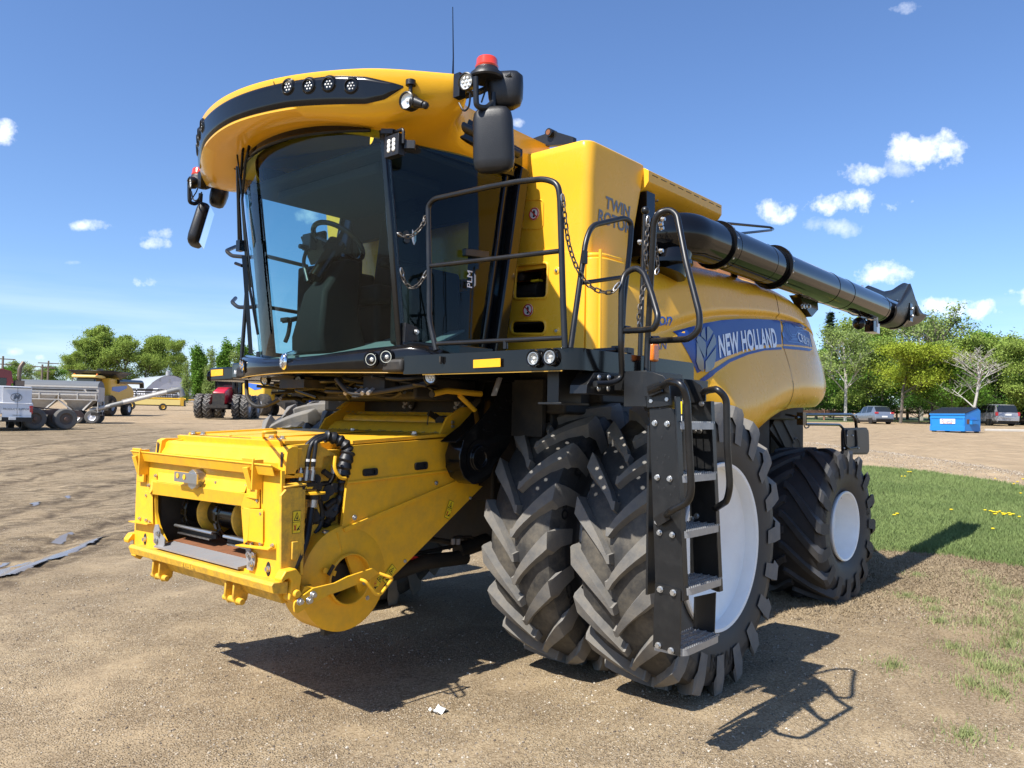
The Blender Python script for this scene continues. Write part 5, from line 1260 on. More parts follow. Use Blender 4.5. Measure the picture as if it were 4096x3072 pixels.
mb.mat(3).bx((cc.x+.02, cc.y-.06, cc.z-R0-.008), (cc.x+.13, cc.y-.02, cc.z-R0+.05))
mb.build('round_housing', [M['feeder'], M['dark'], M['silver'], M['blacksatin']], CO, bevel=.0)
# coupling lever outside
YL = .985
mb = MB(); P = [xz(a2(u, v, y=YL)) for u, v in ((45, 1530), (50, 1500), (90, 1465), (180, 1400), (330, 1365), (420, 1320), (600, 1260), (622, 1275), (642, 1300), (560, 1350), (500, 1372), (380, 1420), (290, 1450), (190, 1505), (70, 1580), (50, 1570))]
mb.prism(P, 'y', YL, YL-.012); mb.prism([xz(a2(u, v, y=YL-.05)) for u, v in ((60, 1460), (100, 1385), (185, 1395), (90, 1465))], 'y', YL-.02, YL-.07)
mb.mat(1)
for u, v in ((177, 1447), (150, 1487), (85, 1495)): mb.bolt(a2(u, v, y=YL+.002), (0, 1, 0), .016, .018)
lv = mb.build('coupling_lever', [M['feeder'], M['silver']], CO, bevel=.003)
mb = MB(); Yh = 1.03; mb.tube(rnd([a2(512, 1342, y=YL+.01), a2(545, 1352, y=Yh), a2(620, 1448, y=Yh+.01), a2(650, 1445, y=Yh+.01), a2(733, 1335, y=Yh), a2(715, 1325, y=Yh), a2(640, 1298, y=YL)], [0, .02, .02, .02, .02, .01, 0], 4), .0095, 10); mb.build('lever_handle', M['feeder'], lv)
sticker(a2(628, 1355, y=YS+.013), (0, 1, 0), (-.72, 0, .69), .055, .12, sc2)
for s, hx in ((1, 2.40), (-1, 2.42)):
    q = a1(1375, 1290, y=.95) if s > 0 else a1(85, 960, y=-.95); y = s*.935
    mb = MB(); P = [(q.x-.05, q.z-.04), (q.x-.06, q.z+.02), (q.x-.02, q.z+.065), (q.x+.045, q.z+.06), (q.x+.075, q.z+.02), (q.x+.068, q.z-.005), (q.x+.045, q.z+.012), (q.x+.02, q.z+.018), (q.x+.005, q.z-.005), (q.x+.02, q.z-.10), (q.x-.02, q.z-.13), (q.x-.05, q.z-.10)]
    mb.prism(P, 'y', y-.035, y+.035); mb.cyl((q.x-.02, y-.07, q.z-.07), (q.x-.02, y+.06, q.z-.07), .022); mb.build('coupling_hook', M['feeder'], CO, bevel=.006)
# hydraulic hoses and couplers at the left of the face
mb = MB(); yh = .76
ys = (.80, .83, .86)
for k, ((u, v), (ut, vt)) in enumerate((((1450, 470), (1500, 160)), ((1505, 470), (1540, 170)), ((1550, 470), (1590, 160)))):
    y = .72+.02*k; top_ = [a2(270+5*k, 330+8*k, y=y), a2(205+10*k, 345+12*k, y=y), a2(150+25*k, 385, y=y), a2(118+38*k, 430, y=y), a2(100+42*k, 500, y=y)]
    mb.mat(0).tube(cat(top_, 6), .0125, 10)
    b_ = a2(82+42*k, 650, y=y); t_ = top_[-1]
    for f0, f1, r, m in ((0, .12, .0135, 2), (.12, .35, .014, 0), (.35, .55, .011, 1), (.5, .6, .017, 1), (.6, 1, .018, 1)): mb.mat(m).cyl(t_.lerp(b_, f0), t_.lerp(b_, f1), r, n=8)
mb.mat(0)
mb.tube(cat([a2(265, 340, y=.74), a2(340, 360, y=.76), a2(400, 400, y=.79), a2(425, 450, y=.80)], 6), [.035+.006*math.sin(i*1.7) for i in range(19)], 14)
mb.tube(cat([a2(425, 450, y=.80), a2(400, 540, y=.80), a2(385, 620, y=.79)], 6), [.042+.005*math.sin(i*2.1) for i in range(13)], 14)
mb.tube(cat([a2(380, 640, y=.76), a2(375, 750, y=.74), a2(320, 880, y=.72), a2(270, 950, y=.7), a2(260, 980, y=.7)], 6), [.028+.006*math.sin(i*1.9) for i in range(25)], 12)
mb.mat(3); mb.tube(cat([a2(335, 480, y=.82), a2(330, 560, y=.83), a2(365, 625, y=.84), a2(405, 635, y=.84)], 6), .011, 8)
q = a2(160, 700, y=.78); mb.mat(0).box(a2(145, 690, y=.78), (.16, .05, .04)); mb.mat(3).lathe([(0, .004), (.075, 0), (.075, -.01), (0, -.012)], a2(175, 730, y=.80), 'z', 24)
mb.mat(0).cyl(a2(180, 745, y=.80), a2(178, 780, y=.80), .045, n=20); mb.mat(1).cyl(a2(178, 780, y=.80), a2(172, 835, y=.80), .030, n=12)
mb.mat(0).tube(cat([a2(165, 840, y=.80), a2(150, 950, y=.82), a2(130, 1060, y=.86), a2(90, 1170, y=.88), a2(45, 1260, y=.88)], 6), .021, 12)
for P in (((320, 540), (318, 620), (270, 700), (230, 800)), ((300, 670), (230, 680), (220, 760), (240, 860), (230, 960), (190, 1020)), ((190, 850), (210, 950)), ((120, 930), (180, 940), (250, 900)), ((250, 840), (330, 790), (400, 760))):
    mb.tube(cat([a2(u, v, y=.70) for u, v in P], 5), .016, 9)
mb.mat(1); mb.cyl(a2(322, 540, y=.76), a2(318, 600, y=.76), .014, n=8); mb.mat(4)
V_, F_ = text_verts('Faster', size=.022, bold=.0006, shear=.3); c = a2(150, 700, y=.808); mb.add([(c.x-v.x*-1*-1, c.y, c.z+v.y) for v in V_], F_)
for u, v in ((77, 480), (130, 492), (62, 570), (45, 660)): mb.mat(0).cyl(a2(u, v, y=.62), a2(u, v, y=.70), .026, n=14)
mb.build('hydraulic_couplers', [M['plastic'], M['silver'], M['stickerw'], M['feeder'], M['stickery']], CO)
mb = MB(); mb.mat(1).bx((2.24, .60, .95), (1.92, .70, 1.57)); mb.mat(1); mb.slab([a2(u, v, y=.735) for u, v in ((0, 410), (115, 400), (230, 385), (235, 410), (345, 470), (250, 485), (240, 560), (0, 560))], .01)
mb.mat(0); mb.cyl(a2(250, 585, y=.74), a2(300, 620, y=.74), .018); mb.tube([a2(260, 840, y=.72), a2(330, 790, y=.72)], .022); mb.mat(0)
for u, v, r in ((200, 640, .03), (290, 720, .035), (180, 900, .04), (260, 760, .03), (330, 700, .03), (300, 860, .045)): mb.cyl(a2(u, v, y=.68), a2(u, v, y=.73), r, n=14)
mb.build('valve_block', [M['dark'], M['chipped']], CO)
# upper rear of the feeder: drum cover, straw, brackets
mb = MB()
mb.grid(lambda u, v: (lerp(1.06, .74, v), lerp(-.62, .72, u), 1.66+.16*v+.035*math.sin(v*2*PI)), 1, 18); mb.tube([(1.0, -.62, 1.70), (1.0, .72, 1.70)], .012); mb.cyl((.86, -.60, 1.74), (.86, .70, 1.74), .055, n=24)
mb.prism([(1.12, 1.66), (1.05, 1.78), (.9, 1.86), (.78, 1.86), (.78, 1.66)], 'y', .74, .76); mb.prism([(1.12, 1.66), (1.05, 1.76), (.85, 1.86), (.65, 2.0), (.62, 1.66)], 'y', -.66, -.64); mb.prism([(.9, 1.84), (.62, 2.02), (.55, 2.02), (.55, 1.8)], 'y', -.72, -.66)
mb.mat(1)
for k in range(2):
    p = a2(1150, 243+28*k, y=.765); mb.bolt(p, (0, 1, 0), .010)
mb.build('drum_cover', [M['feeder'], M['silver']], CO, thick=0)
mb = MB(); random.seed(9)
for k in range(260):
    x = random.uniform(1.03, 1.09); y = random.uniform(-.6, .7); z = 1.665+random.uniform(0, .012)
    if random.random() < .3: x = random.uniform(.80, 1.0); z = 1.80+random.uniform(-.01, .02)
    a = random.uniform(0, PI); l = random.uniform(.01, .045); mb.bar((x, y, z), (x+l*math.cos(a)*.5, y+l*math.sin(a), z+random.uniform(-.004, .008)), .002, .002)
mb.build('straw_debris', M['straw'] if 'straw' in M else paint('dry_straw', (.22, .17, .10), .9), CO)
mb = MB(); mb.tube([a2(985, 180, y=.5), a2(970, 320, y=.5)], .004, 6); mb.bar(a2(985, 175, y=.52), a2(1075, 235, y=.52), .02, .035); mb.cyl(a2(1065, 235, y=.5), a2(1065, 235, y=.58), .035); mb.box(a2(1110, 230, y=.56), (.06, .08, .07)); mb.bar(a2(1030, 185, y=.5), a2(1100, 250, y=.5), .015, .02)
mb.build('position_sensor', M['dark'], CO)
# yellow lift handle, spring, rear wall with bearings
mb = MB(); yy = .90; mb.tube(rnd([a2(1010, 46, y=yy+.05), a2(1110, 22, y=yy+.02), a2(1350, 45, y=yy)], .03), .021, 12); mb.tube(rnd([a2(1200, 55, y=yy), a2(1335, 185, y=yy), a2(1258, 300, y=yy)], .03), .017, 12); mb.mat(1); mb.cyl(a2(1006, 47, y=yy+.052), a2(1012, 46, y=yy+.05), .0215, n=14)
mb.build('lift_handle', [M['feeder'], M['dark']], CO)
mb = MB(); a, b2 = at('E1', 1003, 225, y=1.35), at('E1', 955, 365, y=1.35); mb.tube([a.lerp(b2, i/160)+Vector((.016*math.cos(i*.62), .016*math.sin(i*.62), 0)) for i in range(161)], .0032, 5); mb.build('coil_spring', M['worn'], CO)
mb = MB(); mb.bx((.62, -.95, 1.66), (.66, 1.3, 2.06)); mb.mat(1)
for u, v in ((853, 100), (1215, 105), (400, 60)):
    c = at('A2', u, v, x=.67); mb.mat(0).cyl(c, c+Vector((.02, 0, 0)), .075, n=20); mb.mat(1).cyl(c+Vector((.02, 0, 0)), c+Vector((.05, 0, 0)), .028, n=12); mb.cyl(c+Vector((.05, 0, 0)), c+Vector((.06, 0, 0)), .014, n=8)
    for k in range(4): a = PI/4+k*PI/2; mb.bolt(c+Vector((.02, .055*math.cos(a), .055*math.sin(a))), (1, 0, 0), .011)
mb.mat(2); c = at('A2', 748, 52, x=.67); mb.box(c, (.003, .055, .075)); mb.mat(3).box(c+Vector((.002, -.01, -.005)), (.001, .012, .02)); mb.box(c+Vector((.002, .012, .005)), (.001, .006, .035)); mb.box(c+Vector((.002, 0, -.027)), (.001, .035, .004))
mb.build('front_bulkhead', [M['dark'], M['worn'], M['stickerw'], M['ink']], CO)
# black drive cover (belt guard) on the left of the feeder
mb = MB(); yg = 1.02
P = [xz(at('E1', u, v, y=yg)) for u, v in ((800, 610), (700, 690), (640, 740), (655, 750), (715, 725), (700, 780), (680, 850), (685, 950), (720, 1030), (790, 1080), (860, 1075), (930, 1020), (960, 930), (1080, 760), (1240, 480), (1330, 260), (1000, 260), (960, 420), (880, 520))]
mb.prism(P, 'y', yg, yg-.14); c = at('E1', 840, 870, y=yg); mb.lathe([(.001, .01), (.05, .012), (.055, .02), (.085, .022), (.09, .0), (.13, .004)], (c.x, c.y, c.z), 'y', 32)
for k in range(5): p = at('E1', 870+k*45, 640-k*60, y=yg); mb.bar(p, p+Vector((-.10, .0, -.02)), .012, .012)
mb.build('belt_guard', M['black'], CO, bevel=.012, seg=3)
# chassis, axle, lift cylinder, everything dark between the wheels
mb = MB()
mb.bx((.28, -1.0, .72), (-.28, 1.0, 1.18)); mb.cyl((0, -2.0, .955), (0, 2.0, .955), .17, n=24); mb.bx((.55, -.75, 1.15), (-4.3, .75, 1.9)); mb.bx((.6, -1.3, 1.82), (-3.6, 1.45, 2.25)); mb.bx((-.3, -.5, 1.0), (-3.6, .5, 1.3))
mb.bx((-3.3, -1.35, .62), (-3.55, 1.35, .85)); mb.bx((.3, -1.5, 1.9), (-.6, 1.55, 2.3)); mb.bx((-1.0, .9, 1.2), (-2.9, 1.45, 1.9)); mb.bx((.5, .55, 1.3), (.2, .95, 1.9)); mb.bx((.5, -.95, 1.2), (.2, -.5, 1.9))
mb.bx((-3.5, -1.2, 1.2), (-4.5, 1.2, 2.05)); mb.cyl((-.2, .75, .955), (-.2, 1.0, .955), .35, n=20); mb.bx((.55, .95, 1.55), (.1, 1.3, 2.0))
mb.build('chassis', M['dark'], CO, bevel=.02)
mb = MB(); a, b2 = at('A2', 980, 1050, y=.55), at('A2', 1330, 1110, y=.55)
mb.tube([at('A2', 1000, 1055, y=.5), at('A2', 1390, 1115, y=.5)], .016); mb.tube([at('A2', 880, 1165, y=.45), at('A2', 1150, 1110, y=.45)], .014); mb.tube([at('A2', 650, 1330, y=.5), at('A2', 950, 1220, y=.5), at('A2', 1240, 1185, y=.5)], [.05, .055, .055], 16); mb.tube([at('A2', 1190, 1140, y=.5), at('A2', 1390, 1070, y=.5)], .06, 16)
for dx_ in (0, 35): mb.tube(rnd([at('A2', 1155+dx_, 1100, y=.55), at('A2', 1155+dx_, 1050, y=.55), at('A2', 1210+dx_*2, 1040, y=.55), at('A2', 1330, 1090, y=.45)], .03), .011)
mb.mat(1)
for dx_ in (0, 35): mb.cyl(at('A2', 1157+dx_, 1095, y=.55), at('A2', 1157+dx_, 1055, y=.55), .017, n=8)
mb.mat(2).bar(at('A2', 860, 1190, y=.5), at('A2', 945, 1210, y=.5), .02, .035); mb.build('lift_cylinder', [M['dark'], M['worn'], M['redpaint']], CO)
mb = MB()
P = [at('G1', u, v, y=-.85) for u, v in ((1205, 800), (1200, 760), (1250, 690), (1340, 590), (1390, 520), (1450, 440), (1490, 440), (1400, 600), (1330, 690), (1280, 745))]
mb.prism([xz(p) for p in P], 'y', -.85, -.87); mb.mat(1)
for u, v in ((1350, 600), (1268, 720), (1222, 778)): mb.bolt(at('G1', u, v, y=-.85), (0, 1, 0), .018, .012)
mb.build('feeder_stay', [M['blacksatin'], M['worn']], CO)
# side ladder/panel and mirror behind the front wheel
mb = MB(); d1 = lambda u, v, y: at('D1', u, v, y=y)
P = [d1(1540, 1140, 1.35), d1(1610, 1110, 1.35), d1(1740, 1370, 1.35), d1(1795, 1460, 1.35), d1(1798, 1530, 1.35), d1(1660, 1550, 1.35), d1(1460, 1290, 1.35)]
mb.prism([xz(p) for p in P], 'y', 1.35, 1.30)
for k in (0, 1): mb.bar(d1(1500+k*95, 1210-k*50, 1.36), d1(1640+k*95, 1500-k*60, 1.36), .03, .012, up=(0, 1, 0))
mb.lathe([(.10, .01), (.11, .018), (.12, .01)], d1(1745, 1500, 1.35), 'y', 28)
mb.build('rear_shield', M['shield'] if 'shield' in M else paint('dusty_black_plastic', (.03, .027, .023), .6, var=.2), CO, bevel=.008)
c8 = lambda u, v, y=1.9: at('C8', u, v, y=y)
mb = MB(); mb.tube(rnd([c8(350, 640), c8(375, 638), c8(395, 625), c8(625, 625), c8(642, 650), c8(655, 790)], [0, .02, .02, .06, .04, 0], 5), .017, 10); mb.tube(rnd([c8(395, 630), c8(395, 672), c8(565, 675), c8(585, 700), c8(600, 770)], [0, .02, .05, .04, 0], 5), .014, 10); mb.box(c8(376, 645), (.08, .06, .12)); mb.tube([c8(300, 625, 1.5), c8(380, 640)], .012)
mb.tube(cat([c8(385, 665), c8(395, 690), c8(412, 685), c8(410, 670)], 5), .006, 6)
am = mb.build('rear_mirror_arm', M['black'], CO)
mb = MB(); P = rnd([c8(568, 690), c8(690, 688), c8(694, 820), c8(570, 822)], .08, 6, True); c = sum(P, Vector())/len(P)
mb.prism([xz(p) for p in P], 'y', 1.93, 1.90); mb.prism([xz(c+(p-c)*.9) for p in P], 'y', 1.95, 1.92); mb.tube(rnd([c8(585, 700, 1.96), c8(590, 775, 1.96), c8(612, 792, 1.96), c8(650, 785, 1.96), c8(645, 700, 1.96)], .04), .011); mb.mat(1)
for u, v in ((600, 728), (628, 728), (586, 790), (657, 790)): mb.sph(c8(u, v, 1.955), .010, 8, 5)
mb.build('mirror_housing', [M['plastic'], M['silver']], am, bevel=.01)
# ------------------------------------------------------------------ yard vehicles and machines
def vdir(p):
    d = Vector((p.x-CAM.x, p.y-CAM.y, 0)).normalized(); return math.atan2(d.y, d.x)
def place(px, row, hpx, hreal, turn):
    """stand a thing on the ground seen at photo column/row; returns location, heading, scale for its true height"""
    p = ground('D', px, row); dep = (p-CAM).dot(fw); ppm = FPX/1.8517/dep
    return p, vdir(p)+R_(turn), hpx/ppm/hreal
def stand(name, label, cat_, px, row, hpx, hreal, turn, group=None):
    p, rz, s = place(px, row, hpx, hreal, turn)
    e = empty(name, p, rz, label=label, cat=cat_, group=group); e.scale = (s, s, s); return e
P_ = {}
P_['carsilver'] = paint('silver_car_paint', (.19, .22, .27), .25, metal=.4, var=.05, coat=.8)
P_['cargrey'] = paint('grey_car_paint', (.33, .33, .35), .25, metal=.4, var=.05, coat=.8, dirt=(.3, .25, .18), dirt_amt=.2)
P_['cardark'] = paint('dark_car_paint', (.05, .06, .085), .25, metal=.3, var=.05, coat=.8)
P_['carglass'] = paint('car_glass', (.015, .018, .02), .06, var=.1, coat=.6)
P_['tyre'] = paint('car_tyre', (.02, .02, .02), .8, var=.2, dirt=(.2, .16, .11), dirt_amt=.35)
P_['alloy'] = paint('alloy_wheel', (.45, .43, .40), .35, metal=.5, var=.15)
P_['taillight'] = paint('tail_light', (.40, .012, .02), .15, var=.1, coat=.6)
P_['whitep'] = paint('white_truck_paint', (.72, .72, .73), .3, var=.04, coat=.3, dirt=(.4, .33, .25), dirt_amt=.12)
P_['binblue'] = paint('bin_blue_paint', (.015, .20, .56), .4, var=.08, vs=1.5, dirt=(.06, .05, .04), dirt_amt=.1, dscale=4)
P_['binlid'] = paint('bin_lid_plastic', (.03, .033, .037), .5, var=.1)
P_['red'] = paint('tractor_red_paint', (.46, .012, .028), .3, var=.05, coat=.5)
P_['darkred'] = paint('truck_maroon_paint', (.17, .012, .016), .3, var=.06, coat=.5)
P_['yel'] = paint('machine_yellow_paint', (.72, .42, .04), .4, var=.08)
P_['blu'] = paint('machine_blue_paint', (.01, .10, .48), .35, var=.08, coat=.3)
P_['cream'] = paint('header_cream_plastic', (.78, .60, .20), .45, var=.05)
P_['galv'] = paint('galvanised_sheet', (.40, .41, .42), .45, metal=.3, var=.12, vs=2, dirt=(.25, .2, .15), dirt_amt=.2)
P_['tarp'] = paint('grey_tarp', (.12, .13, .14), .7, var=.15)
P_['hopper'] = paint('white_hopper_steel', (.52, .50, .46), .5, var=.12, dirt=(.3, .2, .12), dirt_amt=.35, dscale=3)
P_['frame'] = paint('rusty_truck_frame', (.14, .085, .065), .7, var=.3)
P_['shed'] = paint('pale_shed_sheeting', (.50, .51, .55), .55, var=.05, vs=.4)
P_['shedroof'] = paint('shed_roof_sheeting', (.40, .43, .46), .45, metal=.2, var=.1, vs=.3)
P_['barnroof'] = paint('weathered_white_roof', (.62, .62, .58), .7, var=.2, vs=1.)
P_['wood'] = paint('fence_timber', (.20, .10, .065), .8, var=.25, vs=4)
P_['pole'] = paint('pole_timber', (.16, .13, .10), .8, var=.2)
P_['concrete'] = paint('concrete', (.45, .42, .37), .85, var=.15)
def simple_wheel(mb, c, r, w, mt=1, mr=2, side=1, rimf=.6):
    mb.mat(mt).lathe([(r*rimf, -w/2), (r*.9, -w/2), (r, -w*.32), (r, w*.32), (r*.9, w/2), (r*rimf, w/2)], c, 'y', 24)
    mb.mat(mr).lathe([(r*rimf, w*.46*side), (r*rimf*.75, w*.3*side), (r*.15, w*.36*side), (.0005, w*.4*side)], c, 'y', 20)
    return mb
def wheel_part(par, c, r, w, side, mats, rimf=.6, name='wheel'):
    mb = MB(); simple_wheel(mb, c, r, w, 0, 1, side, rimf); return mb.build(name, mats, par)
def car(par, L, W_, ST, body, wx, wr, lights, rear):
    """ST: x, z low, z belt, z roof, half width, half roof width, side glass flag, top glass flag"""
    mb = MB(); rings = []
    for (x, zl, zb, zr, w, wrf, _, _) in ST:
        h = [(w*.9, zl), (w, zl+.14), (w*1.01, (zl+zb)/2+.05), (w*.985, zb), (lerp(w*.985, wrf, .9), lerp(zb, zr, .9)), (wrf-.07, zr), (0, zr+.015)]
        rings.append([(x, y, z) for y, z in h]+[(x, -y, z) for y, z in reversed(h[:-1])])
    n = len(rings[0])
    b = len(mb.v); mb.v += [p for r in rings for p in r]
    for i in range(len(rings)-1):
        sg, tg = ST[i][6], ST[i][7]
        for k in range(n-1):
            g = (sg and k in (3, n-5)) or (tg and 4 <= k <= n-6)
            mb.f.append([b+i*n+k, b+i*n+k+1, b+(i+1)*n+k+1, b+(i+1)*n+k]); mb.m.append(1 if g else 0)
    mb.f.append([b+k for k in range(n)]); mb.m.append(0); mb.f.append([b+(len(rings)-1)*n+k for k in range(n)]); mb.m.append(0)
    bo = mb.build('body', [body, P_['carglass']], par, smooth=32)
    mb = MB(); mb.bx((-L/2+.1, -W_/2+.05, .16), (L/2-.15, W_/2-.05, .35)); mb.build('underbody', M['dark'], par)
    for x in wx:
        for s in (1, -1):
            mb = MB(); mb.cyl((x, s*(W_/2-.22), wr+.02), (x, s*(W_/2+.004), wr+.02), wr+.055, n=24); mb.build('wheel_arch', M['dark'], par)
            wheel_part(par, (x, s*(W_/2-.11), wr), wr, .22, s, [P_['tyre'], P_['alloy']], .66)
    for (y0, y1, z0, z1, x) in lights:
        for s in (1, -1):
            mb = MB(); mb.bx((x-.03, s*y0, z0), (x+.13, s*y1, z1)); mb.build('tail_light', P_['taillight'], par, bevel=.02)
    mb = MB(); mb.bx((-L/2-.02, -.26, rear[0]), (-L/2+.02, .26, rear[0]+.13)); mb.build('number_plate', M['stickerw'], par)
    mb = MB(); mb.bx((-L/2-.025, -W_/2+.12, rear[1]), (-L/2+.12, W_/2-.12, rear[1]+.16)); mb.build('rear_bumper', M['plastic'] if rear[2] else body, par, bevel=.03)
e = stand('suv', 'silver grey suv with red tail lamps parked at the wooden rail fence', 'suv', 1885, 915, 37.5, 1.66, 27)
car(e, 4.5, 1.84, [(-2.25,.42,.85,.87,.80,.70,0,0), (-2.20,.30,.95,1.0,.88,.74,0,0), (-2.12,.27,1.02,1.10,.91,.74,0,1), (-1.72,.25,1.06,1.58,.92,.68,0,0), (-1.5,.25,1.06,1.64,.92,.68,1,0), (-.55,.25,1.0,1.67,.92,.70,0,0), (-.47,.25,1.0,1.67,.92,.70,1,0), (.35,.25,.97,1.62,.92,.68,0,0), (.45,.25,.97,1.58,.92,.67,1,1), (1.15,.25,.97,1.08,.92,.72,0,0), (2.0,.27,.88,.92,.88,.7,0,0), (2.25,.4,.65,.72,.74,.6,0,0)], P_['carsilver'], (-1.35, 1.35), .36, [(.58, .90, .93, 1.08, -2.24)], (.60, .33, 1))
e = stand('minivan', 'grey minivan seen from behind, parked between the blue bin and dark sedan', 'minivan', 2137, 918.5, 44, 1.75, 32)
car(e, 5.1, 1.98, [(-2.55,.42,.9,.95,.90,.80,0,0), (-2.50,.28,1.03,1.06,.97,.84,0,1), (-2.28,.25,1.07,1.66,.99,.80,0,0), (-2.15,.25,1.07,1.73,.99,.80,1,0), (-1.2,.25,1.05,1.77,.99,.80,0,0), (-1.12,.25,1.05,1.77,.99,.80,1,0), (-.2,.25,1.03,1.76,.99,.80,0,0), (-.12,.25,1.03,1.75,.99,.78,1,0), (.7,.25,1.0,1.62,.99,.76,1,1), (1.6,.25,.98,1.06,.98,.8,0,0), (2.3,.27,.8,.88,.92,.7,0,0), (2.55,.4,.6,.66,.8,.6,0,0)], P_['cargrey'], (-1.55, 1.5), .35, [(.82, 1.0, .78, 1.10, -2.53)], (.82, .36, 0))
e = stand('sedan', 'dark blue sedan at the right edge beside the grey minivan', 'sedan', 2222, 918, 34, 1.45, 32)
car(e, 4.9, 1.85, [(-2.45,.42,.8,.85,.82,.74,0,0), (-2.40,.28,.95,1.0,.9,.78,0,0), (-1.85,.25,.99,1.03,.92,.74,0,1), (-1.15,.25,.97,1.38,.92,.62,1,0), (-.25,.25,.95,1.45,.92,.62,0,0), (-.18,.25,.95,1.45,.92,.62,1,0), (.5,.25,.93,1.38,.92,.62,1,1), (1.25,.25,.92,.98,.92,.7,0,0), (2.2,.27,.75,.8,.85,.65,0,0), (2.45,.4,.6,.63,.75,.6,0,0)], P_['cardark'], (-1.5, 1.5), .34, [(.42, .82, .74, .93, -2.43)], (.55, .32, 0))
# blue waste bin
e = stand('dumpster', 'blue steel waste dumpster with black plastic lid and white sticker', 'dumpster', 2046, 934.0, 53, 1.75, 0)
e.rotation_euler.z = vdir(e.location)-R_(33)
mb = MB(); w = 1.28; d0, d1 = -.05, 2.2
# x = away, y = left; front face at x=0
mb.prism([(0, .10), (0, 1.32), (1.55, 1.74), (1.85, 1.58), (1.85, .10)], 'y', -w, w)
mb.bx((-.05, -w-.04, 1.24), (.02, w+.04, 1.36)); mb.bx((-.035, -w-.02, .98), (0, w+.02, 1.06)); mb.bx((-.04, -w-.02, .10), (.0, w+.02, .48)); mb.bx((-.03, -w+.02, .5), (0, -w+.10, .98)); mb.bx((-.03, w-.10, .5), (0, w-.02, .98))
mb.build('bin_body', P_['binblue'], e, bevel=.02)
mb = MB(); mb.slab([(-.06, -w-.03, 1.37), (-.06, w+.03, 1.37), (1.5, w+.03, 1.79), (1.5, -w-.03, 1.79)], .03)
for k in range(14): y = lerp(-w, w, k/13); mb.bar((-.04, y, 1.405), (1.48, y, 1.825), .05, .03)
mb.build('bin_lid', P_['binlid'], e)
for s in (1, -1):
    mb = MB(); mb.bx((.55, s*w, .86), (1.35, s*(w+.22), .92)); mb.bx((.55, s*(w+.20), .62), (1.35, s*(w+.22), .92)); mb.bx((.55, s*w, .6), (.6, s*(w+.22), .92)); mb.build('lift_pocket', P_['binblue'], e)
mb = MB(); mb.bx((.25, -w-.012, .62), (.56, -w, .95)); mb.build('rust_patch', M['rust'], e)
mb = MB(); mb.bx((-.045, -.62, .62), (-.04, .52, 1.02) if False else (-.03, .5, .96)); mb.mat(1)
for t, y, z, sz in (('LOYAL', -.22, .86, .15), ('DISPOSAL', -.24, .76, .12)): V_, F_ = text_verts(t, size=sz, bold=.002); mb.add([(-.048, y-v.x, z+v.y) for v in V_], F_)
mb.mat(2); V_, F_ = text_verts('204-748-2228', size=.12, bold=.002); mb.add([(-.048, -.06-v.x, .67+v.y) for v in V_], F_)
V_, F_ = text_verts('D', size=.22, bold=.004); mb.add([(-.048, .32-v.x, .82+v.y) for v in V_], F_); mb.mat(1); mb.tube([(-.047, .32+.12*math.cos(a), .82+.1*math.sin(a)) for a in [1.2+k*.35 for k in range(12)]], .012, 5)
mb.build('bin_sticker', [M['stickerw'], P_['blu'], P_['taillight']], e)
mb = MB()
for y in (-w+.2, w-.2):
    for x in (.15, 1.7): mb.bx((x-.1, y-.12, 0), (x+.1, y+.12, .1))
mb.build('bin_skid', M['dark'], e)
# rail fence: posts and rails
A0, A1 = ground('D', 1700, 908), ground('D', 2030, 908)
fe = empty('rail_fence', A0, 0, label='low brown timber rail fence along the edge of the trees', cat='fence')
fdir = (A1-A0); FL = fdir.length; fdir.normalize(); sc_f = (22/(FPX/1.8517/((A0.lerp(A1, .6)-CAM).dot(fw))))
n_ = 14
def fz(t): q = A0+fdir*t; return Vector((q.x-A0.x, q.y-A0.y, gz(q.x, q.y)-A0.z))
tt = []
i = 0
while i < 16:
    tt.append(FL*.06+i*FL*.235-(FL*.08)); i += 1
for i, t in enumerate(tt):
    mb = MB(); b_ = fz(t); mb.bx(b_+Vector((-.09, -.09, -.2)), b_+Vector((.09, .09, sc_f))); mb.build('fence_post', P_['wood'], fe)
    if i < len(tt)-1:
        c_ = fz(tt[i+1]); mb = MB(); mb.bar(b_+Vector((.1, 0, sc_f*.80)), c_+Vector((.1, 0, sc_f*.80)), .05, .30); mb.build('fence_rail', P_['wood'], fe)
a = ground('D', 2128, 931); b2 = ground('D', 2290, 934)
mb = MB(); mb.bar(a+Vector((0, 0, .07)), b2+Vector((0, 0, .07)), .25, .18); tag(mb.build('parking_curb', P_['concrete'], bevel=.03), 'long pale concrete parking curb lying on the dirt right of the bin', 'curb')

mb = MB(); V0 = [ground('D', u, v) for u, v in ((1640, 911), (2010, 912), (2010, 902), (1640, 902))]; mb.add([p+Vector((0, 0, .03)) for p in V0], [(0, 1, 2, 3)]); o_ = mb.build('grass_verge', paint('verge_grass', (.10, .13, .045), .9, var=.4, vs=.5)); o_['kind'] = 'structure'
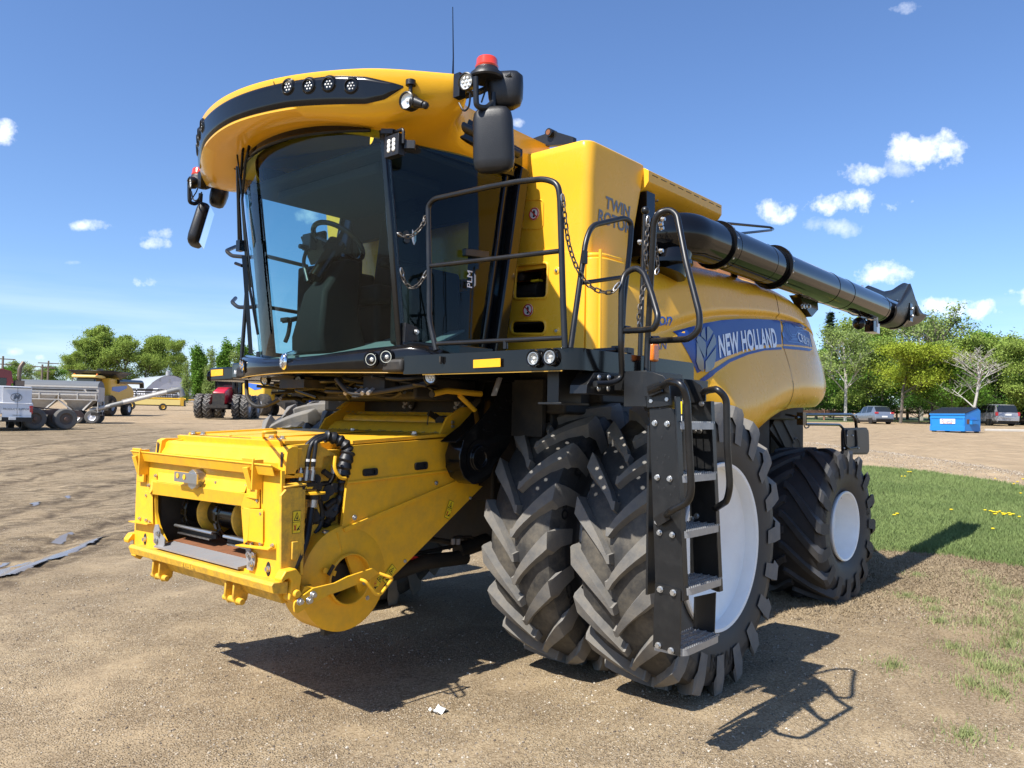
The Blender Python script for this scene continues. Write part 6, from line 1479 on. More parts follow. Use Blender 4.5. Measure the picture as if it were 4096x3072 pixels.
# ---- left side of the yard
# white service pickup, rear view
e = stand('pickup_truck', 'white service pickup with enclosed rear box lettered product support, left edge', 'pickup truck', 14, 931, 99, 2.05, 10)
mb = MB(); mb.bx((0, -1.0, .75), (4.6, 1.0, 1.30)); mb.bx((2.0, -.95, 1.3), (4.0, .95, 1.9)); mb.build('body', P_['whitep'], e, bevel=.06)
mb = MB(); mb.prism([(.02, 1.25), (.10, 2.02), (2.2, 2.02), (2.2, 1.25)], 'y', -.93, .93); mb.bx((-.02, -.96, 1.22), (2.2, .96, 1.27)); bx_ = mb.build('enclosed_box', P_['whitep'], e, bevel=.04)
mb = MB(); mb.slab([(-.03, -.93, .62), (-.03, .20, .62), (.03, .20, 1.97), (.03, -.93, 1.97)], .03); mb.mat(1)
mb.bar((-.045, -.37, .66), (.018, -.37, 1.95), .01, .012, up=(1, 0, 0)); mb.bx((-.03, -.90, 1.93), (.02, .18, 1.97))
V_, F_ = text_verts('M', size=.32, bold=.012, shear=.25); mb.add([(-.035+(1.55+v.y-.6)*.045-.02, -.32-v.x, 1.52+v.y) for v in V_], F_)
mb.tube([(-.01+.0, -.32+.215*math.cos(a), 1.52+.17*math.sin(a)) for a in [2*PI*k/32 for k in range(32)]], .012, 6, True)
for t, z, sz in (('PRODUCT SUPPORT', .98, .125), ('mazergroup.ca', .72, .06)):
    V_, F_ = text_verts(t, size=sz, bold=.002, shear=.1); mb.add([(-.055+(z+v.y-.6)*.045, -.36-v.x*.95, z+v.y) for v in V_], F_)
mb.build('rear_door', [P_['whitep'], M['greytext']], e)
for s in (1, -1):
    mb = MB(); mb.bx((-.02, s*.84, .78) if s < 0 else (-.04, .50, .74), (.10, s*1.0, 1.16) if s < 0 else (.12, .82, 1.18)); mb.build('tail_light', P_['taillight'], e, bevel=.03)
mb = MB(); mb.bx((-.22, -.95, .42), (.02, .95, .62)); mb.mat(1).bx((-.25, .25, .47), (-.2, .85, .63)); mb.mat(2).bx((-.235, -.3, .5), (-.22, -.02, .63)); mb.build('rear_bumper', [M['plastic'], M['chrome'], M['stickerw']], e, bevel=.02)
for x in (1.0, 4.0):
    for s in (1, -1): wheel_part(e, (x, s*.85, .38), .38, .27, s, [P_['tyre'], P_['alloy']])
# tandem axle truck chassis of the maroon highway truck
e = stand('highway_truck', 'maroon highway truck with bare tandem axle frame and tall exhaust stack', 'truck', 129, 926.5, 44, 1.08, 0)
e.rotation_euler.z = vdir(e.location)+R_(103)
rz0 = e.rotation_euler.z
tm = [P_['tyre'], P_['frame']]
M['trucktyre'] = paint('grey_truck_tyre', (.09, .088, .085), .75, var=.2, dirt=(.22, .18, .13), dirt_amt=.3); M['truckrim'] = paint('dirty_truck_rim', (.10, .075, .06), .6, metal=.2, var=.25)
for x in (0, 1.42):
    for s in (1, -1):
        for k in (0, 1): wheel_part(e, (x, s*(1.10-k*.33), .54), .54, .28, s if k == 0 else -s, [M['trucktyre'], M['truckrim']], .58)
    mb = MB(); mb.cyl((x, 1.1, .54), (x, 1.30, .54), .11, .09, 20); mb.cyl((x, -1.2, .54), (x, 1.2, .54), .10); mb.build('axle', P_['frame'], e)
mb = MB()
for s in (1, -1): mb.prism([(-1.0, .72), (-.85, .98), (-.6, 1.0), (6.4, 1.0), (6.4, .75), (-.6, .75), (-.9, .62)], 'y', s*.42, s*.50)
mb.bx((-1.0, -.5, .62), (-.92, .5, .84)); mb.bx((.4, -.45, .8), (1.1, .45, .95)); mb.slab([(.2, -.45, 1.05), (.2, .45, 1.05), (1.4, .45, 1.16), (1.4, -.45, 1.16)], .05); mb.bx((1.8, -1.1, .8), (2.6, 1.1, 1.0))
mb.build('frame', P_['frame'], e)
mb = MB(); mb.bx((2.5, -1.1, 1.0), (4.1, 1.1, 2.4)); mb.prism([(2.4, 2.3), (2.5, 2.9), (2.9, 3.0), (4.2, 2.85), (4.3, 2.3)], 'y', -1.1, 1.1); mb.bx((4.1, -.9, .9), (5.7, .9, 2.0)); mb.mat(1).bx((2.7, 1.08, 2.05), (3.7, 1.12, 2.55)); mb.mat(1).bx((2.48, .3, 2.1), (2.52, .9, 2.5)); mb.build('cab', [P_['darkred'], P_['carglass']], e, bevel=.06)
mb = MB(); mb.cyl((2.1, .75, 1.2), (2.1, .75, 2.35), .16, n=16); mb.tube(rnd([(2.1, .75, 2.3), (2.1, .75, 3.1), (1.92, .70, 3.4)], .2, 6), .10, 12); mb.bx((1.9, .5, 2.1), (2.3, 1.0, 2.45)); mb.build('exhaust_stack', paint('heat_browned_steel', (.16, .12, .09), .5, metal=.4, var=.3), e)
# white hopper tender with tarp roof and auger
e = stand('grain_tender', 'white two compartment seed tender with grey tarp roof and long pale auger', 'seed tender', 130, 914, 92, 3.05, 0)
e.rotation_euler.z = vdir(e.location)-PI/2-R_(12)
Lh = 2.55; Wd = 1.2
mb = MB(); mb.bx((-Lh, -Wd, 2.0), (Lh, Wd, 2.62)); mb.bx((-Lh, -Wd-.04, 2.55), (Lh, Wd+.04, 2.66)); mb.bx((-Lh, -Wd-.04, 2.2), (Lh, Wd+.04, 2.26))
for x0, x1 in ((-Lh, 0), (0, Lh)):
    xm = (x0+x1)/2; t_ = [(x0, -Wd, 2.0), (x1, -Wd, 2.0), (x1, Wd, 2.0), (x0, Wd, 2.0)]; b_ = [(xm-.3, -.3, .95), (xm+.3, -.3, .95), (xm+.3, .3, .95), (xm-.3, .3, .95)]
    mb.add(t_+b_, [(0, 1, 5, 4), (1, 2, 6, 5), (2, 3, 7, 6), (3, 0, 4, 7), (4, 5, 6, 7)])
mb.mat(1).bx((-Lh+.2, -Wd-.05, 2.34), (Lh-.9, -Wd-.02, 2.42)); mb.bx((Lh-.75, -Wd-.05, 2.33), (Lh-.1, -Wd-.02, 2.43)); mb.mat(0); mb.build('hopper', [P_['hopper'], M['ink']], e)
mb = MB()
for k in range(5): x = lerp(-Lh+.25, Lh-.1, k/4); mb.bx((x-.03, -Wd-.05, 1.72), (x+.03, -Wd, 2.15))
mb.bx((-Lh, -Wd-.05, 1.66), (Lh, -Wd+.02, 1.72))
for a, b_ in (((-2.4, 1.7), (-1.9, .75)), ((-.1, 1.65), (-.8, .95)), ((.1, 1.65), (.9, .95)), ((2.2, 1.65), (1.6, .95)), ((-2.0, 1.7), (-1.5, .8))): mb.bar((a[0], -Wd, a[1]), (b_[0], -Wd+.2, b_[1]), .06, .10)
mb.slab([(Lh, -Wd, .8), (Lh, Wd, .8), (Lh, Wd, 2.62), (Lh, -Wd, 2.62)], .04); mb.mat(1); mb.bx((Lh+.045, -.9, 1.0), (Lh+.06, -.35, 1.6)); mb.bx((Lh+.045, .1, 1.0), (Lh+.06, .7, 1.6)); mb.mat(0); mb.bar((Lh+.08, -1.0, 1.6), (Lh+.08, -.3, .6), .06, .10); mb.bar((Lh+.08, 1.0, 1.6), (Lh+.08, .2, .6), .06, .10)
mb.build('hopper_bracing', [P_['hopper'], M['dark']], e)
mb = MB(); mb.grid(lambda u, v: (lerp(-Lh, Lh, u), -Wd*math.cos(PI*v)*1.0, 2.64+.42*math.sin(PI*v)), 5, 16); mb.add([(Lh, -Wd*math.cos(PI*k/16), 2.64+.42*math.sin(PI*k/16)) for k in range(17)], [list(range(17))]); mb.build('tarp_roof', P_['tarp'], e)
mb = MB(); mb.bx((-Lh-.3, -.5, .68), (Lh+.2, -.4, .85)); mb.bx((-Lh-.3, .4, .68), (Lh+.2, .5, .85)); mb.bx((Lh-.4, -1.1, .6), (Lh+.1, 1.1, .8)); mb.build('trailer_frame', M['dark'], e)
for x in (-.4, 1.2, 2.2):
    for s in (1, -1): wheel_part(e, (x, s*.95, .48), .48, .28, s, [M['trucktyre'], P_['whitep']], .55)
mb = MB(); a_, b_ = Vector((Lh-.1, -.9, 1.05)), Vector((Lh+5.2, -.4, 2.62)); mb.cyl(a_, b_, .15, n=14); mb.mat(1).cyl(a_-Vector((.4, 0, .12)), a_+(b_-a_)*.32, .165, n=14); mb.tube(rnd([a_+(b_-a_)*.86, b_+Vector((.2, 0, .06)), b_+Vector((.35, 0, -.5))], .25, 6), .19, 14); mb.mat(0).bar(a_+(b_-a_)*.3+Vector((0, 0, .2)), a_+(b_-a_)*.85+Vector((0, 0, .2)), .06, .06); mb.build('tender_auger', [P_['hopper'], paint('worn_grey_tube', (.2, .2, .19), .5, metal=.3, var=.2)], e)
# second combine in the distance
e = stand('combine_harvester', 'distant yellow combine with open black tank top behind the white seed tender', 'combine harvester', 212, 898, 104, 4.6, 0)
e.rotation_euler.z = vdir(e.location)+R_(48)
def mini_combine(e, side=-1):
    mb = MB(); mb.prism([(1.2, 1.2), (1.2, 3.6), (-1.5, 3.5), (-3.6, 2.9), (-4.2, 2.4), (-4.0, 1.8), (-2.6, 1.7), (-1.9, 1.1)], 'y', -1.55, 1.55); mb.build('body', P_['yel'], e, bevel=.15, seg=3)
    mb = MB(); mb.prism([(.8, 2.4), (-.6, 2.3), (-2.4, 2.75), (-2.3, 3.0), (.8, 2.75)], 'y', -1.58, 1.58); mb.build('side_stripe', P_['blu'], e)
    mb = MB(); mb.add([(-1.6, -1.2, 3.6), (1.1, -1.2, 3.6), (1.1, 1.2, 3.6), (-1.6, 1.2, 3.6), (-2.3, -2.0, 4.25), (1.9, -2.0, 4.25), (1.9, 2.0, 4.25), (-2.3, 2.0, 4.25)], [(0, 1, 5, 4), (1, 2, 6, 5), (2, 3, 7, 6), (3, 0, 4, 7)]); mb.bx((-.3, -.2, 4.2), (.2, .2, 4.5)); mb.build('open_tank_cover', M['blacksatin'], e, thick=.05)
    mb = MB(); mb.bx((1.25, -.85, 1.9), (2.7, .85, 3.5)); mb.build('cab', P_['carglass'], e, bevel=.1)
    mb = MB(); mb.bx((1.1, -1.1, 3.5), (3.1, 1.1, 3.75)); mb.mat(1).bx((2.6, -1.1, 3.72), (2.8, -.95, 3.9)); mb.bx((2.6, .95, 3.72), (2.8, 1.1, 3.9)); mb.build('cab_roof', [P_['cream'], M['orangelens']], e, bevel=.08)
    for s in (1, -1):
        wheel_part(e, (1.2, s*1.5, .97), .97, .8, s, [P_['tyre'], P_['alloy']], .5); wheel_part(e, (-2.9, s*1.35, .72), .72, .6, s, [P_['tyre'], M['white']], .5)
    mb = MB(); mb.cyl((-.2, side*1.6, 3.3), (-5.6, side*1.5, 3.45), .22, n=14); mb.tube(rnd([(-5.5, side*1.5, 3.45), (-5.9, side*1.5, 3.45), (-6.0, side*1.5, 2.9)], .2), .22, 12); mb.build('unloading_auger', M['black'], e)
    mb = MB(); mb.bx((1.0, -1.3, .9), (-3.2, 1.3, 1.7)); mb.bx((1.5, side*1.2, .5), (2.2, side*1.9, 1.9)); mb.prism([(3.6, .5), (3.6, 1.2), (1.5, 1.9), (1.5, 1.2)], 'y', -.6, .6); mb.build('chassis', M['dark'], e)
mini_combine(e, 1)
e.rotation_euler.z = vdir(e.location)+R_(155)
# draper header on its cart
def header(label, px, row, hpx, turn, cream=True, L_=8.0):
    e = stand('harvest_header', label, 'harvest header', px, row, hpx, 1.9, 0, 'cutting headers parked in the yard'); e.rotation_euler.z = vdir(e.location)-PI/2+R_(turn)
    mb = MB(); mb.cyl((-L_/2, 0, 1.05), (L_/2, 0, 1.05), .10, n=12); mb.mat(1)
    if cream: mb.prism([(-.25, .55), (-.30, .80), (-.05, .98), (.05, .95), (.05, .5)], 'x', -L_/2+2.2, L_/2-.4) if False else mb.slab([(-L_/2+2.0, -.35, .50), (L_/2-.5, -.35, .50), (L_/2-.5, -.30, .98), (-L_/2+2.0, -.30, .98)], .08)
    mb.mat(0).bx((L_/2-.5, -.4, .45), (L_/2-.2, .3, 1.2)); mb.mat(2).prism([(-.5, .5), (-.5, .9), (.6, .95), (.9, .6)], 'x', L_/2-.2, L_/2-.1); mb.bx((-L_/2, -.3, .42), (L_/2, .6, .52)); mb.build('header_frame', [P_['yel'], P_['cream'], M['dark']], e)
    mb = MB()
    for k in range(6):
        a = k*PI/3+.3; mb.bar((-L_/2+.3, .5+.5*math.cos(a), 1.45+.42*math.sin(a)), (L_/2-.6, .5+.5*math.cos(a), 1.45+.42*math.sin(a)), .13, .10)
    mb.mat(1)
    for x in (-L_/2+.3, 0, L_/2-.7): mb.lathe([(.40, -.03), (.46, -.03), (.46, .03), (.40, .03)], (x, .5, 1.45), 'x', 18)
    mb.mat(0)
    for k in range(36): x = lerp(-L_/2+.3, L_/2-.7, k/35); mb.bar((x, .0, 1.5), (x, -.05, 1.2), .05, .03)
    mb.build('reel', [M['dark'], P_['galv']], e)
    for x in (-2.6, -.5, 2.1)[:3 if cream else 1]: wheel_part(e, (x, -.3, .33 if x != -.5 else .42), .33 if x != -.5 else .42, .3, -1, [P_['tyre'], P_['yel']], .5)
    return e
header('yellow draper header with reel on transport wheels, beside the far combine', 294, 886, 47, 4)
header('dark harvest header lying low in front of the arched shed', 408, 875, 20, -3, False, 7)
# arched shed
p = ground('D', 368, 867); dep = (p-CAM).dot(fw); k = dep/(FPX/1.8517)  # metres per D pixel
sh = empty('arched_shed', p, vdir(p)-PI/2+R_(8), label='long pale arched metal shed with white overhead door', cat='shed')
Wh = 52*k; Hh = 56*k; Ls = 62*k*4.2
def arc(t): return (-Wh+2*Wh*t, (.42+.58*math.sin(PI*min(1, max(0, t)))**.9)*Hh)
mb = MB(); pts = [(-Wh, 0)]+[arc(i/20) for i in range(21)]+[(Wh, 0)]
mb.add([(x, 0, z) for x, z in pts], [list(range(len(pts)))]); mb.add([(-Wh, 0, 0), (-Wh, Ls, 0), (-Wh, Ls, .42*Hh), (-Wh, 0, .42*Hh)], [(0, 1, 2, 3)]); mb.add([(Wh, 0, 0), (Wh, Ls, 0), (Wh, Ls, .42*Hh), (Wh, 0, .42*Hh)], [(0, 1, 2, 3)])
mb.build('shed_wall', P_['shed'], sh)
mb = MB(); mb.grid(lambda u, v: (-Wh*1.02+2.04*Wh*u, -.02*Wh+v*Ls, arc(u)[1]+.01*Hh+(.003*Hh if int(v*60) % 2 else 0)), 20, 60); mb.build('shed_roof', P_['shedroof'], sh)
mb = MB(); mb.cyl((-.1*Wh, .1*Wh, Hh*.98), (-.1*Wh, .1*Wh, Hh*1.16), .09*Wh, n=14); mb.cyl((-.1*Wh, .1*Wh, Hh*1.16), (-.1*Wh, .1*Wh, Hh*1.19), .10*Wh, .02*Wh, n=14); mb.build('roof_vent', P_['galv'], sh)
mb = MB(); mb.bx((.0*Wh, -.01*Wh, 0), (.49*Wh, 0, .54*Hh)); mb.mat(1); mb.bx((-.02*Wh, -.006*Wh, 0), (.51*Wh, -.001, .565*Hh)); mb.build('shed_door', [P_['whitep'], P_['galv']], sh)
for x, z in ((-.44, .82), (-.06, .8), (.47, .76)): mb = MB(); mb.bx((x*Wh-.04*Wh, -.008*Wh, (z-.07)*Hh), (x*Wh+.04*Wh, 0, (z+.06)*Hh)); mb.build('louvre', P_['galv'], sh)
sh.rotation_euler.z = vdir(p)-PI/2+R_(16)
# white highway tractor near the shed
e = stand('semi_truck', 'white highway tractor with sleeper parked in front of the arched shed', 'truck', 345, 872, 33, 3.9, -62)
mb = MB(); mb.bx((-1.5, -1.2, .9), (1.0, 1.2, 2.9)); mb.prism([(-1.5, 2.9), (-1.3, 3.9), (.2, 3.5), (1.0, 2.9)], 'y', -1.15, 1.15); mb.prism([(1.0, .6), (1.0, 2.2), (1.6, 2.1), (3.4, 1.7), (3.6, .6)], 'y', -1.0, 1.0); mb.mat(1).prism([(1.0, 2.15), (.9, 2.85), (.4, 2.85), (.4, 2.15)], 'y', -1.22, 1.22); mb.build('cab', [P_['whitep'], P_['carglass']], e, bevel=.08)
mb = MB(); mb.bx((-5, -.5, .7), (3, .5, 1.0)); mb.build('frame', M['dark'], e)
for x in (-4.2, -2.9, 2.4):
    for s in (1, -1): wheel_part(e, (x, s*1.0, .52), .52, .35, s, [P_['tyre'], P_['alloy']])
mb = MB(); mb.bx((-1.2, -.6, 0), (1.2, .6, 1.1)); mb.prism([(-1.2, 1.1), (-.9, 1.5), (1.1, 1.5), (1.2, 1.1)], 'y', -.55, .55)
e = stand('blue_implement', 'bright blue machine part behind the dark header near the red tractor', 'implement', 436, 865, 12, 1.5, 0); o_ = mb.build('body', P_['blu'], e, bevel=.1)
mb = MB(); mb.bx((-1.0, -.7, 0), (1.0, .7, .3)); mb.build('base', M['dark'], e)
# red articulated tractor with duals
def tractor(e, hood, roof, tyre_r=1.0, dual=True):
    ws = [(1.25, 1.05), (1.25, 1.85)] if dual else [(1.25, 1.0)]
    for x, r in ((1.5, tyre_r), (-1.7, tyre_r)):
        for s in (1, -1):
            for j in ((1.10, 1.78) if dual else (1.0,)):
                w_ = MB()
                b = r-.07; w_.mat(0).lathe([(.5, -.28), (b*.9, -.29), (b, -.22), (b, .22), (b*.9, .29), (.5, .28)], (x, s*j, r), 'y', 32); w_.mat(1).lathe([(.5, .26*s), (.42, .1*s), (.1, .12*s), (.001, .12*s)], (x, s*j, r), 'y', 20); w_.mat(2)
                for q in (-1, 1):
                    for k in range(16):
                        a = 2*PI*(k+(.5 if q > 0 else 0))/16
                        P = [(x+rr*math.cos(a+aa), s*j+yy*q, r+rr*math.sin(a+aa)) for aa, yy, rr in ((-.04, 0, b-.02), (-.04, 0, r), (.05, 0, r), (.05, 0, b-.02), (.24, .29, b-.04), (.24, .29, r-.02), (.33, .29, r-.02), (.33, .29, b-.04))]
                        w_.add(P, [(0, 1, 2, 3), (4, 5, 6, 7), (0, 1, 5, 4), (1, 2, 6, 5), (2, 3, 7, 6)])
                w_.build('wheel', [M['rubber'], P_['alloy'], M['lug']], e)
    mb = MB(); mb.prism([(.6, 1.2), (.6, 2.55), (1.6, 2.52), (2.9, 2.15), (3.0, 2.05), (3.0, 1.2)], 'y', -.48, .48); mb.build('hood', hood, e, bevel=.1, seg=3)
    mb = MB(); mb.bx((3.0, -.46, 1.1), (3.04, .46, 2.0)); mb.bx((1.0, -.5, .75), (3.2, .5, 1.15)); mb.bx((-2.6, -.45, .8), (1.0, .45, 1.3)); mb.bx((2.9, -.75, .85), (3.3, .75, 1.1)); mb.build('grille', M['dark'], e)
    mb = MB(); mb.prism([(.5, 1.5), (.75, 3.25), (-.75, 3.25), (-1.0, 1.5)], 'y', -.85, .85); mb.build('cab', P_['carglass'], e, bevel=.05)
    mb = MB()
    for x, dx in ((.52, .22), (-.98, .22)):
        for s in (1, -1): mb.bar((x, s*.86, 1.5), (x+dx, s*.86, 3.25), .08, .08)
    mb.build('cab_pillars', M['black'], e)
    mb = MB(); mb.bx((-1.0, -.95, 3.25), (1.0, .95, 3.42)); mb.mat(1); mb.bx((.9, .7, 3.42), (1.0, .8, 3.55)); mb.build('cab_roof', [roof, M['orangelens']], e, bevel=.06)
    mb = MB(); mb.cyl((1.0, .6, 2.4), (1.0, .6, 3.4), .09, n=12); mb.build('exhaust_stack', M['blacksatin'], e)
e = stand('articulated_tractor', 'red articulated tractor with dual wheels and black grille facing the camera', 'tractor', 492, 905, 92, 3.45, 180)
e.location = ground('D', 492, 904.5); e.rotation_euler.z = vdir(e.location)+R_(180-14)
tractor(e, P_['red'], P_['red'])
e = stand('articulated_tractor', 'blue roofed tractor seen past the big right front tyre', 'tractor', 668, 898, 76, 3.45, 170)
tractor(e, P_['blu'], P_['blu'], .95, False)
e = stand('combine_harvester', 'distant yellow combine with black cab behind the red tractor', 'combine harvester', 590, 898, 92, 3.9, 0); e.rotation_euler.z = vdir(e.location)+R_(205); mini_combine(e, 1)
for o_ in list(e.children):
    if o_.name.startswith('open_tank'): bpy.data.objects.remove(o_)
# white gabled barn further back
p = ground('D', 372, 880); k = (p-CAM).dot(fw)/(FPX/1.8517)
bn = empty('gabled_barn', p, 0, label='small white gabled barn behind the blue roofed tractor', cat='barn')
p2 = ground('D', 719, 880); bn.location = p2; bn.rotation_euler.z = vdir(p2)-PI/2-R_(24); k = (p2-CAM).dot(fw)/(FPX/1.8517)
w_, h_, r_, l_ = 22*k, 20*k, 42*k, 62*k
mb = MB(); mb.prism([(-w_, 0), (w_, 0), (w_, h_), (0, r_), (-w_, h_)], 'y', 0, l_); mb.build('barn_wall', P_['whitep'], bn)
mb = MB()
for s in (1, -1): mb.slab([(0, -.02*l_, r_*1.02), (0, l_*1.02, r_*1.02), (s*w_*1.1, l_*1.02, h_*.95), (s*w_*1.1, -.02*l_, h_*.95)], .01*l_)
mb.build('barn_roof', P_['barnroof'], bn)
mb = MB(); mb.bx((-.08*w_, -.01*l_, h_*1.2), (.08*w_, 0, h_*1.5)); mb.build('barn_window', P_['carglass'], bn)
# power poles
for px, row, top_, arm in ((88, 868, 783, 1), (101, 866, 775, 1), (2, 868, 765, 1)):
    p = ground('D', px, row+4); h = (row-top_)*(p-CAM).dot(fw)/(FPX/1.8517); rt = empty('power_pole', p, vdir(p), label={88: 'thin timber power pole left of the shed, the shorter of the pair', 101: 'taller timber power pole with two cross arms left of the poplars', 2: 'timber power pole at the very left edge of the view'}[px], cat='power pole')
    mb = MB(); mb.cyl((0, 0, 0), (0, 0, h), .2, .14, n=8); mb.build('pole', P_['pole'], rt); mb = MB(); mb.bx((-.1, -1.6, h*.93), (.1, 1.6, h*.95)); mb.bx((-.1, -1.2, h*.82), (.1, 1.2, h*.84)); mb.build('cross_arm', P_['pole'], rt)
# ------------------------------------------------------------------ trees
def leaf_mat(name, c1, c2, tr=.35):
    mt = bpy.data.materials.new(name); mt.use_nodes = True; nt = mt.node_tree; nt.nodes.clear(); out = N(nt, 'ShaderNodeOutputMaterial')
    v = coords(nt); n1 = noise_n(nt, v, .9, 4); n2 = noise_n(nt, v, 9, 2)
    c = mixc(nt, ramp(nt, n1, [(.35, (0,0,0)), (.65, (1,1,1))]), c1, c2); c = mixc(nt, math_n(nt, 'MULTIPLY', n2, .6), c, tuple(x*1.5 for x in c2))
    d = N(nt, 'ShaderNodeBsdfDiffuse'); t = N(nt, 'ShaderNodeBsdfTranslucent'); mx = N(nt, 'ShaderNodeMixShader'); mx.inputs[0].default_value = tr
    nt.links.new(c, d.inputs[0]); nt.links.new(c, t.inputs[0]); nt.links.new(d.outputs[0], mx.inputs[1]); nt.links.new(t.outputs[0], mx.inputs[2]); nt.links.new(mx.outputs[0], out.inputs[0]); return mt
LM = {'green': leaf_mat('fresh_green_leaves', (.075, .165, .024), (.145, .26, .042)), 'yellow': leaf_mat('yellow_green_leaves', (.17, .235, .026), (.30, .36, .045)),
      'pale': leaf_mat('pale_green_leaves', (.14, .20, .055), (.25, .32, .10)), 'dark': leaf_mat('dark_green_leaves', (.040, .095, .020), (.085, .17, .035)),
      'spruce': leaf_mat('blue_green_needles', (.03, .055, .035), (.06, .09, .05), .1), 'cotton': leaf_mat('cottonwood_leaves', (.16, .23, .045), (.27, .35, .08))}
BK = {'grey': paint('grey_bark', (.13, .11, .09), .9, var=.3), 'white': paint('pale_birch_bark', (.38, .36, .32), .8, var=.3, vs=6), 'brown': paint('brown_bark', (.07, .055, .045), .9, var=.3)}
def tree_proto(seed, H, spread, kind, nleaf, lsize, trunk_r=.018, levels=4, crown0=.25, upright=.5, bare=0.):
    rg = random.Random(seed); wood = MB(); tips = []
    def br(p, d, L_, r, lv):
        n = 4; P = [p]; q = p.copy(); dd = d.copy()
        for i in range(n):
            dd = (dd+Vector((rg.uniform(-1, 1), rg.uniform(-1, 1), rg.uniform(-.3, .6)))*.13).normalized(); q = q+dd*L_/n; P.append(q.copy())
        wood.tube(P, [r*(1-.45*i/n) for i in range(n+1)], 5 if lv < 2 else 4, caps=False)
        if lv >= 2: tips.extend([(P[2], L_), (P[3], L_), (P[-1], L_)])
        if lv >= levels: return
        nb = rg.choice((3, 4)) if lv > 0 else int(9+rg.random()*3)
        for k in range(nb):
            t = rg.uniform(crown0, 1) if lv == 0 else rg.uniform(.35, 1); f = t*n; i = min(int(f), n-1); b = P[i].lerp(P[i+1], f-i)
            a = rg.uniform(0, 2*PI); sd_ = Vector((math.cos(a), math.sin(a), 0)); up_ = upright if lv else upright*.9
            nd = (sd_*(1-up_)+dd*up_*.8+Vector((0, 0, up_*.5))).normalized()
            ll = (spread*(1.15-.55*t)*rg.uniform(.75, 1.1) if lv == 0 else L_*rg.uniform(.5, .72)); br(b, nd, ll, r*(.42 if lv == 0 else .55), lv+1)
    br(Vector((0, 0, 0)), Vector((0, 0, 1)), H*.86, H*trunk_r, 0)
    lf = MB(); vs = []; fs = []
    if tips:
        for k in range(int(nleaf*(1-bare))):
            c, L_ = rg.choice(tips); o = Vector((rg.gauss(0, 1), rg.gauss(0, 1), rg.gauss(0, .8)))*min(1.3, L_*.54); c = c+o
            if c.z < H*crown0*.55: continue
            a = Vector((rg.uniform(-1, 1), rg.uniform(-1, 1), rg.uniform(-1, 1))).normalized(); b = a.orthogonal().normalized(); b = (Matrix.Rotation(rg.uniform(0, 6.3), 3, a) @ b); c2 = a.cross(b); s = lsize*rg.uniform(.6, 1.35)
            i = len(vs); vs += [c+b*s, c+c2*s*.6, c-b*s, c-c2*s*.6]; fs.append((i, i+1, i+2, i+3))
    lf.add(vs, fs); return wood, lf
def column_proto(seed, H, Rr, nleaf, lsize):
    rg = random.Random(seed); wood = MB(); wood.tube([(0, 0, 0), (0, 0, H*.5), (0, 0, H*.95)], [H*.012, H*.008, .02], 6, caps=False); vs = []; fs = []
    for k in range(26):
        z0 = rg.uniform(.1, .85)*H; a = rg.uniform(0, 6.28); r = Rr*rg.uniform(.5, 1)*(1-.6*(z0/H)); wood.tube([(0, 0, z0), (r*.7*math.cos(a), r*.7*math.sin(a), z0+r*.9), (r*math.cos(a), r*math.sin(a), z0+H*.12)], [.05, .035, .01], 4, caps=False)
        for j in range(nleaf//26):
            t = rg.random(); c = Vector((r*t*math.cos(a), r*t*math.sin(a), z0+H*.13*t))+Vector((rg.gauss(0, .32), rg.gauss(0, .32), rg.gauss(0, .5)))
            n_ = Vector((rg.uniform(-1, 1), rg.uniform(-1, 1), rg.uniform(-1, 1))).normalized(); b = n_.orthogonal().normalized(); c2 = n_.cross(b); s = lsize*rg.uniform(.6, 1.4); i = len(vs); vs += [c+b*s, c+c2*s*.6, c-b*s, c-c2*s*.6]; fs.append((i, i+1, i+2, i+3))
    lf = MB(); lf.add(vs, fs); return wood, lf
def spruce_proto(seed, H):
    rg = random.Random(seed); wood = MB(); wood.tube([(0, 0, 0), (0, 0, H)], [H*.015, .02], 6); vs = []; fs = []
    z = H*.12
    while z < H*.98:
        R0 = (1-z/H)*H*.17+.15
        for k in range(9):
            a = rg.uniform(0, 6.28); r = R0*rg.uniform(.7, 1.1); wood.tube([(0, 0, z), (r*math.cos(a), r*math.sin(a), z-r*.18)], [.04, .012], 4, caps=False)
            for j in range(26):
                t = rg.uniform(.15, 1); c = Vector((r*t*math.cos(a), r*t*math.sin(a), z-r*t*.18))+Vector((rg.gauss(0, .13), rg.gauss(0, .13), rg.gauss(-.03, .08))); s = rg.uniform(.09, .2)
                n_ = Vector((rg.uniform(-.6, .6), rg.uniform(-.6, .6), 1)).normalized(); b = n_.orthogonal().normalized(); c2 = n_.cross(b); i = len(vs); vs += [c+b*s, c+c2*s*.5, c-b*s, c-c2*s*.5]; fs.append((i, i+1, i+2, i+3))
        z += H*.024
    lf = MB(); lf.add(vs, fs); return wood, lf
PROTO = {}
def proto(key, wl, bark, leaf, H):
    w, l = wl; r = empty('tree', (0, 0, -500)); w.build('trunk', BK[bark], r, smooth=0)
    if l.f: l.build('crown', LM[leaf], r, smooth=0)
    PROTO[key] = [r, H, False]
proto('maple', tree_proto(3, 9, 3.9, 'yellow', 21000, .12, .018, 4, .10, .30), 'grey', 'yellow', 9)
proto('green', tree_proto(5, 11, 3.6, 'green', 17000, .13, .017, 4, .12, .34), 'grey', 'green', 11)
proto('pale', tree_proto(8, 11, 3.2, 'pale', 8500, .12, .017, 4, .3, .5), 'white', 'pale', 11)
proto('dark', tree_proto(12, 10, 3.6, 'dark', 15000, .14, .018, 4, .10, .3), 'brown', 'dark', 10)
proto('lime', tree_proto(15, 10, 3.4, 'yellow', 16000, .12, .017, 4, .10, .30), 'brown', 'cotton', 10)
